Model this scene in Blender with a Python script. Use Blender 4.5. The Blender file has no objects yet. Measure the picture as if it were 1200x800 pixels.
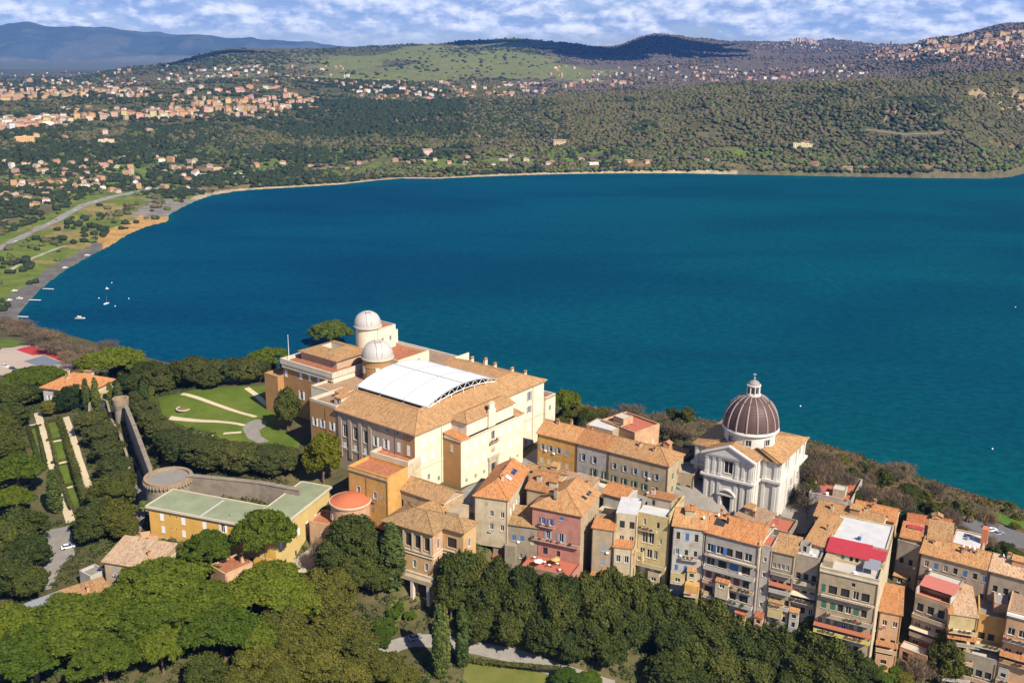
import bpy, bmesh, math, random
import numpy as np
from math import radians as R_, sin, cos, pi
from mathutils import Vector, Matrix

# ------------------------------------------------------------------ camera, sky, sun, exposure
SC = bpy.context.scene
COL = SC.collection
F_PX, PITCH, ROLL, CAM_Z = 1180.0, math.atan(350 / 1180.0), R_(0.7), 280.0
_f = np.array([0, cos(PITCH), -sin(PITCH)]); _r0 = np.array([1.0, 0, 0]); _u0 = np.cross(_r0, _f)
_r = cos(ROLL) * _r0 + sin(ROLL) * _u0; _u = -sin(ROLL) * _r0 + cos(ROLL) * _u0
cam = bpy.data.cameras.new('camera'); cam_o = bpy.data.objects.new('camera', cam); COL.objects.link(cam_o)
cam.sensor_width = 36; cam.lens = 36 * F_PX / 1200; cam.clip_start = 1; cam.clip_end = 120000
cam_o.matrix_world = Matrix(((_r[0], _u[0], -_f[0], 0), (_r[1], _u[1], -_f[1], 0), (_r[2], _u[2], -_f[2], CAM_Z), (0, 0, 0, 1)))
SC.camera = cam_o
SC.view_settings.view_transform = 'Standard'; SC.view_settings.look = 'None'
SC.view_settings.gamma = 1; SC.view_settings.use_curve_mapping = False
SC.view_settings.exposure = 0.85
SC.cycles.max_bounces = 5; SC.cycles.diffuse_bounces = 2; SC.cycles.glossy_bounces = 2
SC.cycles.transmission_bounces = 2; SC.cycles.volume_bounces = 0; SC.cycles.transparent_max_bounces = 4
SC.cycles.use_denoising = True

SUN_EL = R_(42); SUN_AZ = R_(142.5)          # clockwise from +Y
SUN_DIR = Vector((sin(SUN_AZ) * cos(SUN_EL), cos(SUN_AZ) * cos(SUN_EL), sin(SUN_EL)))
sun = bpy.data.lights.new('sun', 'SUN'); sun.energy = 5.0; sun.angle = R_(0.5); sun.color = (1, 0.93, 0.80)
sun_o = bpy.data.objects.new('sun', sun); COL.objects.link(sun_o)
sun_o.rotation_euler = SUN_DIR.to_track_quat('Z', 'Y').to_euler()

def nn(nt, t, **kw):
    n = nt.nodes.new(t)
    for k, v in kw.items():
        if k.startswith('i_'):
            key = k[2:]; key = int(key) if key.isdigit() else key.replace('__', ' ')
            if hasattr(v, 'is_output') or isinstance(v, bpy.types.NodeSocket): nt.links.new(v, n.inputs[key])
            else: n.inputs[key].default_value = v
        else: setattr(n, k, v)
    return n
def mth(nt, op, a, b=None, c=None, clamp=False):
    n = nt.nodes.new('ShaderNodeMath'); n.operation = op; n.use_clamp = clamp
    for i, v in enumerate((a, b, c)):
        if v is None: continue
        if isinstance(v, bpy.types.NodeSocket): nt.links.new(v, n.inputs[i])
        else: n.inputs[i].default_value = v
    return n.outputs[0]
def mixc(nt, fac, a, b, blend='MIX'):
    n = nt.nodes.new('ShaderNodeMix'); n.data_type = 'RGBA'; n.blend_type = blend
    for i, v in ((0, fac), (6, a), (7, b)):
        if isinstance(v, bpy.types.NodeSocket): nt.links.new(v, n.inputs[i])
        elif i == 0: n.inputs[0].default_value = v
        else: n.inputs[i].default_value = (*v[:3], 1)
    return n.outputs[2]
def smooth(nt, v, lo, hi, to0=0.0, to1=1.0):
    n = nt.nodes.new('ShaderNodeMapRange'); n.interpolation_type = 'SMOOTHSTEP'
    nt.links.new(v, n.inputs[0])
    for i, x in enumerate((lo, hi, to0, to1)): n.inputs[i + 1].default_value = x
    return n.outputs[0]
def noise(nt, vec, scale, detail=4, rough=0.55, dist=0.0, dims='3D'):
    n = nt.nodes.new('ShaderNodeTexNoise'); n.noise_dimensions = dims
    if vec is not None: nt.links.new(vec, n.inputs['Vector'])
    n.inputs['Scale'].default_value = scale; n.inputs['Detail'].default_value = detail
    n.inputs['Roughness'].default_value = rough; n.inputs['Distortion'].default_value = dist
    return n.outputs[0]
def comb(nt, x, y, z=0.0):
    n = nt.nodes.new('ShaderNodeCombineXYZ')
    for i, v in enumerate((x, y, z)):
        if isinstance(v, bpy.types.NodeSocket): nt.links.new(v, n.inputs[i])
        else: n.inputs[i].default_value = v
    return n.outputs[0]

W = bpy.data.worlds.new('World'); SC.world = W; W.use_nodes = True
nt = W.node_tree; nt.nodes.clear()
sky = nn(nt, 'ShaderNodeTexSky', sky_type='NISHITA', sun_disc=False, sun_elevation=SUN_EL, sun_rotation=SUN_AZ, altitude=500, air_density=1.0, dust_density=0.4, ozone_density=1.5)
tc = nn(nt, 'ShaderNodeTexCoord'); sep = nn(nt, 'ShaderNodeSeparateXYZ', i_0=tc.outputs['Generated'])
X, Y, Z = sep.outputs
az = mth(nt, 'ARCTAN2', X, Y)
el = mth(nt, 'ARCSINE', Z)
# cumulus decks: azimuth/elevation in radians; the flat decks low on the horizon are squeezed in elevation
elw = mth(nt, 'MULTIPLY', mth(nt, 'POWER', mth(nt, 'MAXIMUM', el, 0.0), 0.86), 1.45)
def vor(vec, scale, detail):
    n = nn(nt, 'ShaderNodeTexVoronoi', feature='SMOOTH_F1', voronoi_dimensions='2D', normalize=True, i_Vector=vec, i_Scale=scale, i_Detail=detail, i_Roughness=0.5, i_Lacunarity=2.2, i_Smoothness=0.35)
    return mth(nt, 'SUBTRACT', 1.0, n.outputs['Distance'])
wob = noise(nt, comb(nt, az, elw, 1.0), 45, 4, 0.6)
azw = mth(nt, 'ADD', az, mth(nt, 'MULTIPLY', mth(nt, 'SUBTRACT', wob, 0.5), 0.016))
cv = comb(nt, azw, elw, 0.0); cv2 = comb(nt, mth(nt, 'ADD', azw, 0.004), mth(nt, 'ADD', elw, 0.013), 0.0)
p1, p2 = vor(cv, 17, 3.4), vor(cv2, 17, 3.4)
big = noise(nt, comb(nt, az, mth(nt, 'MULTIPLY', elw, 1.5), 3.0), 11, 4, 0.55)
fine = noise(nt, cv, 110, 5, 0.62)
dens = mth(nt, 'ADD', mth(nt, 'ADD', mth(nt, 'MULTIPLY', p1, 0.50), mth(nt, 'MULTIPLY', big, 0.90)), mth(nt, 'MULTIPLY', fine, 0.22))
cover = smooth(nt, dens, 0.74, 0.87)
high = smooth(nt, el, 0.07, 0.30, 1.0, 0.08)
lowf = smooth(nt, el, 0.002, 0.016, 0.30, 1.0)
cover = mth(nt, 'MULTIPLY', mth(nt, 'MULTIPLY', cover, high), lowf)
lit = smooth(nt, mth(nt, 'ADD', mth(nt, 'MULTIPLY', mth(nt, 'SUBTRACT', p1, p2), 2.0), mth(nt, 'ADD', mth(nt, 'MULTIPLY', big, 0.9), mth(nt, 'MULTIPLY', fine, 0.7))), 0.52, 1.26)
ccol = mixc(nt, lit, (0.25, 0.31, 0.43), (0.80, 0.78, 0.76))
skyc = mixc(nt, 1.0, sky.outputs[0], (0.044, 0.050, 0.070), 'MULTIPLY')
col = mixc(nt, cover, skyc, ccol)
bg = nn(nt, 'ShaderNodeBackground', i_0=col, i_1=1.0)
nt.links.new(bg.outputs[0], nn(nt, 'ShaderNodeOutputWorld').inputs[0])

# ------------------------------------------------------------------ helpers
def ray(x, y):
    return _f * F_PX + _r * (x - 600) + _u * (400 - y)
def P(x, y, z):
    """photo pixel (1200 x 800) + height above the lake -> world point"""
    d = ray(x, y); t = (z - CAM_Z) / d[2]
    return np.array([d[0] * t, d[1] * t, z])
def pix(w):
    w = np.asarray(w, float); d = w - np.array([0, 0, CAM_Z]); k = F_PX / (d @ _f)
    return 600 + k * (d @ _r), 400 - k * (d @ _u)
def px_m(w):
    return F_PX / ((np.asarray(w, float) - np.array([0, 0, CAM_Z])) @ _f)

def _hash(ix, iy, s):
    h = (ix.astype(np.int64) * 374761393 + iy.astype(np.int64) * 668265263 + s * 974711) & 0xFFFFFFFF
    h = ((h ^ (h >> 13)) * 1274126177) & 0xFFFFFFFF
    return ((h ^ (h >> 16)) & 0xFFFF) / 65535.0
def vnoise(x, y, s=0):
    ix, iy = np.floor(x), np.floor(y); fx, fy = x - ix, y - iy
    fx = fx * fx * (3 - 2 * fx); fy = fy * fy * (3 - 2 * fy)
    a = _hash(ix, iy, s); b = _hash(ix + 1, iy, s); c = _hash(ix, iy + 1, s); d = _hash(ix + 1, iy + 1, s)
    return (a * (1 - fx) + b * fx) * (1 - fy) + (c * (1 - fx) + d * fx) * fy
def fbm(x, y, o=4, s=0):
    v = 0; a = 0.5
    for i in range(o):
        v = v + a * vnoise(x * 2 ** i + 17.3 * i, y * 2 ** i + 5.1 * i, s + i); a *= 0.5
    return v / (1 - 0.5 ** o)

# ------------------------------------------------------------------ materials
MATS = {}
def newmat(name):
    m = bpy.data.materials.new(name); m.use_nodes = True; nt = m.node_tree
    b = nt.nodes['Principled BSDF']; MATS[name] = m
    return m, nt, b
def obj_coords(nt):
    return nn(nt, 'ShaderNodeTexCoord').outputs['Object']
def scaled(nt, v, s):
    return nn(nt, 'ShaderNodeVectorMath', operation='MULTIPLY', i_0=v, i_1=s).outputs[0]
def bump(nt, b, h, strength, dist):
    n = nn(nt, 'ShaderNodeBump', i_Strength=strength, i_Distance=dist, i_Height=h)
    nt.links.new(n.outputs[0], b.inputs['Normal'])
def plaster(name, c, var=0.22, dirt=0.30, rough=0.85):
    """weathered render: blotches, rain streaks, patches"""
    if name in MATS: return MATS[name]
    m, nt, b = newmat(name); v = obj_coords(nt); c = tuple(x * 0.80 for x in c)
    a = smooth(nt, noise(nt, v, 0.33, 5, 0.65), 0.35, 0.7)
    c2 = tuple(x * (1 - var) for x in c)
    col = mixc(nt, a, c, c2)
    s = smooth(nt, noise(nt, scaled(nt, v, (1.6, 1.6, 0.16)), 1.0, 5, 0.7), 0.5, 0.78)
    col = mixc(nt, mth(nt, 'MULTIPLY', s, dirt), col, tuple(x * 0.42 for x in c))
    p = smooth(nt, noise(nt, v, 0.9, 3, 0.5), 0.62, 0.70)
    col = mixc(nt, mth(nt, 'MULTIPLY', p, 0.25), col, tuple(min(1, x * 0.8 + 0.09) for x in c))
    nt.links.new(col, b.inputs['Base Color']); b.inputs['Roughness'].default_value = rough
    b.inputs['Specular IOR Level'].default_value = 0.2
    bump(nt, b, noise(nt, v, 3.0, 4, 0.6), 0.25, 0.05)
    return m
def tiles(name, c1, c2, c3, moss=0.38):
    """clay pan tiles; UV is in metres, U along the eave, V up the slope"""
    if name in MATS: return MATS[name]
    m, nt, b = newmat(name); uv = nn(nt, 'ShaderNodeTexCoord').outputs['UV']
    sp = nn(nt, 'ShaderNodeSeparateXYZ', i_0=uv); U, V = sp.outputs[0], sp.outputs[1]
    cu = mth(nt, 'FLOOR', mth(nt, 'DIVIDE', U, 0.34)); cvv = mth(nt, 'FLOOR', mth(nt, 'DIVIDE', V, 0.55))
    wn = nn(nt, 'ShaderNodeTexWhiteNoise', noise_dimensions='2D', i_0=comb(nt, cu, cvv)).outputs[0]
    big = noise(nt, scaled(nt, uv, (0.35, 0.16, 1)), 1.0, 4, 0.65)
    f = mth(nt, 'ADD', mth(nt, 'MULTIPLY', wn, 0.40), mth(nt, 'MULTIPLY', big, 0.85))
    col = mixc(nt, smooth(nt, f, 0.35, 0.75), c1, c2)
    col = mixc(nt, smooth(nt, wn, 0.72, 0.95), col, c3)
    st = smooth(nt, noise(nt, scaled(nt, uv, (1.6, 0.22, 1)), 1.0, 4, 0.6), 0.48, 0.72)
    col = mixc(nt, mth(nt, 'MULTIPLY', st, 0.60), col, tuple(x * 0.5 for x in c1))
    ms = smooth(nt, noise(nt, uv, 0.5, 4, 0.7), 0.58, 0.75)
    col = mixc(nt, mth(nt, 'MULTIPLY', ms, moss), col, (0.16, 0.14, 0.08))
    rnd = nn(nt, 'ShaderNodeObjectInfo').outputs['Random']
    col = mixc(nt, 1.0, col, mixc(nt, rnd, (0.66, 0.70, 0.74), (0.92, 0.88, 0.84)), 'MULTIPLY')
    nt.links.new(col, b.inputs['Base Color']); b.inputs['Roughness'].default_value = 0.85
    b.inputs['Specular IOR Level'].default_value = 0.15
    w = mth(nt, 'SINE', mth(nt, 'MULTIPLY', U, 2 * pi / 0.34))
    h = mth(nt, 'ADD', mth(nt, 'MULTIPLY', w, 0.5), mth(nt, 'MULTIPLY', wn, 0.7))
    bump(nt, b, h, 0.8, 0.07)
    return m
def plain(name, c, rough=0.7, metal=0.0, var=0.2, scale=2.0, spec=0.3):
    if name in MATS: return MATS[name]
    m, nt, b = newmat(name); v = obj_coords(nt)
    a = noise(nt, v, scale, 4, 0.6)
    nt.links.new(mixc(nt, a, tuple(min(1, x * (1 + var)) for x in c), tuple(x * (1 - var) for x in c)), b.inputs['Base Color'])
    b.inputs['Roughness'].default_value = rough; b.inputs['Metallic'].default_value = metal
    b.inputs['Specular IOR Level'].default_value = spec
    return m
def leafmat(name, c1, c2, trans=0.25):
    """leaves: colour from a per-leaf tint and a per-tree random value"""
    m, nt, b = newmat(name)
    t = nn(nt, 'ShaderNodeAttribute', attribute_name='tint').outputs['Fac']
    rnd = nn(nt, 'ShaderNodeObjectInfo').outputs['Random']
    col = mixc(nt, t, c1, c2)
    col = mixc(nt, 1.0, col, mixc(nt, rnd, (0.62, 0.72, 0.74), (1.26, 1.14, 0.98)), 'MULTIPLY')
    nt.links.new(col, b.inputs['Base Color']); b.inputs['Roughness'].default_value = 0.75
    b.inputs['Specular IOR Level'].default_value = 0.12
    tr = nn(nt, 'ShaderNodeBsdfTranslucent'); nt.links.new(col, tr.inputs[0])
    mx = nn(nt, 'ShaderNodeMixShader', i_0=trans); nt.links.new(b.outputs[0], mx.inputs[1]); nt.links.new(tr.outputs[0], mx.inputs[2])
    nt.links.new(mx.outputs[0], nt.nodes['Material Output'].inputs[0])
    return m

# ------------------------------------------------------------------ mesh builder
class MB:
    def __init__(s): s.v = []; s.f = []; s.mi = []; s.uv = []; s.mats = []
    def mslot(s, m):
        if m not in s.mats: s.mats.append(m)
        return s.mats.index(m)
    def face(s, pts, m, uv=None):
        i0 = len(s.v); s.v += [tuple(map(float, p)) for p in pts]; s.f.append(list(range(i0, i0 + len(pts)))); s.mi.append(s.mslot(m))
        if uv is None:
            p = np.array(pts, float); n = np.cross(p[1] - p[0], p[2] - p[0]); l = np.linalg.norm(n)
            n = n / l if l > 1e-9 else np.array([0, 0, 1.0])
            h = np.cross([0, 0, 1.0], n); lh = np.linalg.norm(h)
            h = h / lh if lh > 1e-3 else np.array([1.0, 0, 0]); w = np.cross(n, h)
            uv = [(float(q @ h), float(q @ w)) for q in p]
        s.uv += uv
    def box(s, x0, y0, z0, x1, y1, z1, m, skip=''):
        if x1 < x0: x0, x1 = x1, x0
        if y1 < y0: y0, y1 = y1, y0
        a, b, c, d = (x0, y0), (x1, y0), (x1, y1), (x0, y1)
        for k, (p, q) in zip('frbl', ((a, b), (b, c), (c, d), (d, a))):
            if k not in skip: s.face([(*p, z0), (*q, z0), (*q, z1), (*p, z1)], m)
        if 't' not in skip: s.face([(*a, z1), (*b, z1), (*c, z1), (*d, z1)], m)
        if 'u' not in skip: s.face([(*d, z0), (*c, z0), (*b, z0), (*a, z0)], m)
    def prism(s, poly, z0, z1, m, mtop=None, bottom=True):
        n = len(poly)
        for i in range(n):
            p, q = poly[i], poly[(i + 1) % n]
            s.face([(*p, z0), (*q, z0), (*q, z1), (*p, z1)], m)
        s.face([(*p, z1) for p in poly], mtop or m)
        if bottom: s.face([(*p, z0) for p in reversed(poly)], m)
    def lathe(s, prof, m, cx=0, cy=0, n=24, a0=0, a1=2 * pi, closed=True):
        for i in range(n):
            t0 = a0 + (a1 - a0) * i / n; t1 = a0 + (a1 - a0) * (i + 1) / n
            for (r0, z0), (r1, z1) in zip(prof[:-1], prof[1:]):
                q = [(cx + r0 * cos(t0), cy + r0 * sin(t0), z0), (cx + r0 * cos(t1), cy + r0 * sin(t1), z0), (cx + r1 * cos(t1), cy + r1 * sin(t1), z1), (cx + r1 * cos(t0), cy + r1 * sin(t0), z1)]
                if r0 < 1e-6: q = [q[0], q[2], q[3]]
                elif r1 < 1e-6: q = [q[0], q[1], q[2]]
                s.face(q, m)
    def tube(s, pts, r, m, n=6, cap=True):
        """pts: list of 3D points, r: radius or list"""
        P_ = [Vector(p) for p in pts]; k = len(P_)
        rr = r if isinstance(r, (list, tuple)) else [r] * k
        rings = []
        for i, p in enumerate(P_):
            d = (P_[min(i + 1, k - 1)] - P_[max(i - 1, 0)]).normalized()
            a = d.orthogonal().normalized(); b = d.cross(a)
            rings.append([p + (a * cos(2 * pi * j / n) + b * sin(2 * pi * j / n)) * rr[i] for j in range(n)])
        for A, B in zip(rings[:-1], rings[1:]):
            for j in range(n): s.face([A[j], A[(j + 1) % n], B[(j + 1) % n], B[j]], m)
        if cap: s.face(list(reversed(rings[0])), m); s.face(rings[-1], m)
    def mesh(s, name, smooth_=False):
        me = bpy.data.meshes.new(name); me.from_pydata(s.v, [], s.f)
        for m in s.mats: me.materials.append(m)
        me.polygons.foreach_set('material_index', s.mi)
        uvl = me.uv_layers.new(name='UVMap'); uvl.data.foreach_set('uv', np.array(s.uv, float).ravel())
        if smooth_:
            bm = bmesh.new(); bm.from_mesh(me); bmesh.ops.remove_doubles(bm, verts=bm.verts, dist=0.002); bm.to_mesh(me); bm.free()
            me.shade_smooth()
            try: me.set_sharp_from_angle(angle=R_(35))
            except Exception: pass
        me.update(); return me
    def build(s, name, parent=None, smooth_=False):
        o = bpy.data.objects.new(name, s.mesh(name, smooth_)); COL.objects.link(o)
        if parent: o.parent = parent
        return o
def npmesh(name, V, Fq, mats, attr=None, smooth_=False):
    """numpy mesh: V (n,3), Fq (m,3 or 4)"""
    me = bpy.data.meshes.new(name); V = np.asarray(V, np.float32); Fq = np.asarray(Fq, np.int32); k = Fq.shape[1]
    me.vertices.add(len(V)); me.vertices.foreach_set('co', V.ravel())
    me.loops.add(Fq.size); me.loops.foreach_set('vertex_index', Fq.ravel())
    me.polygons.add(len(Fq)); me.polygons.foreach_set('loop_start', np.arange(0, Fq.size, k, dtype=np.int32))
    if smooth_: me.polygons.foreach_set('use_smooth', np.ones(len(Fq), bool))
    for m in mats: me.materials.append(m)
    me.update(calc_edges=True)
    for nme, a in (attr or {}).items():
        if a.ndim == 1: at = me.attributes.new(nme, 'FLOAT', 'POINT'); at.data.foreach_set('value', a.astype(np.float32))
        else:
            at = me.attributes.new(nme, 'FLOAT_COLOR', 'POINT'); at.data.foreach_set('color', np.c_[a, np.ones(len(a))].astype(np.float32).ravel())
    return me
def link(me, name, parent=None, loc=(0, 0, 0), rz=0.0, scale=None):
    o = bpy.data.objects.new(name, me); COL.objects.link(o); o.location = loc; o.rotation_euler.z = rz
    if scale is not None: o.scale = scale
    if parent: o.parent = parent
    return o
def tag(o, label=None, cat=None, group=None, kind=None):
    if label: o['label'] = label
    if cat: o['category'] = cat
    if group: o['group'] = group
    if kind: o['kind'] = kind
    return o
def empty(name, loc, rz=0.0, label=None, cat=None, group=None):
    o = bpy.data.objects.new(name, None); COL.objects.link(o); o.location = loc; o.rotation_euler.z = rz
    o.empty_display_size = 0.5
    return tag(o, label, cat, group)
RNG = np.random.default_rng(7); random.seed(7)
# ------------------------------------------------------------------ terrain and lake
def pl(pts, z=0.0): return np.array([P(x, y, z)[:2] for x, y in pts])
FAR_SHORE = pl([(19, 370), (35, 352), (50, 336), (75, 317), (105, 300), (130, 287), (147, 276), (170, 266), (197, 259), (196, 253), (207, 246), (225, 237), (245, 229), (275, 224), (300, 222), (350, 219), (400, 216), (440, 211.5), (470, 209), (510, 209.5), (560, 207), (605, 205.5), (650, 204), (720, 203), (800, 203), (900, 205), (1000, 207), (1080, 208.5), (1150, 209), (1180, 207.5), (1200, 203), (1240, 196)])
NEAR_SHORE = pl([(1200, 610), (1130, 592), (1060, 572), (950, 556), (800, 545), (650, 525), (450, 470), (320, 452), (190, 440), (110, 420), (60, 398), (30, 381)])
OFF = np.array([[1900, 2300], [2100, 1400], [1500, 700], [700, 420]])
LAKE = np.vstack([FAR_SHORE, OFF, NEAR_SHORE])
def seg_dist(x, y, poly, closed=True):
    d = np.full(x.shape, 1e18); n = len(poly)
    for i in range(n if closed else n - 1):
        a, b = poly[i], poly[(i + 1) % n]; ab = b - a; t = np.clip(((x - a[0]) * ab[0] + (y - a[1]) * ab[1]) / (ab @ ab + 1e-9), 0, 1)
        d = np.minimum(d, (x - a[0] - t * ab[0]) ** 2 + (y - a[1] - t * ab[1]) ** 2)
    return np.sqrt(d)
def inside(x, y, poly):
    c = np.zeros(x.shape, bool); n = len(poly)
    for i in range(n):
        (x0, y0), (x1, y1) = poly[i], poly[(i + 1) % n]
        if y0 == y1: continue
        c ^= ((y0 > y) != (y1 > y)) & (x < (x1 - x0) * (y - y0) / (y1 - y0) + x0)
    return c
# near ground: thin plate spline through known heights (pixel, pixel, metres above the lake)
CTRL = [(580, 560, 133), (620, 530, 133), (560, 600, 133), (740, 580, 132), (850, 600, 131), (930, 592, 130), (700, 520, 132), (780, 510, 128),
 (480, 545, 136), (420, 500, 137), (340, 520, 137), (300, 470, 137), (240, 480, 137), (200, 470, 137), (250, 505, 137), (290, 500, 137), (330, 545, 136), (440, 420, 137), (560, 430, 134),
 (60, 540, 120), (90, 600, 119), (40, 500, 121), (100, 480, 123), (130, 480, 126), (60, 640, 118), (170, 520, 126), (175, 575, 125), (230, 650, 124), (180, 640, 123), (370, 650, 121), (330, 660, 120), (390, 640, 123),
 (140, 700, 115), (40, 690, 116), (140, 790, 111), (20, 790, 110), (300, 720, 113), (280, 790, 109), (420, 760, 109), (480, 700, 114), (470, 745, 108),
 (600, 775, 103), (600, 800, 102), (520, 790, 104), (560, 720, 110), (650, 690, 116), (630, 665, 119), (760, 705, 111), (700, 790, 101), (900, 790, 98), (850, 740, 105), (960, 752, 107), (1035, 780, 104), (1120, 770, 102), (1190, 780, 101), (880, 690, 110),
 (1000, 625, 126), (1080, 650, 123), (1160, 670, 121), (1230, 690, 120), (1080, 600, 108), (1130, 605, 103), (1160, 620, 104), (1170, 606, 95), (1190, 640, 110), (1060, 575, 96), (1000, 560, 105), (960, 545, 100), (1040, 555, 80), (1110, 575, 78), (1160, 590, 76), (1200, 604, 74), (960, 520, 70), (880, 500, 80),
 (50, 412, 108), (100, 432, 110), (10, 425, 110), (20, 400, 104), (80, 405, 95), (110, 418, 84), (250, 443, 126), (190, 446, 126), (310, 436, 118), (660, 480, 100), (740, 485, 95), (800, 490, 90), (0, 385, 85), (60, 388, 66), (389, 421, 131), (350, 428, 126)]
cp = np.array([P(*c) for c in CTRL]); ns = np.c_[NEAR_SHORE, np.zeros(len(NEAR_SHORE))]
far_anchor = np.array([[-420, 420, 100], [-330, 300, 112], [-260, 200, 100], [0, 180, 85], [220, 200, 85], [330, 260, 90], [420, 330, 60], [-100, 120, 75], [100, 120, 70], [-560, 600, 60], [-650, 420, 90]], float)
CP = np.vstack([cp, ns, far_anchor])
def _U(r2): return np.where(r2 > 1e-9, r2 * np.log(r2 + 1e-12), 0.0)
S_ = 200.0
def _tps():
    X = CP[:, :2] / S_; n = len(X); K = _U(((X[:, None] - X[None]) ** 2).sum(-1)) + np.eye(n) * 2e-3
    Pm = np.c_[np.ones(n), X]; A = np.zeros((n + 3, n + 3)); A[:n, :n] = K; A[:n, n:] = Pm; A[n:, :n] = Pm.T
    return np.linalg.solve(A, np.r_[CP[:, 2], 0, 0, 0])
TW = _tps()
def near_z(x, y):
    sh = x.shape; x = x.ravel() / S_; y = y.ravel() / S_; X = CP[:, :2] / S_; n = len(X); out = TW[n] + TW[n + 1] * x + TW[n + 2] * y
    for i in range(n): out = out + TW[i] * _U((x - X[i, 0]) ** 2 + (y - X[i, 1]) ** 2)
    return np.clip(out, -30, 141).reshape(sh)
# far ground: picture row seen at each distance for a set of picture columns -> heights
FD = np.array([2150, 2400, 2700, 3000, 3400, 4000, 4800, 5600, 6500, 7600, 9000, 11000], float)
FT = {-300: (208, 178, 150, 133, 121, 112, 108, 106, 106, 112, 118, 116),
      0: (208, 178, 152, 133, 121, 110, 104, 101, 99, 104, 112, 112),
      110: (208, 178, 152, 134, 121, 108, 98, 93, 90, 95, 106, 110),
      200: (210, 182, 153, 134, 118, 104, 92, 82, 76, 84, 96, 100),
      300: (210, 184, 155, 132, 116, 99, 82, 67, 59, 66, 78, 84),
      400: (209, 184, 158, 136, 118, 101, 84, 67, 57, 60, 70, 80),
      500: (205, 180, 155, 136, 120, 104, 84, 64, 52, 54, 62, 74),
      600: (204, 178, 152, 133, 116, 103, 88, 72, 56, 46, 54, 70),
      700: (202, 172, 143, 124, 110, 101, 90, 76, 64, 58, 56, 66),
      750: (202, 170, 140, 120, 106, 99, 90, 78, 62, 43, 41, 62),
      830: (202, 166, 132, 108, 100, 96, 88, 76, 66, 54, 50, 62),
      900: (203, 164, 126, 101, 98, 94, 84, 74, 67, 62, 50, 58),
      945: (204, 163, 124, 99, 97, 91, 80, 71, 66, 60, 47, 56),
      1000: (205, 162, 122, 97, 94, 86, 73, 64, 60, 58, 52, 56),
      1060: (206, 160, 120, 96, 90, 76, 58, 47, 43, 50, 54, 56),
      1130: (207, 158, 117, 94, 84, 66, 46, 31, 27, 34, 46, 54),
      1200: (206, 155, 113, 92, 80, 60, 38, 22, 15, 20, 36, 46),
      1500: (190, 150, 110, 90, 74, 52, 30, 12, 4, 10, 30, 40)}
FX = np.array(sorted(FT), float); FY = np.array([FT[int(k)] for k in FX], float)
FAZ = np.arctan((FX - 600) / (F_PX * cos(PITCH) + 0))
def far_z(az, r):
    lr = np.log(np.clip(r, FD[0], FD[-1])); ld = np.log(FD)
    j = np.clip(np.searchsorted(ld, lr) - 1, 0, len(FD) - 2); tj = (lr - ld[j]) / (ld[j + 1] - ld[j]); tj = tj * tj * (3 - 2 * tj) * 0.6 + tj * 0.4
    i = np.clip(np.searchsorted(FAZ, az) - 1, 0, len(FAZ) - 2); ti = np.clip((az - FAZ[i]) / (FAZ[i + 1] - FAZ[i]), 0, 1); ti = ti * ti * (3 - 2 * ti)
    y = (FY[i, j] * (1 - ti) + FY[i + 1, j] * ti) * (1 - tj) + (FY[i, j + 1] * (1 - ti) + FY[i + 1, j + 1] * ti) * tj
    xp = 600 + np.tan(az) * F_PX * cos(PITCH)
    y = y + (xp - 600) * 0.0122 * 0                          # table rows were read off the tilted picture
    dy = (400 - y)
    d = _f[:, None] * F_PX + _r[:, None] * (xp - 600).ravel() + _u[:, None] * dy.ravel()
    sl = d[2] / np.hypot(d[0], d[1])
    return CAM_Z + np.clip(r, 0, FD[-1]) * sl.reshape(r.shape)
MT_X = np.array([-400, -100, 0, 30, 78, 120, 165, 210, 240, 300, 360, 420, 500, 700, 840, 900, 960, 1000, 1040, 1300], float)
MT_Y = np.array([44, 48, 50, 43, 36, 40, 38, 43, 47, 49, 53, 56, 58, 54, 50, 46, 48, 50, 52, 56], float)
MT_AZ = np.arctan((MT_X - 600) / (F_PX * cos(PITCH)))
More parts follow.
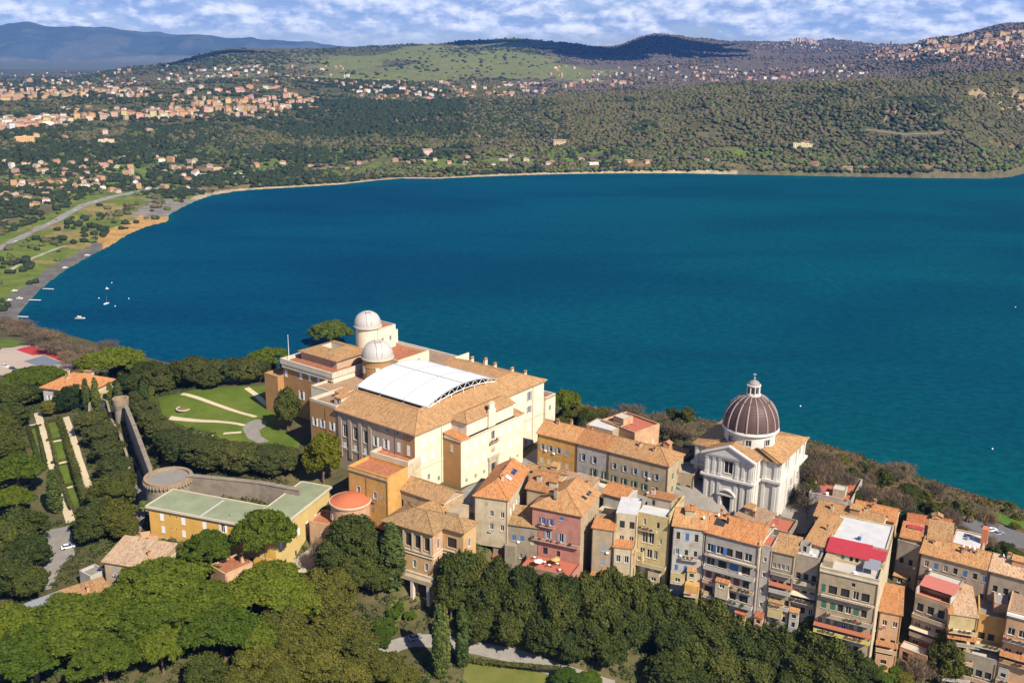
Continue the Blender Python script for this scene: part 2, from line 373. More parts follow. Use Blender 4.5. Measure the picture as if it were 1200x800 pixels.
def ground_z(x, y):
    x = np.asarray(x, float); y = np.asarray(y, float); shp = x.shape; x = x.ravel(); y = y.ravel()
    r = np.hypot(x, y); az = np.arctan2(x, y); ins = inside(x, y, LAKE); dist = seg_dist(x, y, LAKE)
    z = np.zeros(len(x))
    m = (r < 1500) & ~ins
    if m.any(): z[m] = near_z(x[m], y[m])
    fz = np.zeros(len(x)); fm = r > 700
    if fm.any():
        fz[fm] = far_z(az[fm], r[fm])
        lo = np.clip(6 + 0.010 * dist[fm], 0, 30)          # the flat land by the left shore, nearer than the table
        k = np.clip((r[fm] - 1700) / 500, 0, 1); fz[fm] = lo * (1 - k) + fz[fm] * k
    nb = fbm(x / 420, y / 420, 4, 3) - 0.5; nb2 = fbm(x / 90, y / 90, 3, 9) - 0.5
    amp = np.clip((r - 2300) / 1500, 0, 1); fz = fz + amp * (nb * 36 + nb2 * 8) * np.clip(r / 5000, 0.4, 1.3)
    # beyond the hills: the low plain, then the mountains
    k = np.clip((r - 9500) / 3500, 0, 1); k = k * k * (3 - 2 * k); plain_z = -190 + 25 * nb
    fz = fz * (1 - k) + plain_z * k
    my = np.interp(az, MT_AZ, MT_Y) - 7 * (fbm(az * 45 + 9, az * 0 + 3.3, 4, 88) - 0.5); top = CAM_Z + 15500 * np.tan(np.arctan((400 - my) / F_PX) - PITCH)
    rid = np.exp(-((r - 15500 - 900 * nb) / 2400) ** 2); rough = 1 + 0.9 * (fbm(x / 1000, y / 1600, 5, 21) - 0.5) * (1 - 0.75 * np.exp(-((r - 15500) / 1500) ** 2))
    fz = np.maximum(fz, plain_z + (top - plain_z) * rid * rough)
    k = np.clip((r - 850) / 250, 0, 1); k = np.where((az > -0.30) & (r > 1200), 1, k)
    z = z * (1 - k) + fz * k
    shore_k = np.clip(dist / np.where(r > 1000, 230, 60), 0, 1)
    z = np.where(ins, -np.minimum(14, 0.3 + dist * 0.12), np.maximum(z * (0.10 + 0.90 * shore_k), 0.5 + np.minimum(dist * 0.05, 4)))
    # small scale unevenness
    z = z + np.where(ins, 0, (fbm(x / 14, y / 14, 3, 5) - 0.5) * np.clip((dist) / 30, 0, 1) * np.where(r < 900, 0.8, 2.5))
    return z.reshape(shp)
def gz(x, y): return float(ground_z(np.array([x]), np.array([y]))[0])
def ray_ground(px, py, lift=0.0, t0=180.0, t1=9000.0):
    """where the line of sight through a pixel stands `lift` metres above the ground"""
    d = ray(px, py); d = d / np.hypot(d[0], d[1]); r = np.geomspace(t0, t1, 900)
    x, y, z = d[0] * r, d[1] * r, CAM_Z + d[2] * r; g = z - ground_z(x, y) - lift
    i = np.nonzero(g <= 0)[0]
    if len(i) == 0: k = len(r) - 1
    else: k = i[0]
    if k > 0 and len(i):
        t = g[k - 1] / (g[k - 1] - g[k] + 1e-9); rr = r[k - 1] * (1 - t) + r[k] * t
    else: rr = r[k]
    return np.array([d[0] * rr, d[1] * rr, CAM_Z + d[2] * rr - lift])

# cover class of the ground colours: albedo per vertex (what grows or lies there; mountains hold haze blue)
def poly_px(pts, z): return np.array([P(x, y, z)[:2] for x, y in pts])
def pix_np(x, y, z):
    d = np.stack([x, y, z - CAM_Z]); k = F_PX / (_f @ d)
    return 600 + k * (_r @ d), 400 - k * (_u @ d)
def cover(x, y, z):
    n = len(x); r = np.hypot(x, y); dist = seg_dist(x, y, LAKE) * (1 + 0.9 * (fbm(x / 26, y / 26, 3, 15) - 0.5)); px, py = pix_np(x, y, z)
    c = np.empty((n, 3)); c[:] = (0.074, 0.068, 0.030)                        # scrub and wood floor
    n1 = fbm(x / 160, y / 160, 4, 31); n2 = fbm(x / 60, y / 60, 3, 41); n3 = fbm(x / 520, y / 520, 3, 51)
    px = px + np.where(r > 2000, 70, np.where(r > 1000, 60 * (n2 - 0.5) / (np.abs(n1 - 0.5) + 0.2), 6)) * (n1 - 0.5) + np.where(r > 4000, 90, 0) * (n3 - 0.5); py = py + np.where(r > 1500, 10, 0) * (n2 - 0.5)
    def put(m, col, f=1.0): c[m] = c[m] * (1 - f) + np.array(col) * f
    far = r > 1050
    put(far & (n1 > 0.56), (0.085, 0.075, 0.042)); put(far & (n1 < 0.40), (0.045, 0.062, 0.022))
    put(far & (px > 560) & (r > 2700) & (r < 3300), (0.082, 0.072, 0.034), 0.7)
    mead = far & (r < 2700) & (n2 > 0.54) & (py > 176) & (px < 1000); put(mead, (0.090, 0.120, 0.024))
    put(far & (r < 2700) & (n2 < 0.36) & (py > 185), (0.17, 0.13, 0.07), 0.7)
    # green pastures and mauve leafless woods on the hills behind
    past = far & (r > 4300) & (px > 385) & (px < 720) & (n3 + n2 * 0.3 > 0.60); put(past, (0.125, 0.135, 0.045))
    put(far & (r > 4300) & (px > 240) & (px < 390) & (n3 > 0.46), (0.12, 0.115, 0.055))
    put(far & (r > 3600) & (px > 640) & ~past, (0.100, 0.080, 0.066), 0.85)
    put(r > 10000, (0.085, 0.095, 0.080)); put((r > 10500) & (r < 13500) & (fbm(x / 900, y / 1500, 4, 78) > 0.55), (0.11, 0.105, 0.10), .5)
    put(r > 13300, (0.050, 0.068, 0.080)); put((r > 13300) & (fbm(x / 1000, y / 1400, 5, 77) > 0.58), (0.085, 0.095, 0.10), 0.6)  # distance haze put into the bluish mountain colour
    # left shore: grass strip, dry reeds, dark volcanic sand; sand line along the far shore
    ls = far & (px < 250) & (r < 1900) & (dist < 170); put(ls & (dist > 22), (0.100, 0.130, 0.020)); put(ls & (n2 > 0.60) & (dist > 25), (0.19, 0.15, 0.05))
    put(ls & (dist <= 26 + 30 * (n1 - .5)), (0.11, 0.10, 0.092)); put(ls & (px > 120) & (px < 202) & (dist < 42) & (py > 250), (0.34, 0.20, 0.065))
    put(ls & (px > 150) & (py < 256) & (dist < 60), (0.17, 0.15, 0.135))
    put(far & (px >= 228) & (dist < (6 + 9 * n2) * np.where(px > 640, 0.5, 1)) & (px < 880), (0.30, 0.24, 0.155))
    put(far & (px >= 250) & (dist >= 14) & (dist < 75) & (n2 > 0.42), (0.15, 0.105, 0.045))
    put(far & (px > 600) & (dist < 24), (0.095, 0.082, 0.045), .85)
    put(far & (px >= 228) & (px < 880) & (dist < (6 + 9 * n2) * np.where(px > 640, 0.5, 1)), (0.30, 0.24, 0.155))
    # near town
    near = r < 900
    put(near & (n2 > 0.52), (0.085, 0.075, 0.035)); put(near & (dist < 330) & (px > 900), (0.150, 0.085, 0.038), 0.75)
    put(near & (dist < 330) & (px > 900) & (fbm(x / 22, y / 22, 3, 13) > 0.55), (0.06, 0.07, 0.025))
    # rim of the caldera on the right: bare tuff faces
    put(far & (px > 1030) & (py > 108) & (py < 140) & (n2 > 0.53), (0.27, 0.19, 0.115), 0.8)
    return c
na = 620
AZ = np.linspace(-0.62, 0.62, na); RR = np.unique(np.r_[np.geomspace(70, 900, 230), np.geomspace(900, 2000, 90), np.arange(2000, 2500, 6.0), np.geomspace(2500, 9500, 190), np.geomspace(9500, 21000, 190)])
AA, RG = np.meshgrid(AZ, RR); tx, ty = RG * np.sin(AA), RG * np.cos(AA)
tz = ground_z(tx, ty)
def sheet_faces(nr, nc):
    i = np.arange(nr - 1)[:, None] * nc + np.arange(nc - 1)[None]; i = i.ravel()
    return np.c_[i, i + 1, i + nc + 1, i + nc]
m, nt, b = newmat('ground_cover')
geo = nn(nt, 'ShaderNodeNewGeometry').outputs['Position']
ca = nn(nt, 'ShaderNodeAttribute', attribute_name='cov').outputs['Color']
g1 = noise(nt, geo, 0.05, 6, 0.7); g2 = noise(nt, geo, 0.6, 4, 0.7)
f = mth(nt, 'ADD', mth(nt, 'MULTIPLY', g1, 0.75), mth(nt, 'MULTIPLY', g2, 0.35))
col = mixc(nt, 1.0, ca, mixc(nt, smooth(nt, f, 0.3, 0.8), (0.55, 0.58, 0.55), (1.45, 1.38, 1.3)), 'MULTIPLY')
nt.links.new(col, b.inputs['Base Color']); b.inputs['Roughness'].default_value = 0.95; b.inputs['Specular IOR Level'].default_value = 0.1
bump(nt, b, noise(nt, geo, 0.25, 6, 0.7), 0.6, 1.2)
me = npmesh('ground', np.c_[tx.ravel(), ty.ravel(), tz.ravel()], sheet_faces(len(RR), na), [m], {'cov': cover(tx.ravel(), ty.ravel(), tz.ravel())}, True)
tag(link(me, 'ground'), kind='structure')

m, nt, b = newmat('lake_water')
geo = nn(nt, 'ShaderNodeNewGeometry').outputs['Position']
sp = nn(nt, 'ShaderNodeSeparateXYZ', i_0=geo)
wind = noise(nt, scaled(nt, geo, (0.0016, 0.0045, 1)), 1.0, 5, 0.6, 0.6)
sd = nn(nt, 'ShaderNodeAttribute', attribute_name='shoal').outputs['Fac']
deep = mixc(nt, smooth(nt, wind, 0.32, 0.68), (0.0003, 0.033, 0.064), (0.0004, 0.050, 0.080))
deep = mixc(nt, smooth(nt, sp.outputs[0], -700.0, 700.0), mixc(nt, 1.0, deep, (1.0, 0.86, 1.10), 'MULTIPLY'), mixc(nt, 1.0, deep, (1.2, 1.06, 0.94), 'MULTIPLY'))
colw = mixc(nt, sd, deep, (0.001, 0.060, 0.068))
rip = noise(nt, scaled(nt, geo, (0.10, 0.16, 1)), 1.0, 5, 0.7); colw = mixc(nt, 1.0, colw, mixc(nt, smooth(nt, rip, 0.3, 0.72), (0.70, 0.74, 0.77), (1.28, 1.24, 1.20)), 'MULTIPLY')  # light and dark of the ripples put into the water colour
nt.links.new(colw, b.inputs['Base Color']); b.inputs['IOR'].default_value = 1.33
b.inputs['Specular IOR Level'].default_value = 0.0
nt.links.new(smooth(nt, wind, 0.3, 0.7, 0.22, 0.34), b.inputs['Roughness'])
wv = mth(nt, 'ADD', noise(nt, scaled(nt, geo, (0.35, 0.5, 1)), 1.0, 5, 0.65), mth(nt, 'MULTIPLY', noise(nt, geo, 0.05, 3, 0.6), 1.5))
bump(nt, b, wv, 0.55, 0.6)
gl = nn(nt, 'ShaderNodeBsdfGlossy', i_0=(0.8, 0.9, 1, 1), i_Roughness=0.25); nt.links.new(b.inputs['Normal'].links[0].from_socket, gl.inputs['Normal'])
ms = nn(nt, 'ShaderNodeMixShader', i_0=0.014); nt.links.new(b.outputs[0], ms.inputs[1]); nt.links.new(gl.outputs[0], ms.inputs[2]); nt.links.new(ms.outputs[0], nt.nodes['Material Output'].inputs[0])
az2 = np.linspace(-0.9, 0.9, 160); r2 = np.geomspace(300, 4200, 120); A2, R2 = np.meshgrid(az2, r2); wx, wy = (R2 * np.sin(A2)).ravel(), (R2 * np.cos(A2)).ravel()
sdv = np.where(inside(wx, wy, LAKE), np.exp(-seg_dist(wx, wy, NEAR_SHORE, False) / 150.0) * (wx > -150) + 0.35 * np.exp(-seg_dist(wx, wy, FAR_SHORE, False) / 60.0), 1.0)
me = npmesh('lake', np.c_[wx, wy, np.zeros(len(wx))], sheet_faces(120, 160), [m], {'shoal': np.clip(sdv, 0, 1)})
tag(link(me, 'lake'), kind='structure')

# air: one even, thin, bluish volume
hb = MB(); hm = bpy.data.materials.new('air'); hm.use_nodes = True; ht = hm.node_tree; ht.nodes.clear()
pv = ht.nodes.new('ShaderNodeVolumePrincipled'); pv.inputs['Color'].default_value = (0.10, 0.35, 1.0, 1); pv.inputs['Density'].default_value = 2.9e-5; pv.inputs['Anisotropy'].default_value = 0.0
ht.links.new(pv.outputs[0], ht.nodes.new('ShaderNodeOutputMaterial').inputs['Volume'])
hb.box(-14500, -600, -420, 14500, 21500, 1500, hm); tag(hb.build('haze'), kind='stuff')
# ------------------------------------------------------------------ the far woods: one mass of crowns
def ico(sub=0):
    bm = bmesh.new(); bmesh.ops.create_icosphere(bm, subdivisions=sub + 1, radius=1); bm.verts.ensure_lookup_table()
    V = np.array([v.co for v in bm.verts]); Fc = np.array([[v.index for v in f.verts] for f in bm.faces]); bm.free(); return V, Fc
ICO0, ICO1, ICO2 = ico(0), ico(1), ico(2)
def blobs(name, pos, rad, hgt, col, base, mat, jit=0.28):
    """many rough crowns in one mesh; col is an albedo per crown"""
    V, Fc = base; n, k = len(pos), len(V)
    j = 1 + jit * RNG.standard_normal((n, k, 1)) * 0.7
    th = RNG.uniform(0, 2 * pi, n); c, s = np.cos(th)[:, None], np.sin(th)[:, None]
    x = V[None, :, 0] * c - V[None, :, 1] * s; y = V[None, :, 0] * s + V[None, :, 1] * c
    v = np.stack([x * rad[:, None], y * rad[:, None], (V[None, :, 2] * 0.5 + 0.42) * hgt[:, None]], -1) * j + pos[:, None]
    f = (Fc[None] + (np.arange(n) * k)[:, None, None]).reshape(-1, 3)
    cc = np.repeat(col, k, 0) * RNG.uniform(0.82, 1.18, (n * k, 1))
    return npmesh(name, v.reshape(-1, 3), f, [mat], {'cov': cc})
m_far, nt, b = newmat('far_foliage')
ca = nn(nt, 'ShaderNodeAttribute', attribute_name='cov').outputs['Color']
fn = noise(nt, nn(nt, 'ShaderNodeNewGeometry').outputs['Position'], 0.45, 3, 0.7)
nt.links.new(mixc(nt, 1.0, ca, mixc(nt, smooth(nt, fn, 0.3, 0.7), (0.6, 0.6, 0.6), (1.4, 1.4, 1.35)), 'MULTIPLY'), b.inputs['Base Color'])
b.inputs['Roughness'].default_value = 0.9; b.inputs['Specular IOR Level'].default_value = 0.05
EVER, OLIVE, BARE, MAUVE, FRESH = np.array([0.027, 0.036, 0.015]), np.array([0.074, 0.073, 0.028]), np.array([0.112, 0.088, 0.052]), np.array([0.104, 0.080, 0.066]), np.array([0.075, 0.110, 0.022])
def scatter(n, r0, r1, a0=-0.56, a1=0.56):
    r = np.sqrt(RNG.uniform(r0 * r0, r1 * r1, n)); a = RNG.uniform(a0, a1, n); x, y = r * np.sin(a), r * np.cos(a)
    return x, y, r
ROAD_PX = [(-60, 318), (-20, 300), (20, 281), (50, 266), (75, 253), (100, 240), (130, 231), (165, 224), (205, 217)]
ROAD_W = np.array([ray_ground(*p)[:2] for p in ROAD_PX])
TRACKS = [[(598, 121), (650, 124), (700, 127), (760, 131), (805, 135)], [(1015, 152), (1060, 158), (1110, 156)], [(820, 118), (880, 122), (930, 121)], [(430, 168), (480, 172), (540, 168)]]
TRACK_W = [np.array([ray_ground(*p)[:2] for p in t]) for t in TRACKS]
def far_wood():
    parts = []
    x, y, r = (np.concatenate(q) for q in zip(scatter(62000, 1050, 2050), scatter(150000, 2050, 3400), scatter(60000, 3400, 4300)))
    ins = inside(x, y, LAKE); k = ~ins; x, y, r = x[k], y[k], r[k]
    z = ground_z(x, y); px, py = pix_np(x, y, z); dist = seg_dist(x, y, LAKE); rd = seg_dist(x, y, ROAD_W, False)
    n1 = fbm(x / 170, y / 170, 4, 61); n2 = fbm(x / 48, y / 48, 3, 71); u = RNG.random(len(x))
    px = px + 60 * (fbm(x / 300, y / 300, 3, 81) - 0.5); dens = np.full(len(x), 0.92)
    low = (r < 2750) & (px < 1010) & (py > 172)                       # gardens and meadows by the far shore
    dens[low] = np.clip((n2[low] - 0.34) * 3.4, 0.06, 0.8)
    left = (px < 260) & (r < 2200); dens[left] = np.clip((n2[left] - 0.36) * 3.2, 0.04, 0.7)
    dens[(px < 250) & (r < 1900) & (dist < 165)] *= 0.10
    town = (px < 400) & (py > 96) & (py < 150); dens[town] = np.clip((n2[town] - 0.44) * 3, 0.02, 0.6)
    dens[dist < np.where(px > 640, 3, 12)] = 0; dens[(dist < 22) & (px > 640) & (dist >= 3)] = 0.95; dens[rd < 14] = 0
    dens[(r > 3300)] *= 0.8
    n4 = fbm(x / 95, y / 95, 4, 101); sl = (r > 2150) & (px > 420); dens[sl] *= np.clip((n4[sl] - .30) * 7, .12, 1)
    for t in TRACK_W: dens[seg_dist(x, y, t, False) < 9] = 0
    keep = u < dens; x, y, z, r, px, py, n1, n2 = (q[keep] for q in (x, y, z, r, px, py, n1, n2)); n = len(x); u2 = RNG.random(n)
    evf = np.where((px > 540) & (py < 200), np.clip((n1 - 0.57) * 4, 0.02, 0.6), np.clip((n1 - 0.34) * 4.5, 0.12, 0.92))
    band = (px > 330) & (px < 660) & (py > 118) & (py < 165); evf[band] = np.clip(evf[band] + 0.35, 0, 0.95)
    ev = u2 < evf
    col = np.where(ev[:, None], EVER, BARE * 0.62 + OLIVE * 0.38)
    v3 = RNG.random(n)
    m = (~ev) & (v3 < 0.40); col[m] = OLIVE * 0.95
    m = (~ev) & (v3 > 0.93); col[m] = FRESH * 0.85
    m = (~ev) & (r > 3400) & (px > 600); col[m] = MAUVE
    m = (~ev) & (py > 175) & (r < 2800) & (v3 > 0.72); col[m] = FRESH
    rad = RNG.uniform(3.2, 6.4, n) * np.where(ev, 1.1, 1.0) * np.where(r < 2000, .8, 1) * (.62 + .9 * n2); hgt = rad * RNG.uniform(.85, 1.5, n)
    tall = RNG.random(n) < 0.05; hgt[tall] *= 1.5
    pos = np.c_[x, y, z - 0.4]
    nearer = r < 1950
    parts.append(blobs('a', pos[~nearer], rad[~nearer], hgt[~nearer], col[~nearer], ICO0, m_far))
    parts.append(blobs('b', pos[nearer], rad[nearer], hgt[nearer], col[nearer], ICO1, m_far, 0.22))
    # hills behind: bigger clumps
    x, y, r = scatter(52000, 4300, 9200); z = ground_z(x, y); px, py = pix_np(x, y, z); n1 = fbm(x / 420, y / 420, 4, 91); n3 = fbm(x / 520, y / 520, 3, 51); n2 = fbm(x / 60, y / 60, 3, 41)
    dens = np.clip((n1 - 0.36) * 4, 0.05, 0.95)
    dens[(px > 385) & (px < 720) & (n3 + n2 * 0.3 > 0.60)] *= 0.12
    dens[(px > 655) & (px < 850) & (r > 6300)] = 0.95; dens[(px > 1000)] = np.clip(dens[(px > 1000)] + 0.25, 0, 1); dens[px < 230] *= 0.7
    k = RNG.random(len(x)) < dens; x, y, z, r, px, n1 = (q[k] for q in (x, y, z, r, px, n1)); n = len(x); u2 = RNG.random(n)
    ev = u2 < np.where(px > 640, 0.14, np.clip((n1 - 0.38) * 3.5, 0.15, 0.9))
    ev |= (px > 1065) & (px < 1130) & (r > 5000) & (u2 < 0.8)
    col = np.where(ev[:, None], EVER * 1.2, np.where((px > 600)[:, None], MAUVE, BARE * 0.6 + OLIVE * 0.4))
    rad = RNG.uniform(5, 11, n); hgt = rad * RNG.uniform(0.7, 1.3, n)
    parts.append(blobs('c', np.c_[x, y, z - 1], rad, hgt, col, ICO0, m_far))
    obs = [link(p, 'far_woods') for p in parts]
    for o in obs[1:]: o.name = 'far_woods'
    tag(obs[0], 'wood of evergreen and leafless trees covering the far slopes of the lake', 'wood', kind='stuff')
    for o in obs[1:]: tag(o, kind='stuff')
far_wood()

# ------------------------------------------------------------------ far houses
def colmat(name, k=1.0):
    m, nt, b = newmat(name)
    oi = nn(nt, 'ShaderNodeObjectInfo'); v = obj_coords(nt)
    nt.links.new(mixc(nt, smooth(nt, noise(nt, v, 0.4, 4, 0.6), 0.35, 0.7), oi.outputs['Color'], mixc(nt, 1.0, oi.outputs['Color'], (0.72, 0.70, 0.68), 'MULTIPLY')), b.inputs['Base Color'])
    b.inputs['Roughness'].default_value = 0.85; return m
M_objwall = colmat('house_wall_paint')
T_or = tiles('roof_orange', (0.44, 0.175, 0.062), (0.52, 0.25, 0.105), (0.34, 0.15, 0.065))
T_tan = tiles('roof_tan', (0.36, 0.20, 0.085), (0.48, 0.285, 0.13), (0.26, 0.155, 0.08))
T_red = tiles('roof_red', (0.40, 0.115, 0.050), (0.46, 0.17, 0.075), (0.27, 0.10, 0.05))
T_mix = tiles('roof_mixed', (0.38, 0.20, 0.085), (0.50, 0.295, 0.135), (0.42, 0.155, 0.06), 0.45)
T_pale = tiles('roof_pale', (0.46, 0.29, 0.17), (0.58, 0.40, 0.26), (0.36, 0.22, 0.13))
T_grey = plain('roof_screed', (0.40, 0.37, 0.33), 0.9)
T_grey2 = plain('roof_bitumen', (0.22, 0.21, 0.20), 0.9)
M_glass = plain('window_glass', (0.020, 0.024, 0.030), 0.12, 0, 0.3, 0.6, 0.6)
M_dark = plain('dark_opening', (0.028, 0.024, 0.022), 0.8)
def far_house_mesh(kind, roof):
    """simple whole houses for the far shore: walls, eaves, roof, windows"""
    mb = MB(); L, D, H, pit, st = {'cottage': (11, 8, 5.2, 2.0, 1), 'villa': (14, 10, 7.2, 2.4, 2), 'block': (20, 12, 12.5, 2.2, 4), 'tall': (14, 12, 16, 2.0, 5), 'slab': (34, 12, 10, 0, 3), 'shed': (22, 9, 4, 0, 1), 'terrace': (26, 11, 9, 2.4, 3)}[kind]
    mb.box(-L / 2, -D / 2, -4, L / 2, D / 2, H, M_objwall, 'ut')
    if pit > 0:
        o = 0.6; a, b_, c, d = (-L / 2 - o, -D / 2 - o), (L / 2 + o, -D / 2 - o), (L / 2 + o, D / 2 + o), (-L / 2 - o, D / 2 + o); e = H - 0.1
        hip = kind in ('villa', 'block', 'tall'); i = D / 2 * 0.9 if hip else 0
        r0, r1 = (-L / 2 - o + i, 0, H + pit), (L / 2 + o - i, 0, H + pit)
        mb.face([(*a, e), (*b_, e), r1, r0], roof); mb.face([(*c, e), (*d, e), r0, r1], roof)
        mb.face([(*b_, e), (*c, e), r1], roof if hip else M_objwall); mb.face([(*d, e), (*a, e), r0], roof if hip else M_objwall)
        mb.face([(*d, e), (*c, e), (*b_, e), (*a, e)], M_objwall)
        mb.box(-L / 4, 0.5, H + pit * .4, -L / 4 + 0.9, 1.4, H + pit + 0.9, M_objwall, 'u')
    else:
        mb.box(-L / 2, -D / 2, H - 0.3, L / 2, D / 2, H, roof, 'u'); mb.box(-L / 2, -D / 2, H, L / 2, -D / 2 + .3, H + .7, M_objwall, 'u'); mb.box(-L / 2, D / 2 - .3, H, L / 2, D / 2, H + .7, M_objwall, 'u')
        if kind == 'slab': mb.box(-3, -2, H, 3, 3, H + 2.6, M_objwall, 'u')
    nw = max(2, int(L / 3.4))
    for s in range(st):
        z = s * H / st + H / st * 0.34
        for k in range(nw):
            x = -L / 2 + (k + 0.5) * L / nw
            for sy in (-1, 1): mb.box(x - .5, sy * (D / 2), z, x + .5, sy * (D / 2 + .04), z + 1.5, M_glass, 'u')
        for k in range(3):
            y = -D / 2 + (k + .5) * D / 3
            for sx in (-1, 1): mb.box(sx * L / 2, y - .45, z, sx * (L / 2 + .04), y + .45, z + 1.4, M_glass, 'u')
    return mb.mesh('house')
WALLC = {'cream': (0.62, 0.50, 0.33), 'orange': (0.58, 0.30, 0.13), 'pink': (0.58, 0.33, 0.24), 'yellow': (0.62, 0.42, 0.13), 'white': (0.72, 0.69, 0.63), 'buff': (0.52, 0.38, 0.24), 'grey': (0.40, 0.37, 0.33)}
WALLC = {k: tuple(x * .84 + sum(v) / 3 * .16 for x in v) for k, v in WALLC.items()}; HN = []
TF = {'roof_orange': tiles('far_roof_orange', (0.40, 0.19, 0.09), (0.46, 0.25, 0.13), (0.28, 0.16, 0.10)), 'roof_tan': tiles('far_roof_tan', (0.34, 0.23, 0.14), (0.42, 0.30, 0.19), (0.27, 0.19, 0.12)), 'roof_red': tiles('far_roof_red', (0.34, 0.15, 0.09), (0.40, 0.20, 0.12), (0.26, 0.13, 0.08))}
FHM = {(k, n): far_house_mesh(k, r) for k in ('cottage', 'villa', 'block', 'tall', 'terrace') for n, r in TF.items()}
FHM.update({(k, 'flat'): far_house_mesh(k, T_grey) for k in ('slab', 'shed')})
def far_house(px, py, kind, wall, roof, place, group, k=1.0, rz=None):
    w = ray_ground(px, py); th = math.atan2(w[0], w[1])
    if rz is None: rz = -th + random.gauss(0.25, 0.45)
    rk = 'flat' if kind in ('slab', 'shed') else roof
    o = link(FHM[(kind, rk)], {'cottage': 'cottage', 'villa': 'villa', 'block': 'apartment_block', 'tall': 'apartment_block', 'slab': 'flat_roofed_building', 'shed': 'shed', 'terrace': 'terraced_house'}[kind], None, w, rz, (k * random.uniform(.85, 1.15), k * random.uniform(.85, 1.15), k * random.uniform(.85, 1.15)))
    o.color = (*(x * random.uniform(.85, 1.1) for x in WALLC[wall]), 1)
    rn = {'roof_orange': 'orange roofed', 'roof_tan': 'tan roofed', 'roof_red': 'red roofed', 'flat': 'flat roofed'}[rk]
    kn = {'cottage': 'cottage', 'villa': 'villa', 'block': 'block', 'tall': 'tall block', 'slab': 'long building', 'shed': 'low shed', 'terrace': 'row house'}[kind]
    tag(o, f'{wall} {rn} {kn} {place}', 'house', group); HN.append((o, px)); return o
RF = ['roof_orange', 'roof_tan', 'roof_red', 'roof_orange']
def band(n, pts, jy, kinds, walls, place, group, k=1.0, rz=None):
    pts = sorted(pts); xs = [p[0] for p in pts]; ys = [p[1] for p in pts]
    for i in range(n):
        x = xs[0] + (xs[-1] - xs[0]) * (i + random.random()) / n
        y = float(np.interp(x, xs, ys)) + random.uniform(-jy, jy)
        far_house(x, y, random.choice(kinds), random.choice(walls), random.choice(RF), place, group, k, rz)
W1 = ['orange', 'pink', 'cream', 'buff', 'orange', 'yellow']; W2 = ['cream', 'white', 'buff', 'pink', 'white']
G1 = 'houses of the orange town across the lake'; PL1 = 'in the orange town across the lake'
band(44, [(40, 150), (100, 141), (150, 137), (200, 136), (260, 132), (320, 128), (372, 122)], 2.5, ['block', 'tall', 'tall', 'block'], W1, PL1, G1, 1.0)
band(26, [(225, 126), (280, 120), (340, 116), (370, 119)], 2.5, ['block', 'tall', 'villa'], W1, 'on the crest of the orange town', G1, 1.0)
band(20, [(0, 153), (30, 148), (60, 143)], 5, ['block', 'tall', 'slab'], ['orange', 'pink', 'white', 'orange'], 'at the near end of the orange town', G1, 1.1)
band(26, [(0, 118), (60, 112), (110, 110), (170, 108)], 3, ['block', 'villa', 'terrace'], W1, 'in the upper suburb behind the orange town', 'houses of the upper suburb', 1.0)
band(16, [(215, 108), (285, 107), (345, 108)], 3, ['villa', 'block', 'terrace'], ['orange', 'pink', 'cream'], 'on the slope behind the orange town', 'houses on the slope behind the town', 1.0)
band(30, [(180, 96), (260, 88), (330, 86), (400, 96)], 7, ['villa', 'cottage', 'villa'], W2, 'among trees below the round hill', 'villas below the round hill', 1.0)
band(26, [(410, 116), (450, 112), (520, 110), (590, 108), (640, 106)], 8, ['villa', 'block', 'slab', 'terrace'], W2 + ['orange'], 'in the suburb along the crater rim', 'houses along the crater rim', 1.0)
band(10, [(655, 104), (700, 100), (745, 100)], 2, ['block', 'villa', 'tall'], W1, 'on the wooded crest above the lake', 'houses on the wooded crest', 1.1)
band(20, [(800, 96), (840, 92), (900, 90), (960, 88), (1020, 88)], 5, ['villa', 'cottage', 'block'], W2, 'on the plateau above the right shore', 'houses on the plateau', 1.0)
G2 = 'houses by the left shore'
band(34, [(0, 232), (40, 226), (80, 220), (140, 212)], 16, ['cottage', 'villa', 'cottage', 'villa', 'shed'], ['cream', 'white', 'buff', 'pink', 'yellow'], 'among garden trees left of the beach', G2, 0.85)
band(14, [(0, 200), (60, 196), (140, 190), (210, 188)], 8, ['villa', 'cottage', 'shed'], W2, 'in the woods below the orange town', 'houses in the woods below the town', 0.9)
G3 = 'lakeside houses on the far shore'
band(34, [(205, 206), (270, 202), (340, 199), (430, 196), (500, 192), (600, 190), (690, 192), (760, 190)], 7, ['cottage', 'villa', 'shed', 'cottage'], ['white', 'cream', 'pink', 'buff', 'orange'], 'among gardens on the far shore', G3, 0.95)
G4 = 'houses of the hill town on the right'
band(52, [(1030, 62), (1070, 58), (1110, 56), (1150, 50), (1200, 44)], 9, ['block', 'tall', 'terrace', 'villa'], ['orange', 'cream', 'pink', 'buff', 'yellow'], 'in the hill town at upper right', G4, 1.25)
band(12, [(925, 52), (940, 48), (960, 53)], 2, ['block', 'tall'], ['cream', 'buff', 'pink'], 'in the small town on the distant hilltop', 'houses of the distant hilltop town', 1.6)
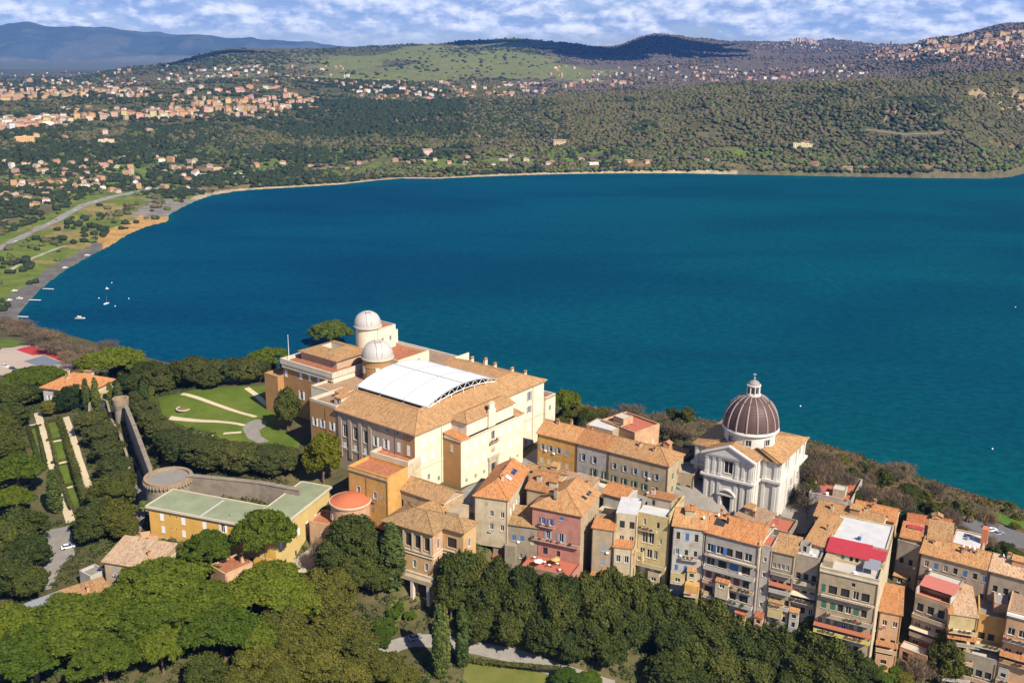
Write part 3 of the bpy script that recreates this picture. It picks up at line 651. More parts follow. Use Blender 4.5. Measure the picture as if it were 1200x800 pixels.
# singled-out buildings
S1 = lambda px, py, kind, wall, roof, label, k=1.0, rz=None: tag(far_house(px, py, kind, wall, roof, '', 'landmark houses across the lake', k, rz), label)
S1(30, 168, 'slab', 'yellow', 'flat', 'long yellow palace below the orange town', 1.25, 0.3); S1(43, 165, 'tall', 'yellow', 'roof_tan', 'yellow tower block behind the long yellow palace', 0.9)
S1(125, 170, 'slab', 'cream', 'flat', 'pale terraced convent standing in the woods', 1.1, 0.3); S1(124, 160, 'tall', 'cream', 'roof_tan', 'pale tower of the convent in the woods', 0.85)
S1(76, 163, 'villa', 'orange', 'roof_red', 'orange cube house between the two large pale buildings', 1.0)
S1(175, 156, 'villa', 'cream', 'roof_tan', 'cream villa with a terrace right of the convent', 1.2)
S1(100, 222, 'block', 'white', 'roof_tan', 'white house with a pointed top among the shore gardens', 0.8); S1(235, 206, 'shed', 'white', 'flat', 'white roofed lake restaurant by the far beach', 1.2); S1(283, 210, 'shed', 'white', 'flat', 'white boathouse behind the sand of the far beach', 1.1)
S1(940, 174, 'slab', 'cream', 'flat', 'long pale farmhouse alone on the wooded slope', 1.15, -0.1); S1(945, 170, 'villa', 'pink', 'roof_red', 'pink wing behind the long pale farmhouse', 1.0)
S1(828, 190, 'cottage', 'white', 'roof_red', 'small white house by a clearing on the right shore', 1.0); S1(955, 195, 'villa', 'buff', 'roof_red', 'red roofed house at the water on the right shore', 1.1); S1(993, 200, 'terrace', 'buff', 'roof_tan', 'brown roofed house at the water on the right shore', 0.9); S1(1013, 199, 'villa', 'orange', 'roof_red', 'bright orange house farthest right on the shore', 1.0)
S1(655, 170, 'terrace', 'buff', 'roof_tan', 'brown farmhouse in a clearing above the middle shore', 1.2); S1(500, 181, 'terrace', 'cream', 'roof_tan', 'wide cream house above the middle shore', 1.1); S1(560, 163, 'villa', 'cream', 'roof_or' if 0 else 'roof_orange', 'cream villa high on the middle slope', 1.0)
ORD = ['first', 'second', 'third', 'fourth', 'fifth', 'sixth', 'seventh', 'eighth', 'ninth', 'tenth', 'eleventh', 'twelfth', 'thirteenth', 'fourteenth', 'fifteenth', 'sixteenth', 'seventeenth', 'eighteenth', 'nineteenth', 'twentieth'] + [f'{i}th' for i in range(21, 90)]
def tell_apart():
    same = {}
    for o, px in HN: same.setdefault(o['label'], []).append((px, o))
    for lb, l in same.items():
        if len(l) > 1:
            for i, (px, o) in enumerate(sorted(l, key=lambda t: t[0])): o['label'] = lb + ', ' + ORD[i] + ' from left'
tell_apart()
# what is left of the suburbs is past counting
def far_specks():
    mb = MB(); pts = []
    for (x0, x1, y0, y1, n) in ((0, 190, 105, 116, 70), (200, 372, 114, 130, 80), (60, 330, 128, 141, 80), (0, 80, 138, 152, 60), (0, 230, 188, 246, 90), (1040, 1200, 44, 70, 120), (0, 420, 78, 100, 90), (400, 640, 96, 116, 90), (640, 830, 78, 98, 60), (1010, 1200, 40, 74, 120), (830, 1010, 78, 98, 50), (885, 985, 46, 62, 40), (0, 170, 92, 120, 60)):
        for _ in range(n): pts.append((random.uniform(x0, x1), random.uniform(y0, y1)))
    wm = [plaster('speck_' + k, WALLC[k]) for k in ('cream', 'white', 'pink', 'orange', 'orange', 'buff')]
    for p in pts:
        w = ray_ground(*p, t0=2000, t1=14000)
        if w[2] < -250 or math.hypot(w[0], w[1]) > 9500: continue
        L, D, H = random.uniform(8, 17), random.uniform(7, 11), random.uniform(5, 11); a = random.uniform(0, pi); ca_, sa = cos(a), sin(a)
        t = lambda x, y, z: (w[0] + x * ca_ - y * sa, w[1] + x * sa + y * ca_, w[2] + z); q = [(-L / 2, -D / 2), (L / 2, -D / 2), (L / 2, D / 2), (-L / 2, D / 2)]; m_ = random.choice(wm); rf = random.choice(list(TF.values()))
        for i in range(4): mb.face([t(*q[i], -3), t(*q[(i + 1) % 4], -3), t(*q[(i + 1) % 4], H), t(*q[i], H)], m_)
        e, f = t(-L / 2, 0, H + 2.2), t(L / 2, 0, H + 2.2)
        mb.face([t(*q[0], H), t(*q[1], H), f, e], rf); mb.face([t(*q[2], H), t(*q[3], H), e, f], rf); mb.face([t(*q[1], H), t(*q[2], H), f], m_); mb.face([t(*q[3], H), t(*q[0], H), e], m_)
    o = mb.build('distant_houses'); tag(o, 'countless small houses scattered over the far suburbs', 'houses', kind='stuff')
far_specks()

# ------------------------------------------------------------------ far road, cars, jetties, boats
def strip(name, pts, width, mat, lift=0.06, step=4.0, parent=None):
    """a flat band laid on the ground along world points"""
    p = np.array(pts, float); seg = np.r_[0, np.cumsum(np.hypot(*np.diff(p, axis=0).T))]; n = max(2, int(seg[-1] / step)); s = np.linspace(0, seg[-1], n)
    x, y = np.interp(s, seg, p[:, 0]), np.interp(s, seg, p[:, 1]); dx, dy = np.gradient(x), np.gradient(y); l = np.hypot(dx, dy); nx, ny = -dy / l, dx / l
    V = []
    for k in (-.5, 0, .5):
        xx, yy = x + nx * width * k, y + ny * width * k; V.append(np.c_[xx, yy, ground_z(xx, yy) + lift])
    V = np.concatenate(V, 1).reshape(-1, 3); i = (np.arange(n - 1) * 3)[:, None] + np.array([0, 1])[None]; i = i.ravel()
    return tag(link(npmesh(name, V, np.c_[i, i + 3, i + 4, i + 1], [mat]), name), kind='structure')
M_asph = plain('asphalt', (0.12, 0.112, 0.105), 0.9, 0, 0.25, 0.3)
M_gravel = plain('gravel', (0.30, 0.255, 0.19), 0.95, 0, 0.2, 0.6)
M_pave = plain('stone_paving', (0.20, 0.18, 0.155), 0.9, 0, 0.3, 0.5)
M_track = plain('hill_track', (0.17, 0.145, 0.11), .95)
for t in TRACK_W: strip('hill_track', t, 3.2, M_track, .5, 12)
strip('shore_road', ROAD_W, 13, M_pave, 0.5, 12)
strip('beach_track', [ray_ground(*p)[:2] for p in ((10, 318), (40, 302), (60, 294), (85, 285))], 5, M_gravel, 0.4, 8)
M_white = plain('white_paint', (0.78, 0.77, 0.74), 0.5, 0, 0.06); M_boatw = plain('deck_wood', (0.30, 0.20, 0.11), 0.6)
M_carp = [plain('car_' + n, c, 0.3, 0.1, 0.05, 1, 0.5) for n, c in (('white', (0.75, 0.75, 0.75)), ('grey', (0.25, 0.26, 0.28)), ('dark', (0.05, 0.055, 0.06)), ('red', (0.40, 0.04, 0.03)), ('blue', (0.04, 0.09, 0.28)))]
M_tyre = plain('tyre_rubber', (0.03, 0.03, 0.03), 0.9); M_metal = plain('grey_metal', (0.42, 0.42, 0.42), 0.45, 0.6, 0.1)
def car_parts(pm):
    b = MB(); prof = [(-2.1, .35), (2.1, .35), (2.15, .75), (1.2, .92), (-1.75, .95), (-2.15, .8)]
    for sy in (-.85, .85):
        q = [(x, sy, z) for x, z in prof]; b.face(q if sy < 0 else q[::-1], pm)
    for i in range(len(prof)):
        (xa, za), (xb, zb) = prof[i], prof[(i + 1) % len(prof)]; b.face([(xa, -.85, za), (xa, .85, za), (xb, .85, zb), (xb, -.85, zb)], pm)
    c = MB(); lo = [(-1.7, -.80, .94), (.95, -.80, .92), (.95, .80, .92), (-1.7, .80, .94)]; hi = [(-1.35, -.62, 1.45), (.25, -.62, 1.45), (.25, .62, 1.45), (-1.35, .62, 1.45)]
    for i in range(4): c.face([lo[i], lo[(i + 1) % 4], hi[(i + 1) % 4], hi[i]], M_glass)
    c.face(hi, pm); w = MB(); w.tube([(0, -.1, 0), (0, .1, 0)], .32, M_tyre, 10)
    return b.mesh('body'), c.mesh('cabin'), w.mesh('wheel')
CARM = [car_parts(m_) for m_ in M_carp]; CARN = ['white', 'grey', 'dark', 'red', 'blue']
def car(px, py, ci, rz, label, group=None, z=None):
    w = ray_ground(px, py) if z is None else P(px, py, z); e = empty('parked_car', w + np.array([0, 0, .05]), rz, label, 'car', group); bm_, cm_, wm_ = CARM[ci]
    link(bm_, 'body', e); link(cm_, 'cabin', e)
    for sx in (-1.3, 1.35):
        for sy in (-.8, .8): link(wm_, 'wheel', e, (sx, sy, .32))
    return e
for i, (px, py, ci) in enumerate(((8, 287, 2), (18, 283, 0), (27, 279, 1), (38, 273, 3), (47, 268.5, 2), (57, 263, 0), (66, 258, 2), (78, 252, 1), (88, 246.5, 0), (97, 242, 2), (112, 236.5, 0), (124, 232.5, 1))):
    car(px, py, ci, 0.9, f'{CARN[ci]} car on the lakeside road, {["first","second","third","fourth","fifth","sixth","seventh","eighth","ninth","tenth","eleventh","twelfth"][i]} from the left edge', 'cars on the lakeside road')
def boat(name, px, py, L, label, mast=False, rz=0.2):
    w = P(px, py, 0) if name != 'beached_boat' else ray_ground(px, py) + np.array([0, 0, .3]); e = empty(name, w, rz, label, 'boat', 'boats moored off the beach'); h = MB(); B = L * .32; secs = []
    for t, k in ((-.5, .82), (-.2, 1.0), (.15, .92), (.38, .5), (.5, .03)):
        secs.append([(t * L, -B / 2 * k, .75 + .25 * max(t, 0)), (t * L, -B / 2 * k * .7, -.1), (t * L, 0, -.35), (t * L, B / 2 * k * .7, -.1), (t * L, B / 2 * k, .75 + .25 * max(t, 0))])
    for a, b_ in zip(secs[:-1], secs[1:]):
        for j in range(4): h.face([a[j], b_[j], b_[j + 1], a[j + 1]], M_white)
    h.face(secs[0], M_white); h.build('hull', e)
    d = MB(); d.face([s_[0] for s_ in secs] + [s_[4] for s_ in reversed(secs)], M_boatw if not mast else M_white); d.build('deck', e)
    c = MB(); c.box(-L * .22, -B * .28, .7, L * .12, B * .28, 1.5 if not mast else 1.15, M_white, 'u'); c.box(-L * .2, -B * .285, .95, L * .1, B * .285, 1.25 if not mast else 1.05, M_glass, 'ut'); c.build('cabin', e)
    if mast:
        k = MB(); k.tube([(L * .08, 0, .8), (L * .08, 0, L * 1.25)], [.09, .05], M_metal, 6); k.tube([(L * .08, 0, 1.9), (-L * .4, 0, 1.8)], .06, M_metal, 6); k.build('mast', e)
    else:
        if name == 'beached_boat': return tag(e, None, None, 'boats drawn up on the beach')
        k = MB(); k.box(-L * .3, -B * .35, 2.2, L * .1, B * .35, 2.3, M_white)
        for sx in (-.28, .08):
            for sy in (-.3, .3): k.tube([(L * sx, B * sy, .8), (L * sx, B * sy, 2.25)], .05, M_metal, 4)
        k.build('awning', e)
boat('motor_boat', 94, 373, 10, 'white motor boat with an awning, nearest of the moored boats', False, 0.1)
boat('sailing_boat', 125, 356, 7.5, 'white sailing boat with a bare mast moored off the beach', True, 1.2)
boat('rowing_boat', 125.5, 338.5, 3.6, 'small white boat moored beyond the sailing boat', False, 0.2)
for px, py, L_, rz_, lb in ((17, 341, 6, .4, 'white boat drawn up on the beach, farthest back of the near cluster'), (23, 350, 7, .1, 'white boat on the beach beside the near jetty'), (11, 352, 6, .8, 'white boat on the sand at the left picture edge'), (76, 314, 6, .5, 'white boat on the sand halfway along the beach'), (102, 299.5, 7, .3, 'white boat on the sand just before the dry reeds')): boat('beached_boat', px, py, L_, lb, False, rz_)
for (px, py) in ((116, 349.5), (131, 331.5), (151, 350), (135, 359), (590, 466), (1163, 526), (1190, 360), (938, 476)):
    w = P(px, py, 0); k = MB(); k.lathe([(0, -.3), (.5, -.1), (.62, .2), (.45, .6), (.16, .72), (.14, 1.0), (0, 1.05)], M_white, n=10); o = k.build('mooring_buoy'); o.location = w; tag(o, 'white mooring buoy floating on the lake', 'buoy', 'buoys on the lake')
for (a, b_, lb) in (((50, 338), (63, 338.5), 'wooden jetty nearer the middle of the beach'), ((34, 351), (48, 351.5), 'wooden jetty towards the near end of the beach'), ((21, 370.5), (33, 371), 'wooden jetty at the near tip of the beach')):
    p, q = P(*a, .9), P(*b_, .9); L = np.hypot(*(q - p)[:2]); e = empty('jetty', p, math.atan2(q[1] - p[1], q[0] - p[0]), lb, 'jetty', 'jetties of the beach')
    k = MB(); k.box(0, -.9, -.12, L, .9, 0, M_white); k.build('deck', e)
    for i in range(int(L / 4) + 1):
        for sy in (-.75, .75):
            k = MB(); k.tube([(min(i * 4 + .3, L - .2), sy, -2.2), (min(i * 4 + .3, L - .2), sy, -.1)], .12, M_boatw, 5); k.build('post', e)

# fair weather clouds overhead; their shadows lie on the hills
M_cloud, nt, b = newmat('cloud_white'); b.inputs['Base Color'].default_value = (.9, .9, .9, 1); b.inputs['Roughness'].default_value = 1
for i, (px, py, sx, sy) in enumerate(((742, 56, 760, 1300), (560, 50, 200, 260), (250, 62, 300, 260))):
    g = ray_ground(px, py, 0, 1500, 12000); t = (1800 - g[2]) / SUN_DIR.z; c_ = g + np.array(SUN_DIR) * t; rng = np.random.default_rng(i + 3); n = 46; q_ = rng.standard_normal((n, 2)) * .42; k = np.hypot(q_[:, 0], q_[:, 1]) < 1; q_ = q_[k]; n = len(q_)
    rad = rng.uniform(.18, .42, n) * min(sx, sy); pos = np.c_[q_[:, 0] * sx, q_[:, 1] * sy, rad * .3]; V, Fc = ICO2; vv = (V[None] * rad[:, None, None] * np.array([1, 1, .55]) * (1 + .05 * rng.standard_normal((n, len(V), 1))) + pos[:, None]).reshape(-1, 3); vv[:, 2] = np.maximum(vv[:, 2], 0)
    o = link(npmesh('cloud', vv, (Fc[None] + (np.arange(n) * len(V))[:, None, None]).reshape(-1, 3), [M_cloud], None, True), 'cloud', None, c_); tag(o, kind='structure')
# ------------------------------------------------------------------ building kit
M_frame = plain('window_frame_paint', (0.62, 0.60, 0.56), 0.6, 0, 0.05); M_wood = plain('brown_joinery', (0.14, 0.075, 0.04), 0.6, 0, 0.2)
M_plant = [plain('planter_green', (0.05, 0.09, 0.02), .9), plain('planter_dark', (0.03, 0.05, 0.015), .9), plain('planter_flower', (0.30, 0.06, 0.08), .9)]; M_stone = plaster('travertine', (0.50, 0.42, 0.30), 0.2, 0.25); M_trim = plaster('pale_trim', (0.64, 0.55, 0.42), 0.15, 0.25)
SHUT = {'w': plain('shutter_white', (0.70, 0.69, 0.66), 0.6, 0, .06), 'g': plain('shutter_green', (0.055, 0.14, 0.085), 0.6, 0, .15), 'u': plain('shutter_blue', (0.06, 0.13, 0.30), 0.6, 0, .15), 'b': plain('shutter_brown', (0.15, 0.08, 0.045), 0.6, 0, .2), 's': plain('shutter_greyblue', (0.24, 0.28, 0.33), 0.6, 0, .1), 'y': plain('shutter_sand', (0.48, 0.42, 0.32), 0.6, 0, .1), 'm': plain('shutter_maroon', (0.16, 0.05, 0.045), 0.6, 0, .15)}
WCACHE = {}
def window_mesh(w, h, trim, door, glass):
    k = (round(w, 2), round(h, 2), trim, door, glass)
    if k in WCACHE: return WCACHE[k]
    mb = MB(); fm = M_wood if door else M_frame; g = M_dark if glass == 'n' else M_glass  # open windows get a near-black panel, their inner shade put into colour
    mb.face([(-w / 2, .24, 0), (w / 2, .24, 0), (w / 2, .24, h), (-w / 2, .24, h)], g)
    if glass != 'n':
        t = .09
        for a in ((-w / 2, 0, -w / 2 + t, h), (w / 2 - t, 0, w / 2, h), (-w / 2 + t, h - t, w / 2 - t, h), (-w / 2 + t, 0, w / 2 - t, t), (-t / 2, t, t / 2, h - t)): mb.box(a[0], .15, a[1], a[2], .235, a[3], fm)
    if not door: mb.box(-w / 2 - .12, -.14, -.12, w / 2 + .12, -.003, -.003, M_trim)
    if trim:
        t = .2
        for a in ((-w / 2 - t, 0, -w / 2, h), (w / 2, 0, w / 2 + t, h), (-w / 2 - t, h, w / 2 + t, h + t)): mb.box(a[0], -.07, a[1], a[2], -.003, a[3], M_trim)
    WCACHE[k] = mb.mesh('window'); return WCACHE[k]
def shutter_mesh(w, h, m):
    k = ('s', round(w, 2), round(h, 2), m.name)
    if k in WCACHE: return WCACHE[k]
    mb = MB(); mb.box(-w / 2, -.03, 0, w / 2, .03, h, m)
    n = max(3, int(h / .35))
    for i in range(n): mb.box(-w / 2 + .06, -.055, (i + .25) * h / n, w / 2 - .06, -.031, (i + .7) * h / n, m)
    WCACHE[k] = mb.mesh('shutter'); return WCACHE[k]
def slab(mb, polys, t, m, edge=None):
    """roof skin with thickness: polys are top faces; free edges get a fascia"""
    edge = edge or m; cnt = {}
    key = lambda p: tuple(round(c, 3) for c in p)
    for q in polys:
        mb.face(q, m); mb.face([(x, y, z - t) for x, y, z in reversed(q)], edge)
        for a, b_ in zip(q, q[1:] + q[:1]):
            e = frozenset((key(a), key(b_))); cnt.setdefault(e, []).append((a, b_))
    for e, l in cnt.items():
        if len(l) == 1:
            (a, b_) = l[0]; mb.face([(a[0], a[1], a[2] - t), (b_[0], b_[1], b_[2] - t), b_, a], edge)
FDIR = {'f': ((1, 0), (0, 1), 0), 'r': ((0, 1), (-1, 0), pi / 2), 'b': ((-1, 0), (0, -1), pi), 'l': ((0, -1), (1, 0), -pi / 2)}
class Bld:
    def __init__(s, name, label, A, B, ze, zb, D=10, cat='house', group=None):
        a, b_ = P(*A, ze), P(*B, ze); s.o = a[:2]; d = (b_ - a)[:2]; s.L = float(np.hypot(*d)); s.u = d / s.L; s.v = np.array([-s.u[1], s.u[0]])
        s.zb = zb; s.H = ze - zb; s.rz = math.atan2(s.u[1], s.u[0])
        if isinstance(D, tuple): D = float((P(*D, ze)[:2] - s.o) @ s.v)
        s.D = float(D); s.root = empty(name, (a[0], a[1], zb), s.rz, label, cat, group); s.roofs = []
    def at(s, px, py, z):                                   # pixel at local height z -> local x, y
        w = P(px, py, z + s.zb)[:2] - s.o; return float(w @ s.u), float(w @ s.v)
    def on(s, face, px, py, c):                             # pixel on the wall plane x = c or y = c -> position along it, height
        d = ray(px, py); n = s.v if face in 'fb' else s.u; p0 = s.o + n * c; t = (p0 @ n) / (d[:2] @ n); w = d * t
        q = w[:2] - s.o; return float(q @ (s.u if face in 'fb' else s.v)), float(w[2] + CAM_Z - s.zb)
    def box(s, x0, y0, z0, x1, y1, z1, m, name, skip=''):
        mb = MB(); mb.box(x0, y0, z0, x1, y1, z1, m, skip); return mb.build(name, s.root)
    def wall(s, m, x0=0, y0=0, x1=None, y1=None, z0=0, z1=None, wins=(), faces='frbl', name='wall', split=None, top=False):
        """outer walls with real openings. wins: (face, along, sill, w, h, style) - along is x on f/b and y on r/l
        split: {face: [(along0, along1, material)]} recolours a stretch of a face"""
        x1 = s.L if x1 is None else x1; y1 = s.D if y1 is None else y1; z1 = s.H if z1 is None else z1; mb = MB()
        for f in faces:
            (dx, dy), (ix, iy), rz = FDIR[f]; ox, oy = {'f': (x0, y0), 'r': (x1, y0), 'b': (x1, y1), 'l': (x0, y1)}[f]
            ln = (x1 - x0) if f in 'fb' else (y1 - y0); W_ = []
            for wn in wins:
                if wn[0] != f: continue
                a = {'f': wn[1] - x0, 'r': wn[1] - y0, 'b': x1 - wn[1], 'l': y1 - wn[1]}[f]; w, h = wn[3], wn[4]
                if a - w / 2 < .05 or a + w / 2 > ln - .05 or wn[2] < z0 + .02 or wn[2] + h > z1 - .05: continue
                if any(abs(a - p[0]) < (w + p[2]) / 2 + .05 and wn[2] < p[1] + p[3] + .05 and p[1] < wn[2] + h + .05 for p in W_): continue
                W_.append((a, wn[2], w, h, wn[5]))
            segs = [0, ln] + [q for a, z, w, h, st in W_ for q in (a - w / 2, a + w / 2)]
            for (c0, c1, cm) in (split or {}).get(f, ()): segs += [max(0, c0), min(ln, c1)]
            xs = sorted(set(round(q, 4) for q in segs)); zs = sorted(set([z0, z1] + [round(q, 4) for a, z, w, h, st in W_ for q in (z, z + h)]))
            pt = lambda t, z, k=0.0: (ox + dx * t + ix * k, oy + dy * t + iy * k, z)
            for i in range(len(xs) - 1):
                cx = (xs[i] + xs[i + 1]) / 2; mm = m
                for (c0, c1, cm) in (split or {}).get(f, ()):
                    if c0 <= cx <= c1: mm = cm
                run = None
                for j in range(len(zs) - 1):
                    cz = (zs[j] + zs[j + 1]) / 2
                    if any(abs(cx - a) < w / 2 and z < cz < z + h for a, z, w, h, st in W_): continue
                    mb.face([pt(xs[i], zs[j]), pt(xs[i + 1], zs[j]), pt(xs[i + 1], zs[j + 1]), pt(xs[i], zs[j + 1])], mm)
            for a, z, w, h, st in W_:
                l, r, k = a - w / 2, a + w / 2, .25
                mb.face([pt(l, z), pt(l, z, k), pt(l, z + h, k), pt(l, z + h)], m); mb.face([pt(r, z, k), pt(r, z), pt(r, z + h), pt(r, z + h, k)], m)
                mb.face([pt(l, z + h), pt(l, z + h, k), pt(r, z + h, k), pt(r, z + h)], m); mb.face([pt(l, z, k), pt(l, z), pt(r, z), pt(r, z, k)], m)
                s.put_window(f, pt(a, z), w, h, st)
        if top: mb.face([(x0, y0, z1), (x1, y0, z1), (x1, y1, z1), (x0, y1, z1)], m)
        return mb.build(name, s.root)
    def put_window(s, f, loc, w, h, st):
        """style letters: p plain, t stone trim, c closed shutters, o open shutters, d door, n near-black panel for unlit depth; then a shutter colour letter"""
        door = 'd' in st[0]; o = link(window_mesh(w, h, 't' in st, door, 'n' if 'n' in st[:2] else ''), 'door' if door else 'window', s.root, loc, FDIR[f][2])
        if st[0] in 'co':
            sm = SHUT[st[1]]
            for sx in (-1, 1):
                if st[0] == 'c': link(shutter_mesh(w / 2 - .02, h - .04, sm), 'shutter', o, (sx * w / 4, .06, .02))
                else: link(shutter_mesh(w / 2, h, sm), 'shutter', o, (sx * (w * .75 + .03), -.065, 0), sx * 0.12)
    def wpx(s, face, c, pts, w, h, st):
        """windows from the pixel of their centre on the plane c"""
        r = []
        for p in pts:
            a, z = s.on(face, p[0], p[1], c); r.append((face, a, z - h / 2, w, h, st))
        return r
    def grid(s, face, a0, a1, n, zs, w, h, st, skip=0.0):
        r = []
        for z in zs:
            for i in range(n):
                if random.random() < skip: continue
                q = random.choice(st) if isinstance(st, (list, tuple)) else st
                r.append((face, a0 + (a1 - a0) * (i + .5) / n, z, w, h, q))
        return r
    def roof(s, kind, m, x0=0, y0=0, x1=None, y1=None, z=None, rise=2.5, o=.5, t=.22, wallm=None, name='roof', ridge=True):
        x1 = s.L if x1 is None else x1; y1 = s.D if y1 is None else y1; z = s.H if z is None else z
        X0, Y0, X1, Y1 = x0 - o, y0 - o, x1 + o, y1 + o; w, d = X1 - X0, Y1 - Y0; e = z + .03; mb = MB(); ri = []; gab = []
        if kind in ('hip', 'hipl', 'hipr', 'gx') and (kind != 'hip' or w >= d):
            k = rise / (d / 2) * o; e -= 0; yc = (Y0 + Y1) / 2; i0 = d / 2 if kind in ('hip', 'hipl') else 0; i1 = d / 2 if kind in ('hip', 'hipr') else 0
            i0 = min(i0, w / 2); i1 = min(i1, w / 2); zr = e + rise
            p, q = (X0 + i0, yc, zr), (X1 - i1, yc, zr); A, B_, C_, D_ = (X0, Y0, e), (X1, Y0, e), (X1, Y1, e), (X0, Y1, e)
            polys = [[A, B_, q, p], [C_, D_, p, q]]
            if i1: polys.append([B_, C_, q]); ri += [(B_, q), (C_, q)]
            else: gab.append(((x1, y0), (x1, y1), (x1, yc)))
            if i0: polys.append([D_, A, p]); ri += [(A, p), (D_, p)]
            else: gab.append(((x0, y1), (x0, y0), (x0, yc)))
            if abs(q[0] - p[0]) > .01: ri.append((p, q))
            if abs(q[0] - p[0]) <= .01: polys[0] = [A, B_, p]; polys[1] = [C_, D_, p]; polys = [[pp if pp != q else p for pp in poly] for poly in polys]
            zf = lambda x, y: zr - abs(y - yc) / (d / 2) * rise
            gz_ = lambda x, y: zf(x, y) - .25
        elif kind in ('hip', 'gy', 'hipf', 'hipb'):
            xc = (X0 + X1) / 2; j0 = w / 2 if kind in ('hip', 'hipf') else 0; j1 = w / 2 if kind in ('hip', 'hipb') else 0; j0 = min(j0, d / 2); j1 = min(j1, d / 2); zr = e + rise
            p, q = (xc, Y0 + j0, zr), (xc, Y1 - j1, zr); A, B_, C_, D_ = (X0, Y0, e), (X1, Y0, e), (X1, Y1, e), (X0, Y1, e)
            polys = [[B_, C_, q, p], [D_, A, p, q]]
            if j0: polys.append([A, B_, p]); ri += [(A, p), (B_, p)]
            else: gab.append(((x0, y0), (x1, y0), (xc, y0)))
            if j1: polys.append([C_, D_, q]); ri += [(C_, q), (D_, q)]
            else: gab.append(((x1, y1), (x0, y1), (xc, y1)))
            ri.append((p, q)); zf = lambda x, y: zr - abs(x - xc) / (w / 2) * rise
            gz_ = lambda x, y: zf(x, y) - .25
        else:                                               # shed: s + side where it is low
            lo = kind[1]; zz = {'f': (0, 0, 1, 1), 'b': (1, 1, 0, 0), 'l': (0, 1, 1, 0), 'r': (1, 0, 0, 1)}[lo]
            q = [(X0, Y0, e + zz[0] * rise), (X1, Y0, e + zz[1] * rise), (X1, Y1, e + zz[2] * rise), (X0, Y1, e + zz[3] * rise)]; polys = [q]
            zf = {'f': lambda x, y: e + rise * (y - Y0) / d, 'b': lambda x, y: e + rise * (Y1 - y) / d, 'l': lambda x, y: e + rise * (x - X0) / w, 'r': lambda x, y: e + rise * (X1 - x) / w}[lo]
            gz_ = lambda x, y: zf(x, y) - .25
            c = [(x0, y0), (x1, y0), (x1, y1), (x0, y1)]
            for i in range(4): gab.append((c[i], c[(i + 1) % 4], None))
        slab(mb, polys, t, m, m)
        if ridge:
            for a, b_ in ri: mb.tube([(a[0], a[1], a[2] + .02), (b_[0], b_[1], b_[2] + .02)], .16, m, 6)
        r = mb.build(name, s.root)
        if gab and wallm:
            g = MB()
            for a, b_, c in gab:
                if c is None:
                    za, zb_ = gz_(*a), gz_(*b_)
                    if za > z + .06 or zb_ > z + .06: g.face([(*a, z - .01), (*b_, z - .01), (*b_, max(zb_, z)), (*a, max(za, z))], wallm)
                else: g.face([(*a, z - .01), (*b_, z - .01), (*c, gz_(*c))], wallm)
            if g.f: g.build('gable', s.root)
        s.roofs.append((r, zf)); r_ = r; s.last = (r, zf); return r
    def chimney(s, x, y, m=None, w=.8, d=.6, h=1.5, ref=None):
        r, zf = ref or s.last; z = zf(x, y); m = m or M_trim; mb = MB(); mb.box(x - w / 2, y - d / 2, z - .8, x + w / 2, y + d / 2, z + h, m, 'u')
        mb.box(x - w / 2 - .1, y - d / 2 - .1, z + h, x + w / 2 + .1, y + d / 2 + .1, z + h + .12, T_or); mb.box(x - w / 2 + .1, y - d / 2 + .1, z + h + .12, x + w / 2 - .1, y + d / 2 - .1, z + h + .4, M_dark)
        mb.face([(x - w / 2 - .1, y - d / 2 - .1, z + h + .42), (x + w / 2 + .1, y - d / 2 - .1, z + h + .42), (x + w / 2 + .1, y, z + h + .75), (x - w / 2 - .1, y, z + h + .75)], T_or); mb.face([(x + w / 2 + .1, y + d / 2 + .1, z + h + .42), (x - w / 2 - .1, y + d / 2 + .1, z + h + .42), (x - w / 2 - .1, y, z + h + .75), (x + w / 2 + .1, y, z + h + .75)], T_or)
        return mb.build('chimney', r)
    def antenna(s, x, y, h=2.8, ref=None, z=None):
        r, zf = ref or s.last; z = zf(x, y) if z is None else z; mb = MB(); mb.tube([(x, y, z - .2), (x, y, z + h)], .035, M_metal, 5)
        for k in (.3, .6, .9): mb.tube([(x - .5, y + .1 * k, z + h - k), (x + .5, y - .1 * k, z + h - k)], .02, M_metal, 4)
        mb.tube([(x, y - .6, z + h - .1), (x, y + .6, z + h - .1)], .02, M_metal, 4); return mb.build('antenna', r)
    def dish(s, x, y, ref=None, z=None, r_=.45):
        r, zf = ref or s.last; z = zf(x, y) if z is None else z; mb = MB(); mb.tube([(x, y, z - .1), (x, y, z + .8)], .04, M_metal, 5)
        c = Vector((x, y, z + 1.0)); d = (Vector((s.u @ np.array([.7, -.7]), s.v @ np.array([.7, -.7]), .5))).normalized(); a = d.orthogonal().normalized(); b_ = d.cross(a)
        pr = [(0, 0), (r_ * .6, .06), (r_, .18)]
        for i in range(12):
            t0, t1 = 2 * pi * i / 12, 2 * pi * (i + 1) / 12
            for (r0, h0), (r1, h1) in zip(pr[:-1], pr[1:]):
                q = [c + (a * cos(t) + b_ * sin(t)) * rr + d * hh for t, rr, hh in ((t0, r0, h0), (t0, r1, h1), (t1, r1, h1), (t1, r0, h0))]
                mb.face(q if r0 else [q[0], q[1], q[2]], M_white)
        mb.tube([c, c + d * .5], .025, M_metal, 4); return mb.build('satellite_dish', r)
    def skylight(s, x, y, w=.9, h=1.2, m=None, ref=None, name='skylight'):
        r, zf = ref or s.last; mb = MB(); q = [(x - w / 2, y - h / 2), (x + w / 2, y - h / 2), (x + w / 2, y + h / 2), (x - w / 2, y + h / 2)]
        slab(mb, [[(a, b_, zf(a, b_) + .12) for a, b_ in q]], .1, m or M_glass, M_metal); return mb.build(name, r)
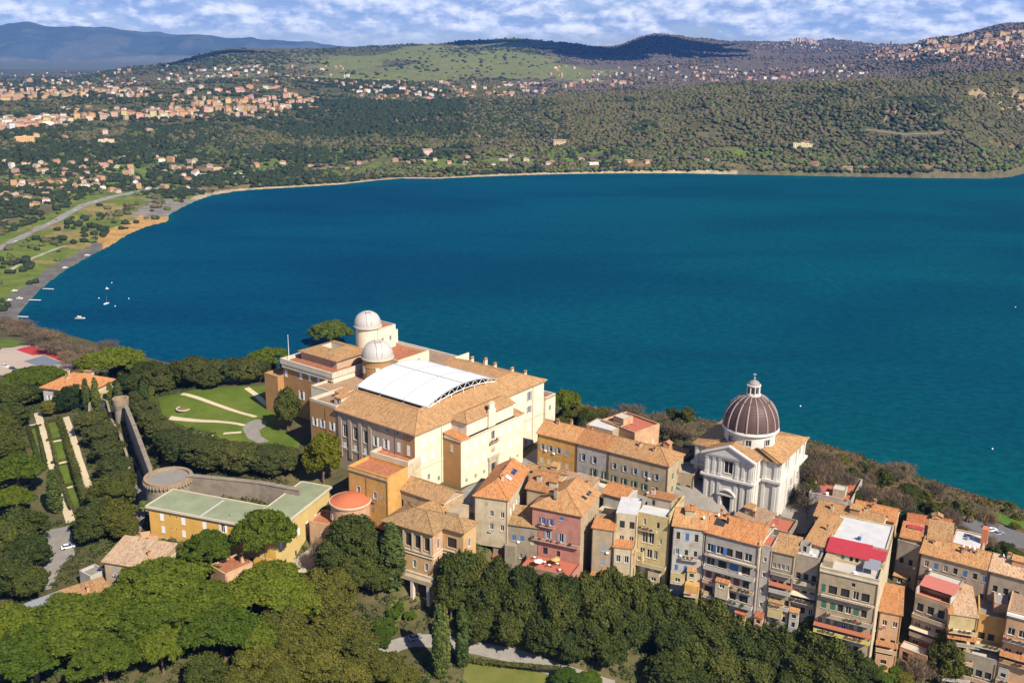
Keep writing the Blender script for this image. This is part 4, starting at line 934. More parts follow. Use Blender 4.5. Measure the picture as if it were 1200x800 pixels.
    def flat(s, m, wm, x0=0, y0=0, x1=None, y1=None, z=None, ph=.9, pt=.3, name='roof', cap=None, sides='frbl'):
        x1 = s.L if x1 is None else x1; y1 = s.D if y1 is None else y1; z = s.H if z is None else z; mb = MB()
        mb.face([(x0, y0, z), (x1, y0, z), (x1, y1, z), (x0, y1, z)], m); r = mb.build(name, s.root); pb = MB(); cap = cap or wm
        if ph > 0:
            for f, a in (('f', (x0, y0, x1, y0 + pt)), ('b', (x0, y1 - pt, x1, y1)), ('l', (x0, y0 + pt, x0 + pt, y1 - pt)), ('r', (x1 - pt, y0 + pt, x1, y1 - pt))):
                if f in sides:
                    pb.box(a[0], a[1], z - .02, a[2], a[3], z + ph, wm, 'ut'); pb.box(a[0] - .06, a[1] - .06, z + ph, a[2] + .06, a[3] + .06, z + ph + .1, cap)
            pb.build('parapet', r)
        zf = lambda x, y: z; s.roofs.append((r, zf)); s.last = (r, zf); return r
    def cornice(s, m, x0=0, y0=0, x1=None, y1=None, z=None, h=.4, o=.35, name='cornice', sides='frbl'):
        x1 = s.L if x1 is None else x1; y1 = s.D if y1 is None else y1; z = s.H - h if z is None else z; mb = MB()
        for f, a in (('f', (x0 - o, y0 - o, x1 + o, y0 - .003)), ('b', (x0 - o, y1 + .003, x1 + o, y1 + o)), ('l', (x0 - o, y0 - .003, x0 - .003, y1 + .003)), ('r', (x1 + .003, y0 - .003, x1 + o, y1 + .003))):
            if f in sides: mb.box(*a[:2], z, *a[2:], z + h, m)
        return mb.build(name, s.root)
    def band(s, m, face, c, a0, a1, z, h=.3, o=.12, name='string_course'):
        q = {'f': (a0, c - o, a1, c - .003), 'b': (a0, c + .003, a1, c + o), 'l': (c - o, a0, c - .003, a1), 'r': (c + .003, a0, c + o, a1)}[face]
        return s.box(q[0], q[1], z, q[2], q[3], z + h, m, name)
    def balcony(s, face, c, a0, a1, z, dep=1.2, m=None, solid=None, roofm=None, hgt=1.0):
        """slab with a railing (bars) or a solid front; face f or r or l on plane c"""
        m = m or M_trim; sg = {'f': -1, 'r': 1, 'l': -1}[face]
        T = (lambda a, d: (a, c + sg * d)) if face == 'f' else (lambda a, d: (c + sg * d, a))
        def bx(mb, aa, d0, z0, ab, d1, z1, mm):
            (x0, y0), (x1, y1) = T(aa, d0), T(ab, d1); mb.box(x0, y0, z0, x1, y1, z1, mm)
        mb = MB(); bx(mb, a0, .003, z - .18, a1, dep, z, m); o = mb.build('balcony', s.root); rb = MB()
        if solid:
            bx(rb, a0, dep - .12, z, a1, dep, z + hgt, solid); bx(rb, a0, .003, z, a0 + .12, dep - .12, z + hgt, solid); bx(rb, a1 - .12, .003, z, a1, dep - .12, z + hgt, solid)
            bx(rb, a0 - .04, dep - .16, z + hgt, a1 + .04, dep + .04, z + hgt + .07, m)
        else:
            n = max(3, int((a1 - a0) / .45))
            for i in range(n + 1):
                a = a0 + .04 + (a1 - a0 - .08) * i / n; bx(rb, a - .02, dep - .07, z, a + .02, dep - .03, z + hgt, M_dark)
            for zz in (z + .12, z + hgt): bx(rb, a0, dep - .08, zz, a1, dep - .02, zz + .05, M_dark)
            bx(rb, a0, .003, z + hgt, a0 + .05, dep - .08, z + hgt + .05, M_dark); bx(rb, a1 - .05, .003, z + hgt, a1, dep - .08, z + hgt + .05, M_dark)
        rb.build('railing', o)
        if face == 'f' and random.random() < .6 and a1 - a0 > 2:
            pb = MB(); n = int((a1 - a0) / 1.3)
            for i in range(n):
                if random.random() < .45: continue
                a = a0 + .6 + i * 1.25; h = random.uniform(.25, .7); bx(pb, a - .3, dep + .005, z + .55, a + .3, dep + .24, z + .8, T_or); q = [T(a - .32, dep - .02), T(a + .32, dep + .3)]; (xa, ya), (xb, yb) = q
                for k in range(7):
                    u, v = random.uniform(xa, xb), random.uniform(ya, yb); w = random.uniform(.12, .26); pb.box(u - w, v - w * .6, z + .8, u + w, v + w * .6, z + .8 + h * random.uniform(.5, 1), random.choice(M_plant), 'u')
            if pb.f: pb.build('planter', o)
        if roofm:
            q = MB(); (x0, y0), (x1, y1) = T(a0 - .2, .003), T(a1 + .2, dep + .3); zt = z + 2.6
            if face == 'f': slab(q, [[(x0, y1, zt - .35), (x1, y1, zt - .35), (x1, y0, zt), (x0, y0, zt)]], .08, roofm)
            else: slab(q, [[(x1, y0, zt - .35), (x1, y1, zt - .35), (x0, y1, zt), (x0, y0, zt)]] if sg > 0 else [[(x0, y0, zt), (x0, y1, zt), (x1, y1, zt - .35), (x1, y0, zt - .35)]], .08, roofm)
            q.build('awning', s.root)
        return o
    def pipe(s, face, c, a, z0, z1):
        mb = MB(); (x, y) = {'f': (a, c - .1), 'r': (c + .1, a), 'l': (c - .1, a)}[face]; mb.tube([(x, y, z0), (x, y, z1)], .07, M_wood, 5); return mb.build('drainpipe', s.root)
    def stove_pipe(s, x, y, z, h=1.4):
        mb = MB(); mb.tube([(x, y, z), (x, y, z + h)], .12, M_metal, 7); return mb.build('flue', s.last[0])
    def unit(s, x, y, z, face='f'):
        mb = MB(); mb.box(x, y, z, x + .85, y + .35, z + .6, M_white); mb.lathe([(0, .0), (.22, 0)], M_dark, n=10); return mb.build('air_conditioner', s.root)

# ------------------------------------------------------------------ the palace
C_palace, C_palaceL = plaster('palace_cream', (0.76, 0.645, 0.48), 0.09, 0.16), plaster('palace_ochre', (0.46, 0.245, 0.095), 0.14, 0.2)
C_grey = plaster('palace_greybrown', (0.44, 0.33, 0.235), 0.15, 0.25); M_terra = tiles('terracotta_paving', (0.42, 0.15, 0.075), (0.48, 0.20, 0.10), (0.36, 0.12, 0.06), 0.1)
M_brownroof = tiles('brown_roof_paving', (0.34, 0.22, 0.14), (0.40, 0.27, 0.18), (0.28, 0.18, 0.12)); M_canvas = plain('white_membrane', (0.63, 0.635, 0.645), 0.45, 0, 0.05, .25)
M_domew = plain('dome_sheet', (0.40, 0.365, 0.33), 0.55, 0, 0.07, 0.4)
def c6(x, y): return (300 + x / 3.333, 340 + y / 3.333)
p = Bld('papal_palace', 'huge cream palace with tiled roof, white courtyard canopy and two observatory domes', (486, 508.6), (637.5, 445), 157, 129, 37.5, 'palace')
L, H = p.L, p.H
zl = lambda z: z - p.zb
w_ = []
# the left (street garden) side: upper row and main row, ochre on the terrace part, shade put into the grey-brown rest
w_ += p.wpx('l', 0, [c6(x, 503) for x in (195,)] + [c6(231, 513), c6(260, 521), c6(297, 531)], 1.5, 3.0, 'ow')
w_ += p.wpx('l', 0, [c6(348, 548), c6(388, 560), c6(428, 573)], 2.0, 4.6, 'p')
w_ += p.wpx('l', 0, [c6(467, 590), c6(508, 601)], 1.5, 3.4, 'ow') + p.wpx('l', 0, [c6(558, 612)], 1.5, 3.4, 'cw')
w_ += p.wpx('l', 0, [c6(348, 607), c6(388, 619), c6(428, 632)], 1.8, 3.0, 'cw') + p.wpx('l', 0, [c6(596, 625)], 1.5, 3.6, 'cw') + p.wpx('l', 0, [c6(596, 683)], 1.4, 2.2, 'cw')
w_ += p.wpx('l', 0, [c6(513, 545), c6(553, 557), c6(593, 570)], 1.1, 1.4, 'p')
# main front: closed white shutters in rows
fx = [4.2, 8.4, 52.5, 57.0, 61.5, 66.8]
w_ += [('f', x, zl(151.3), 1.6, 3.0, 'cw') for x in (4.2, 8.6)] + [('f', x, zl(151.5), 1.5, 3.2, 'cw') for x in (53, 57.6, 68.5)] + [('f', 62.6, zl(151.2), 1.5, 3.6, 'os')]
w_ += [('f', x, zl(145.6), 1.5, 3.0, 'cw') for x in (4.2, 8.6, 53, 57.6, 68.5)] + [('f', 62.6, zl(146.4), 1.5, 2.6, 'os')] + [('f', x, zl(139.0), 1.5, 3.0, 'cw') for x in (53, 57.6, 62.6)] + [('f', x, zl(134.2), 1.2, 1.8, 'p') for x in (55.5, 61)]
w_ += [('f', 6.6, zl(138.5), 1.2, 2.2, 'p'), ('f', 11.6, zl(136.4), 1.2, 1.8, 'p')]
p.wall(C_palace, 0, 0, L, 37.5, 0, H, w_, 'f', split=None)
p.wall(C_grey, 0, 0, L, 51, 0, H, w_, 'l', split={'l': [(0, 13.6, C_palaceL), (45.5, 51, C_palaceL)]})
p.wall(C_palace, 0, 0, L, 78, 0, H, [('r', y, z, 1.5, 2.6, 'cw') for y in range(6, 76, 6) for z in (H - 6, H - 11)], 'r')
p.wall(C_palace, 40, 37.5, L, 78, 0, H, (), 'lb')
p.cornice(M_trim, 0, 0, L, 37.3, H - .7, .7, .55, sides='fl'); p.band(M_trim, 'f', 0, 0.2, L, zl(143.6), .45, .2); p.band(M_trim, 'l', 0, 0.2, 37, zl(143.2), .45, .2)
for x in (13, 49.6, 64.8): p.pipe('f', 0, x, 3, H - .8)
for y in (9.0, 37.2, 43): p.pipe('l', 0, y, 3, H - .8)
for py_ in ((330, 545), (368, 556), (408, 568), (446, 581)):                        # giant pilasters of the side
    y = p.on('l', *c6(*py_), 0)[0]; p.box(-.30, y - .75, zl(140), -.003, y + .75, H - 1.2, C_grey, 'pilaster')
# ring of tiled roofs round the courtyard
mb = MB(); o = .9; out = [(-o, -o), (L + o, -o), (L + o, 37.5), (-o, 37.5)]; rd = [(10, 7.6), (L - 10.5, 7.6), (L - 10.5, 37.5), (10, 37.5)]; inn = [(14.5, 11), (52, 11), (52, 37.5), (14.5, 37.5)]; e, rz_, ie = H + .03, H + 4.0, H + 2.6
T_pal = tiles('palace_pantiles', (0.36, 0.205, 0.095), (0.455, 0.275, 0.13), (0.28, 0.16, 0.08), 0.42)
q = lambda a, z: (a[0], a[1], z)
polys = [[q(out[i], e), q(out[(i + 1) % 4], e), q(rd[(i + 1) % 4], rz_), q(rd[i], rz_)] for i in (3, 0, 1)] + [[q(rd[i], rz_), q(rd[(i + 1) % 4], rz_), q(inn[(i + 1) % 4], ie), q(inn[i], ie)] for i in (3, 0, 1)]
slab(mb, polys, .3, T_pal)
for a, b_ in ((q(out[0], e), q(rd[0], rz_)), (q(out[1], e), q(rd[1], rz_)), (q(rd[0], rz_), q(rd[1], rz_)), (q(rd[1], rz_), q(rd[2], rz_)), (q(rd[0], rz_), q(rd[3], rz_))): mb.tube([a, b_], .22, T_pal, 6)
rf = mb.build('roof', p.root); zf = lambda x, y: H + 4.0
p.box(14.6, 11.1, H - 14, 51.9, 37.4, H - 13.9, M_pave, 'courtyard_floor'); mbw = MB(); mbw.box(14.5, 11, H - 14, 52, 37.5, ie - .3, C_palace, 'tu'); mbw.f = [list(reversed(f)) for f in mbw.f]; mbw.build('courtyard_wall', p.root)
mb = MB(); mb.box(L - 10.6, 37.3, H - 1, L, 37.5, H + 3.6, C_palace); mb.build('gable', p.root)
p.last = (rf, lambda x, y: H + 4.0 - max(0, (x - (L - 10.5))) * .38)
for x, y, h in ((L - 7, 30, 1.6), (L - 2.6, 22, 1.4), (L - 1.6, 8, 1.2), (L - 2.0, 14, 1.2), (L - 3.4, 26, 2.4)): p.chimney(x, y, M_trim, 1.5, .9, h)
# white vaulted canopy on arched trusses
mb = MB(); x0, x1, y0, y1 = 13.4, 51.6, 6.6, 40.8; n = 18
def cz(x): t = (x - x0) / (x1 - x0); return H + 3.9 + 3.7 * (1 - (2 * t - 1) ** 2) ** 0.9
arch = [(x0 + (x1 - x0) * i / n) for i in range(n + 1)]
slab(mb, [[(arch[i], y0, cz(arch[i])), (arch[i + 1], y0, cz(arch[i + 1])), (arch[i + 1], y1, cz(arch[i + 1])), (arch[i], y1, cz(arch[i]))] for i in range(n)], .12, M_canvas)
cn = mb.build('canopy', p.root, True); mb = MB(); M_seam = plain('seam_grey', (0.27, 0.28, 0.30), 0.6)
for y in (y0 + .12, 18, 29.4, y1 - .12): mb.tube([(a, y, cz(a) + .05) for a in arch], .2, M_seam, 5)
for a in (arch[0], arch[9], arch[-1]): mb.tube([(a, y0, cz(a) + .06), (a, y1, cz(a) + .06)], .2, M_seam, 5)
mb.build('seam', cn); mb = MB()
for y in (y0 + .3, 18, 29.4, y1 - .3):
    lo = [(a, y, H + 3.1 + (cz(a) - H - 3.9) * .62) for a in arch]; mb.tube(lo, .14, M_white, 5)
    for i in range(0, n, 2): mb.tube([(arch[i], y, cz(arch[i]) - .1), lo[min(i + 1, n)]], .08, M_white, 4); mb.tube([lo[min(i + 1, n)], (arch[min(i + 2, n)], y, cz(arch[min(i + 2, n)]) - .1)], .08, M_white, 4)
    for a in arch[::3]: mb.tube([(a, y, H + 2.0), (a, y, H + 3.1 + (cz(a) - H - 3.9) * .62)], .12, M_white, 5)
mb.build('truss', p.root)
# rear right wing, terrace on the left, link to the tower
p.flat(M_brownroof, C_palace, 40, 37.5, L, 78, H, .8, .5); 
p.wall(C_palace, 44, 50, 62, 70, H - .1, H + 3.4, [('f', 49, H + .9, 1, 1.5, 'p'), ('f', 56, H + .9, 1, 1.5, 'p')], name='wall'); p.flat(M_terra, C_palace, 44, 50, 62, 70, H + 3.4, .7, .4)
p.wall(C_palace, 8, 37.5, 16, 51, 0, H, (), 'b'); p.flat(M_brownroof, M_trim, 0, 37.5, 16, 51, H - .2, 1.0, .5)
for (xa, ya, xb, yb, hh) in ((3.5, 38.4, 8.5, 42, 2.6), (8, 43, 13, 46.5, 2.2), (10.5, 38.5, 15, 41.2, 2.4)):
    p.wall(M_trim, xa, ya, xb, yb, H - .2, H + hh, [('l', (ya + yb) / 2, H + .2, .9, 1.8, 'd')], name='roof_hut'); p.roof('sl', T_mix, xa, ya, xb, yb, H + hh, .5, .25, wallm=M_trim)
p.dish(9.4, 41.6, z=H + .2, r_=.9)
p.wall(C_palace, 12, 41, 44, 64, 0, H - 1.2, [('l', y, H - 5, 1.3, 2.4, 'p') for y in (54, 58)], 'lb'); p.flat(M_brownroof, M_trim, 12, 41.5, 44, 64, H - 1.2, .7, .4)
# flag pole and tower block
tx0, tx1, ty0, ty1, TH = 20.5, 47, 61, 90, zl(158)
w_ = p.wpx('l', tx0, [c6(118, 325), c6(175, 335), c6(209, 341), c6(244, 347), c6(272, 352)], 1.5, 2.6, 'cw') + p.wpx('l', tx0, [c6(178, 410)], 1.8, 3.4, 'ow') + [('f', 25, TH - 8, 1.2, 2, 'p'), ('f', 31, TH - 8, 1.2, 2, 'p')]
p.wall(C_palaceL, tx0, ty0, tx1, ty1, 0, TH, w_, 'lb', name='tower_wall'); p.wall(C_palace, tx0, ty0, tx1, ty1, 0, TH, w_, 'fr', name='tower_wall')  # lit sides cream, shaded sides ochre: the light is put into the colours
p.flat(M_terra, M_trim, tx0 - .9, ty0 - .5, tx1, ty1 + .5, TH + .6, 1.3, .6); p.box(tx0 - .9, ty0 - .5, TH - .1, tx1, ty1 + .5, TH + .58, M_trim, 'cornice')
mb = MB()
for i in range(30):
    y = ty0 + (ty1 - ty0) * (i + .5) / 30; mb.box(tx0 - .75, y - .28, TH - 1.5, tx0 - .003, y + .28, TH - .12, M_trim)
mb.build('corbel', p.root)
p.wall(C_palaceL, tx0 - 3, ty1, tx0 + 12, ty1 + 8, 0, zl(152), (), name='bastion_wall'); p.flat(M_brownroof, C_palaceL, tx0 - 3, ty1, tx0 + 12, ty1 + 8, zl(152), .9, .5)
ux0, ux1, uy0, uy1, UH = 27, 44.5, 66, 86.5, TH + 4.2
p.wall(plaster('upper_pinkish', (0.52, 0.36, 0.24), 0.12, 0.2), ux0, uy0, ux1, uy1, TH + .6, UH, [('l', 69, TH + 1.2, 1, 1.6, 'p')], name='upper_wall')
mb = MB(); o = .9; O = [(ux0 - o, uy0 - o), (ux1 + o, uy0 - o), (ux1 + o, uy1 + o), (ux0 - o, uy1 + o)]; I = [(33, 74), (39, 74), (39, 82), (33, 82)]
slab(mb, [[q(O[i], UH), q(O[(i + 1) % 4], UH), q(I[(i + 1) % 4], UH + 1.7), q(I[i], UH + 1.7)] for i in range(4)], .25, T_tan); mb.box(33, 74, UH - 1.5, 39, 82, UH + 1.68, M_trim, 'tu'); mb.face([(33, 74, UH - .9), (39, 74, UH - .9), (39, 82, UH - .9), (33, 82, UH - .9)], M_brownroof); mb.build('roof', p.root)
p.wall(M_trim, 40.5, 60, 46.5, 66, TH - 2, UH - .6, [('f', 43.5, TH, 1, 2, 'p')], name='stair_tower'); p.roof('hip', T_tan, 40.5, 60, 46.5, 66, UH - .6, 1.2, .5)
mb = MB(); mb.tube([(tx0 + 2, ty1 - 1.5, TH), (tx0 + 2, ty1 - 1.5, TH + 11)], [.12, .06], M_white, 6); mb.lathe([(0, TH + 11.3), (.18, TH + 11.15), (0, TH + 11)], M_white, tx0 + 2, ty1 - 1.5, 8); mb.build('flagpole', p.root)
def dome(px, py, zs, R, hk, slit_az):
    """observatory dome: ribbed shell, base ring, shutter slit with its two rails"""
    x, y = p.at(px, py, zl(zs)); z = zl(zs); nseg = 48; prof = [(R, z), (R, z + .10 * R), (R * .985, z + .25 * R), (R * .93, z + .45 * R), (R * .82, z + .65 * R), (R * .64, z + .84 * R), (R * .40, z + .97 * R), (R * .16, z + 1.03 * R), (0, z + 1.045 * R)]
    prof = [(r, z + (zz - z) * hk) for r, zz in prof]; mb = MB(); mb.lathe(prof, M_domew, x, y, nseg); d = mb.build('dome', p.root, True)
    mb = MB(); mb.lathe([(R + .05, z - .5), (R + .35, z - .45), (R + .35, z + .15), (R - .02, z + .2)], M_trim, x, y, 40); mb.build('base_ring', d)
    mb = MB()
    for i in range(nseg // 2):
        t = 2 * pi * i / (nseg // 2); mb.tube([(x + (r + .03) * cos(t), y + (r + .03) * sin(t), zz) for r, zz in prof[:6]], .045, M_domew, 4, False)
    mb.build('rib', d); mb = MB(); ca_, sa = cos(slit_az), sin(slit_az)
    for sgn in (-1, 1):
        off = sgn * R * .17; pts = []
        for r, zz in prof[2:]: pts.append((x + (r + .06) * ca_ - off * sa, y + (r + .06) * sa + off * ca_, zz + .08))
        mb.tube(pts, .14, M_domew, 5)
    sh = []
    for (r0, z0), (r1, z1) in zip(prof[3:-1], prof[4:]):
        w = R * .15; f = lambda r, o_, zz: (x + (r + .05) * ca_ - o_ * sa, y + (r + .05) * sa + o_ * ca_, zz + .06); sh.append([f(r0, -w, z0), f(r0, w, z0), f(r1, w, z1), f(r1, -w, z1)])
    slab(mb, sh, .05, M_domew); r6, z6 = prof[6]; mb.tube([(x + r6 * ca_ * 1.02 - t * sa, y + r6 * sa * 1.02 + t * ca_, z6 + .25) for t in (-R * .22, 0, R * .22)], .16, M_wood, 5); mb.build('shutter', d)
    return x, y, z
x, y, z = dome(442.5, 417.5, 164.5, 5.9, 1.06, -2.2)
mb = MB(); mb.lathe([(5.7, H - 3), (5.7, z - 3.2), (5.85, z - 3.1), (5.85, z - 2.9), (5.7, z - 2.8), (5.7, z - .4)], C_palaceL, x, y, 32); mb.build('drum', p.root)
a = math.atan2(-.55, -.8)
for t in (-2.35, -1.2, 2.8):
    o = link(window_mesh(1.5, 2.6, True, False, ''), 'window', p.root, (x + 5.92 * cos(t), y + 5.92 * sin(t), z - 5.6), t + pi / 2); link(shutter_mesh(1.42, 2.5, SHUT['w']), 'shutter', o, (0, .06, .04))
x, y, z = dome(431, 381, 170.5, 5.3, 1.08, -2.2)
mb = MB(); mb.lathe([(4.9, H - 3), (4.9, z - .4)], C_palace, x, y, 32); mb.build('drum', p.root)
p.wall(C_palace, x + .5, y - 5.2, x + 10.5, y + 5, H - 2, z - 1.6, [('f', x + 3, z - 7, 1.2, 2, 'p'), ('f', x + 7.5, z - 7, 1.2, 2, 'p'), ('l', y - 3, z - 6, 1.2, 2, 'p')], name='tower_wall'); p.flat(M_terra, M_trim, x + .5, y - 5.2, x + 10.5, y + 5, z - 1.6, .7, .4)
p.wall(C_palace, x + 10.5, y - 3, x + 14, y + 3, H - 2, z - 4.6, (), name='stair_tower'); p.flat(M_brownroof, M_trim, x + 10.5, y - 3, x + 14, y + 3, z - 4.6, .4, .3)
# the projecting entrance front
fx0, fx1, fy, FH = 13.8, 48.4, -8.0, zl(152.3)
cx = [16.8, 21.6, 26.2, 35.5, 40.2, 45.0]
fw = [('f', x, zl(147.3), 1.6, 3.0, 'cw') for x in cx] + [('f', x, zl(141.2), 1.5, 2.8, 'cw') for x in (16.8, 21.6, 26.2, 36.6, 41, 45.3)] + [('f', x, zl(136.2), 1.1, 1.5, 'p') for x in (16.8, 21.6, 26.2, 41.0)] + [('f', 31.0, zl(147.6), 1.8, 3.2, 't'), ('f', 45.2, zl(136), 1.0, 1.3, 'p')]
fw += [('f', 31.0, zl(134.2), 2.7, 4.6, 'dn')]
p.wall(C_palace, fx0, fy, fx1, -.003, 0, FH, fw, 'fr', name='entrance_wall'); p.wall(C_palaceL, fx0, fy, fx1, -.003, 0, FH, [('l', -4, zl(147.5), 1.3, 2.6, 'cy')], 'l', name='entrance_wall')  # left side in ochre, its shade put into the colour
p.cornice(M_trim, fx0, fy, fx1, -.6, FH - .5, .5, .3, sides='flr'); p.roof('sf', T_or, fx0, fy, fx0 + 4.4, -.6, FH, 1.3, .3, wallm=C_palace); p.roof('sf', T_tan, fx1 - 4.4, fy, fx1, -.6, FH, 1.3, .3, wallm=C_palace)
ax0, ax1 = fx0 + 4.4, fx1 - 4.4; AH = FH + 4.8
p.wall(C_palace, ax0, fy + 1.2, ax1, -.003, FH - .1, AH, [('f', x, FH + 1.1, 1.2, 2.2, 'cw') for x in (ax0 + 3, ax0 + 7.6, ax1 - 7.6, ax1 - 3)] + [('l', -3.4, FH + 1.1, 1.2, 2.2, 'cy')], name='attic_wall'); p.roof('hipl', T_pal, ax0, fy + 1.2, ax1, 1.5, AH, 1.9, .6, wallm=C_palace)
mb = MB(); xm = (ax0 + ax1) / 2; mb.box(xm - 1.9, fy + .5, FH, xm + 1.9, fy + 1.19, AH + 1.4, C_palace); mb.prism([(xm - 1.3, fy + .55), (xm + 1.3, fy + .55), (xm + 1.3, fy + 1.15), (xm - 1.3, fy + 1.15)], AH + 1.4, AH + 3.6, C_palace); mb.face([(xm - 1.5, fy + .5, AH + 3.6), (xm + 1.5, fy + .5, AH + 3.6), (xm, fy + .5, AH + 4.6)], M_trim); mb.face([(xm + 1.5, fy + 1.2, AH + 3.6), (xm - 1.5, fy + 1.2, AH + 3.6), (xm, fy + 1.2, AH + 4.6)], M_trim); mb.build('clock_gable', p.root)
mb = MB()
for i in range(20):
    t0, t1 = 2 * pi * i / 20, 2 * pi * (i + 1) / 20; mb.face([(xm, fy + .44, AH + 2.4), (xm + .85 * cos(t0), fy + .44, AH + 2.4 + .85 * sin(t0)), (xm + .85 * cos(t1), fy + .44, AH + 2.4 + .85 * sin(t1))], M_white)
mb.tube([(xm, fy + .42, AH + 2.4), (xm, fy + .42, AH + 3.05)], .05, M_dark, 4); mb.tube([(xm, fy + .42, AH + 2.4), (xm + .4, fy + .42, AH + 2.3)], .05, M_dark, 4); mb.build('clock_face', p.root)
mb = MB()                                                             # portal, coat of arms, balcony
for a in ((28.4, 29.6), (32.4, 33.6)): mb.box(a[0], fy - .5, zl(133), a[1], fy - .003, zl(140.6), M_stone)
mb.box(28.0, fy - .7, zl(140.6), 34.0, fy - .003, zl(141.6), M_stone); mb.box(29.6, fy - .3, zl(138.9), 32.4, fy - .003, zl(140.6), M_stone); mb.build('portal', p.root)
p.balcony('f', fy, 28.6, 33.4, zl(146.8), 1.1, M_stone)
mb = MB(); mb.lathe([(0, -.2), (.8, -.15), (1.0, .2), (.9, .9), (.5, 1.3), (0, 1.5)], M_stone, 0, 0, 12); o = mb.build('coat_of_arms', p.root); o.location = (31.0, fy - .1, zl(143.4)); o.scale = (1, .3, 1.3)
p.wall(C_palace, L, -1.0, L + 6.5, 22, 0, zl(150), [('f', L + 3, zl(144), 1.2, 2.2, 'p')], name='side_wall'); p.flat(M_terra, C_palace, L, -1.0, L + 6.5, 22, zl(149), .95, .4)

# ------------------------------------------------------------------ the domed church
C_ch, C_chs = plaster('church_white', (0.66, 0.615, 0.545), 0.10, 0.22), plaster('church_trim', (0.68, 0.635, 0.565), 0.08, 0.2)
T_dome = plain('dome_slate', (0.085, 0.046, 0.038), 0.55, 0, 0.3, 0.35); M_lead = plain('lead_ribs', (0.25, 0.205, 0.19), 0.5, 0, 0.12)
def c7(x, y): return (780 + x / 4, 420 + y / 4)
c = Bld('domed_church', 'white baroque church with a ribbed dark red dome and lantern', c7(185, 435), c7(415, 490), 150, 127, 31, 'church')
L = c.L; H = c.H; zl = lambda z: z - c.zb; bx0, bx1, by0, by1 = -6.4, 23.6, 6.6, 33.0; MID = zl(142.2)
cw = [('f', L / 2, zl(144.2), 3.0, 4.2, 't'), ('f', L / 2, zl(131), 2.7, 5.2, 'dn')]
c.wall(C_ch, 0, 0, L, by0 - .003, 0, H, cw, 'frl', name='facade_wall')
bw = [('r', y, zl(145.2), 1.5, 3.4, 't') for y in (13, 27)] + [('r', y, zl(136), 1.4, 3.0, 't') for y in (20, 27)] + [('l', 18, zl(145), 1.6, 3.2, 't')]
c.wall(C_ch, bx0, by0, bx1, by1, 0, H - .6, bw, name='wall')
for z_, hh, oo in ((H - .55, .55, .6), (MID - .2, .75, .85)):
    c.cornice(C_chs, 0, 0, L, by0 - 1, z_, hh, oo, sides='flr')
for z_, hh, oo in ((H - 1.15, .55, .7), (MID - .2, .9, .9)):
    c.cornice(C_chs, bx0, by0, bx1, by1, z_, hh, oo, sides='rbl'); c.box(bx0 - oo, by0 - oo, z_, -1.0, by0 - .003, z_ + hh, C_chs, 'cornice'); c.box(L + 1.0, by0 - oo, z_, bx1 + oo, by0 - .003, z_ + hh, C_chs, 'cornice')
def pil(x, y, wx, wy, z0, z1):
    mb = MB(); mb.box(x - wx / 2, y - wy / 2, z0, x + wx / 2, y + wy / 2, z1, C_chs); mb.box(x - wx / 2 - .15, y - wy / 2 - .15, z1 - .9, x + wx / 2 + .15, y + wy / 2 + .15, z1 - .02, C_chs); mb.box(x - wx / 2 - .12, y - wy / 2 - .12, z0, x + wx / 2 + .12, y + wy / 2 + .12, z0 + .7, C_chs); mb.build('pilaster', c.root)
for x in (1.0, 3.4, L - 3.4, L - 1.0, 5.6, L - 5.6):
    pil(x, -.13, 1.1, .26, zl(130), MID - .2); pil(x, -.11, 1.0, .22, MID + .75, H - .6)
for y in (1.2, 3.6): pil(L + .14, y, .28, 1.1, zl(130), MID - .2); pil(L + .18, y, .36, 1.0, MID + .75, H - .6)
for y in (by0 + 1, 15.5, 23.5, by1 - 1.4): pil(bx1 + .13, y, .26, 1.3, zl(129), MID - .2); pil(bx1 + .17, y, .34, 1.2, MID + .75, H - 1.2)
for x in (L + 1.6, bx1 - 1.2, bx0 + 1.0): pil(x, by0 - .2, 1.1, .4, zl(130), MID - .2); pil(x, by0 - .17, 1.0, .34, MID + .75, H - 1.2)
mb = MB(); mb.face([(-.7, -.72, H), (L + .7, -.72, H), (L / 2, -.72, H + 3.9)], C_ch)
for a, b_ in (((-1.0, H), (L / 2, H + 4.2)), ((L / 2, H + 4.2), (L + 1.0, H))): slab(mb, [[(a[0], -1.25, a[1] + .25), (b_[0], -1.25, b_[1] + .25), (b_[0], -.2, b_[1] + .25), (a[0], -.2, a[1] + .25)]], .6, C_chs)
mb.build('pediment', c.root)
mb = MB()
for i in range(14):
    t0, t1 = pi * .1 + pi * .8 * i / 14, pi * .1 + pi * .8 * (i + 1) / 14; f = lambda t, r, y_: (L / 2 + r * cos(t), y_, zl(135.6) + r * .9 * sin(t))
    mb.face([f(t0, 3.0, -1.0), f(t1, 3.0, -1.0), f(t1, 3.5, -1.0), f(t0, 3.5, -1.0)], C_chs); mb.face([f(t0, 3.5, -1.0), f(t1, 3.5, -1.0), f(t1, 3.5, -.003), f(t0, 3.5, -.003)], C_chs); mb.face([f(t1, 3.0, -1.0), f(t0, 3.0, -1.0), f(t0, 3.0, -.003), f(t1, 3.0, -.003)], C_chs)
for sx in (-1, 1): mb.box(L / 2 + sx * 2.2 - .45, -.7, zl(130), L / 2 + sx * 2.2 + .45, -.003, zl(136.4), C_chs)
mb.box(L / 2 - 3.2, -.9, zl(136.4), L / 2 + 3.2, -.003, zl(137), C_chs); mb.build('portal', c.root)
c.box(-.8, -.8, zl(150.0) - .02, -.4, -.4, zl(150.0), C_chs, 'cornice')
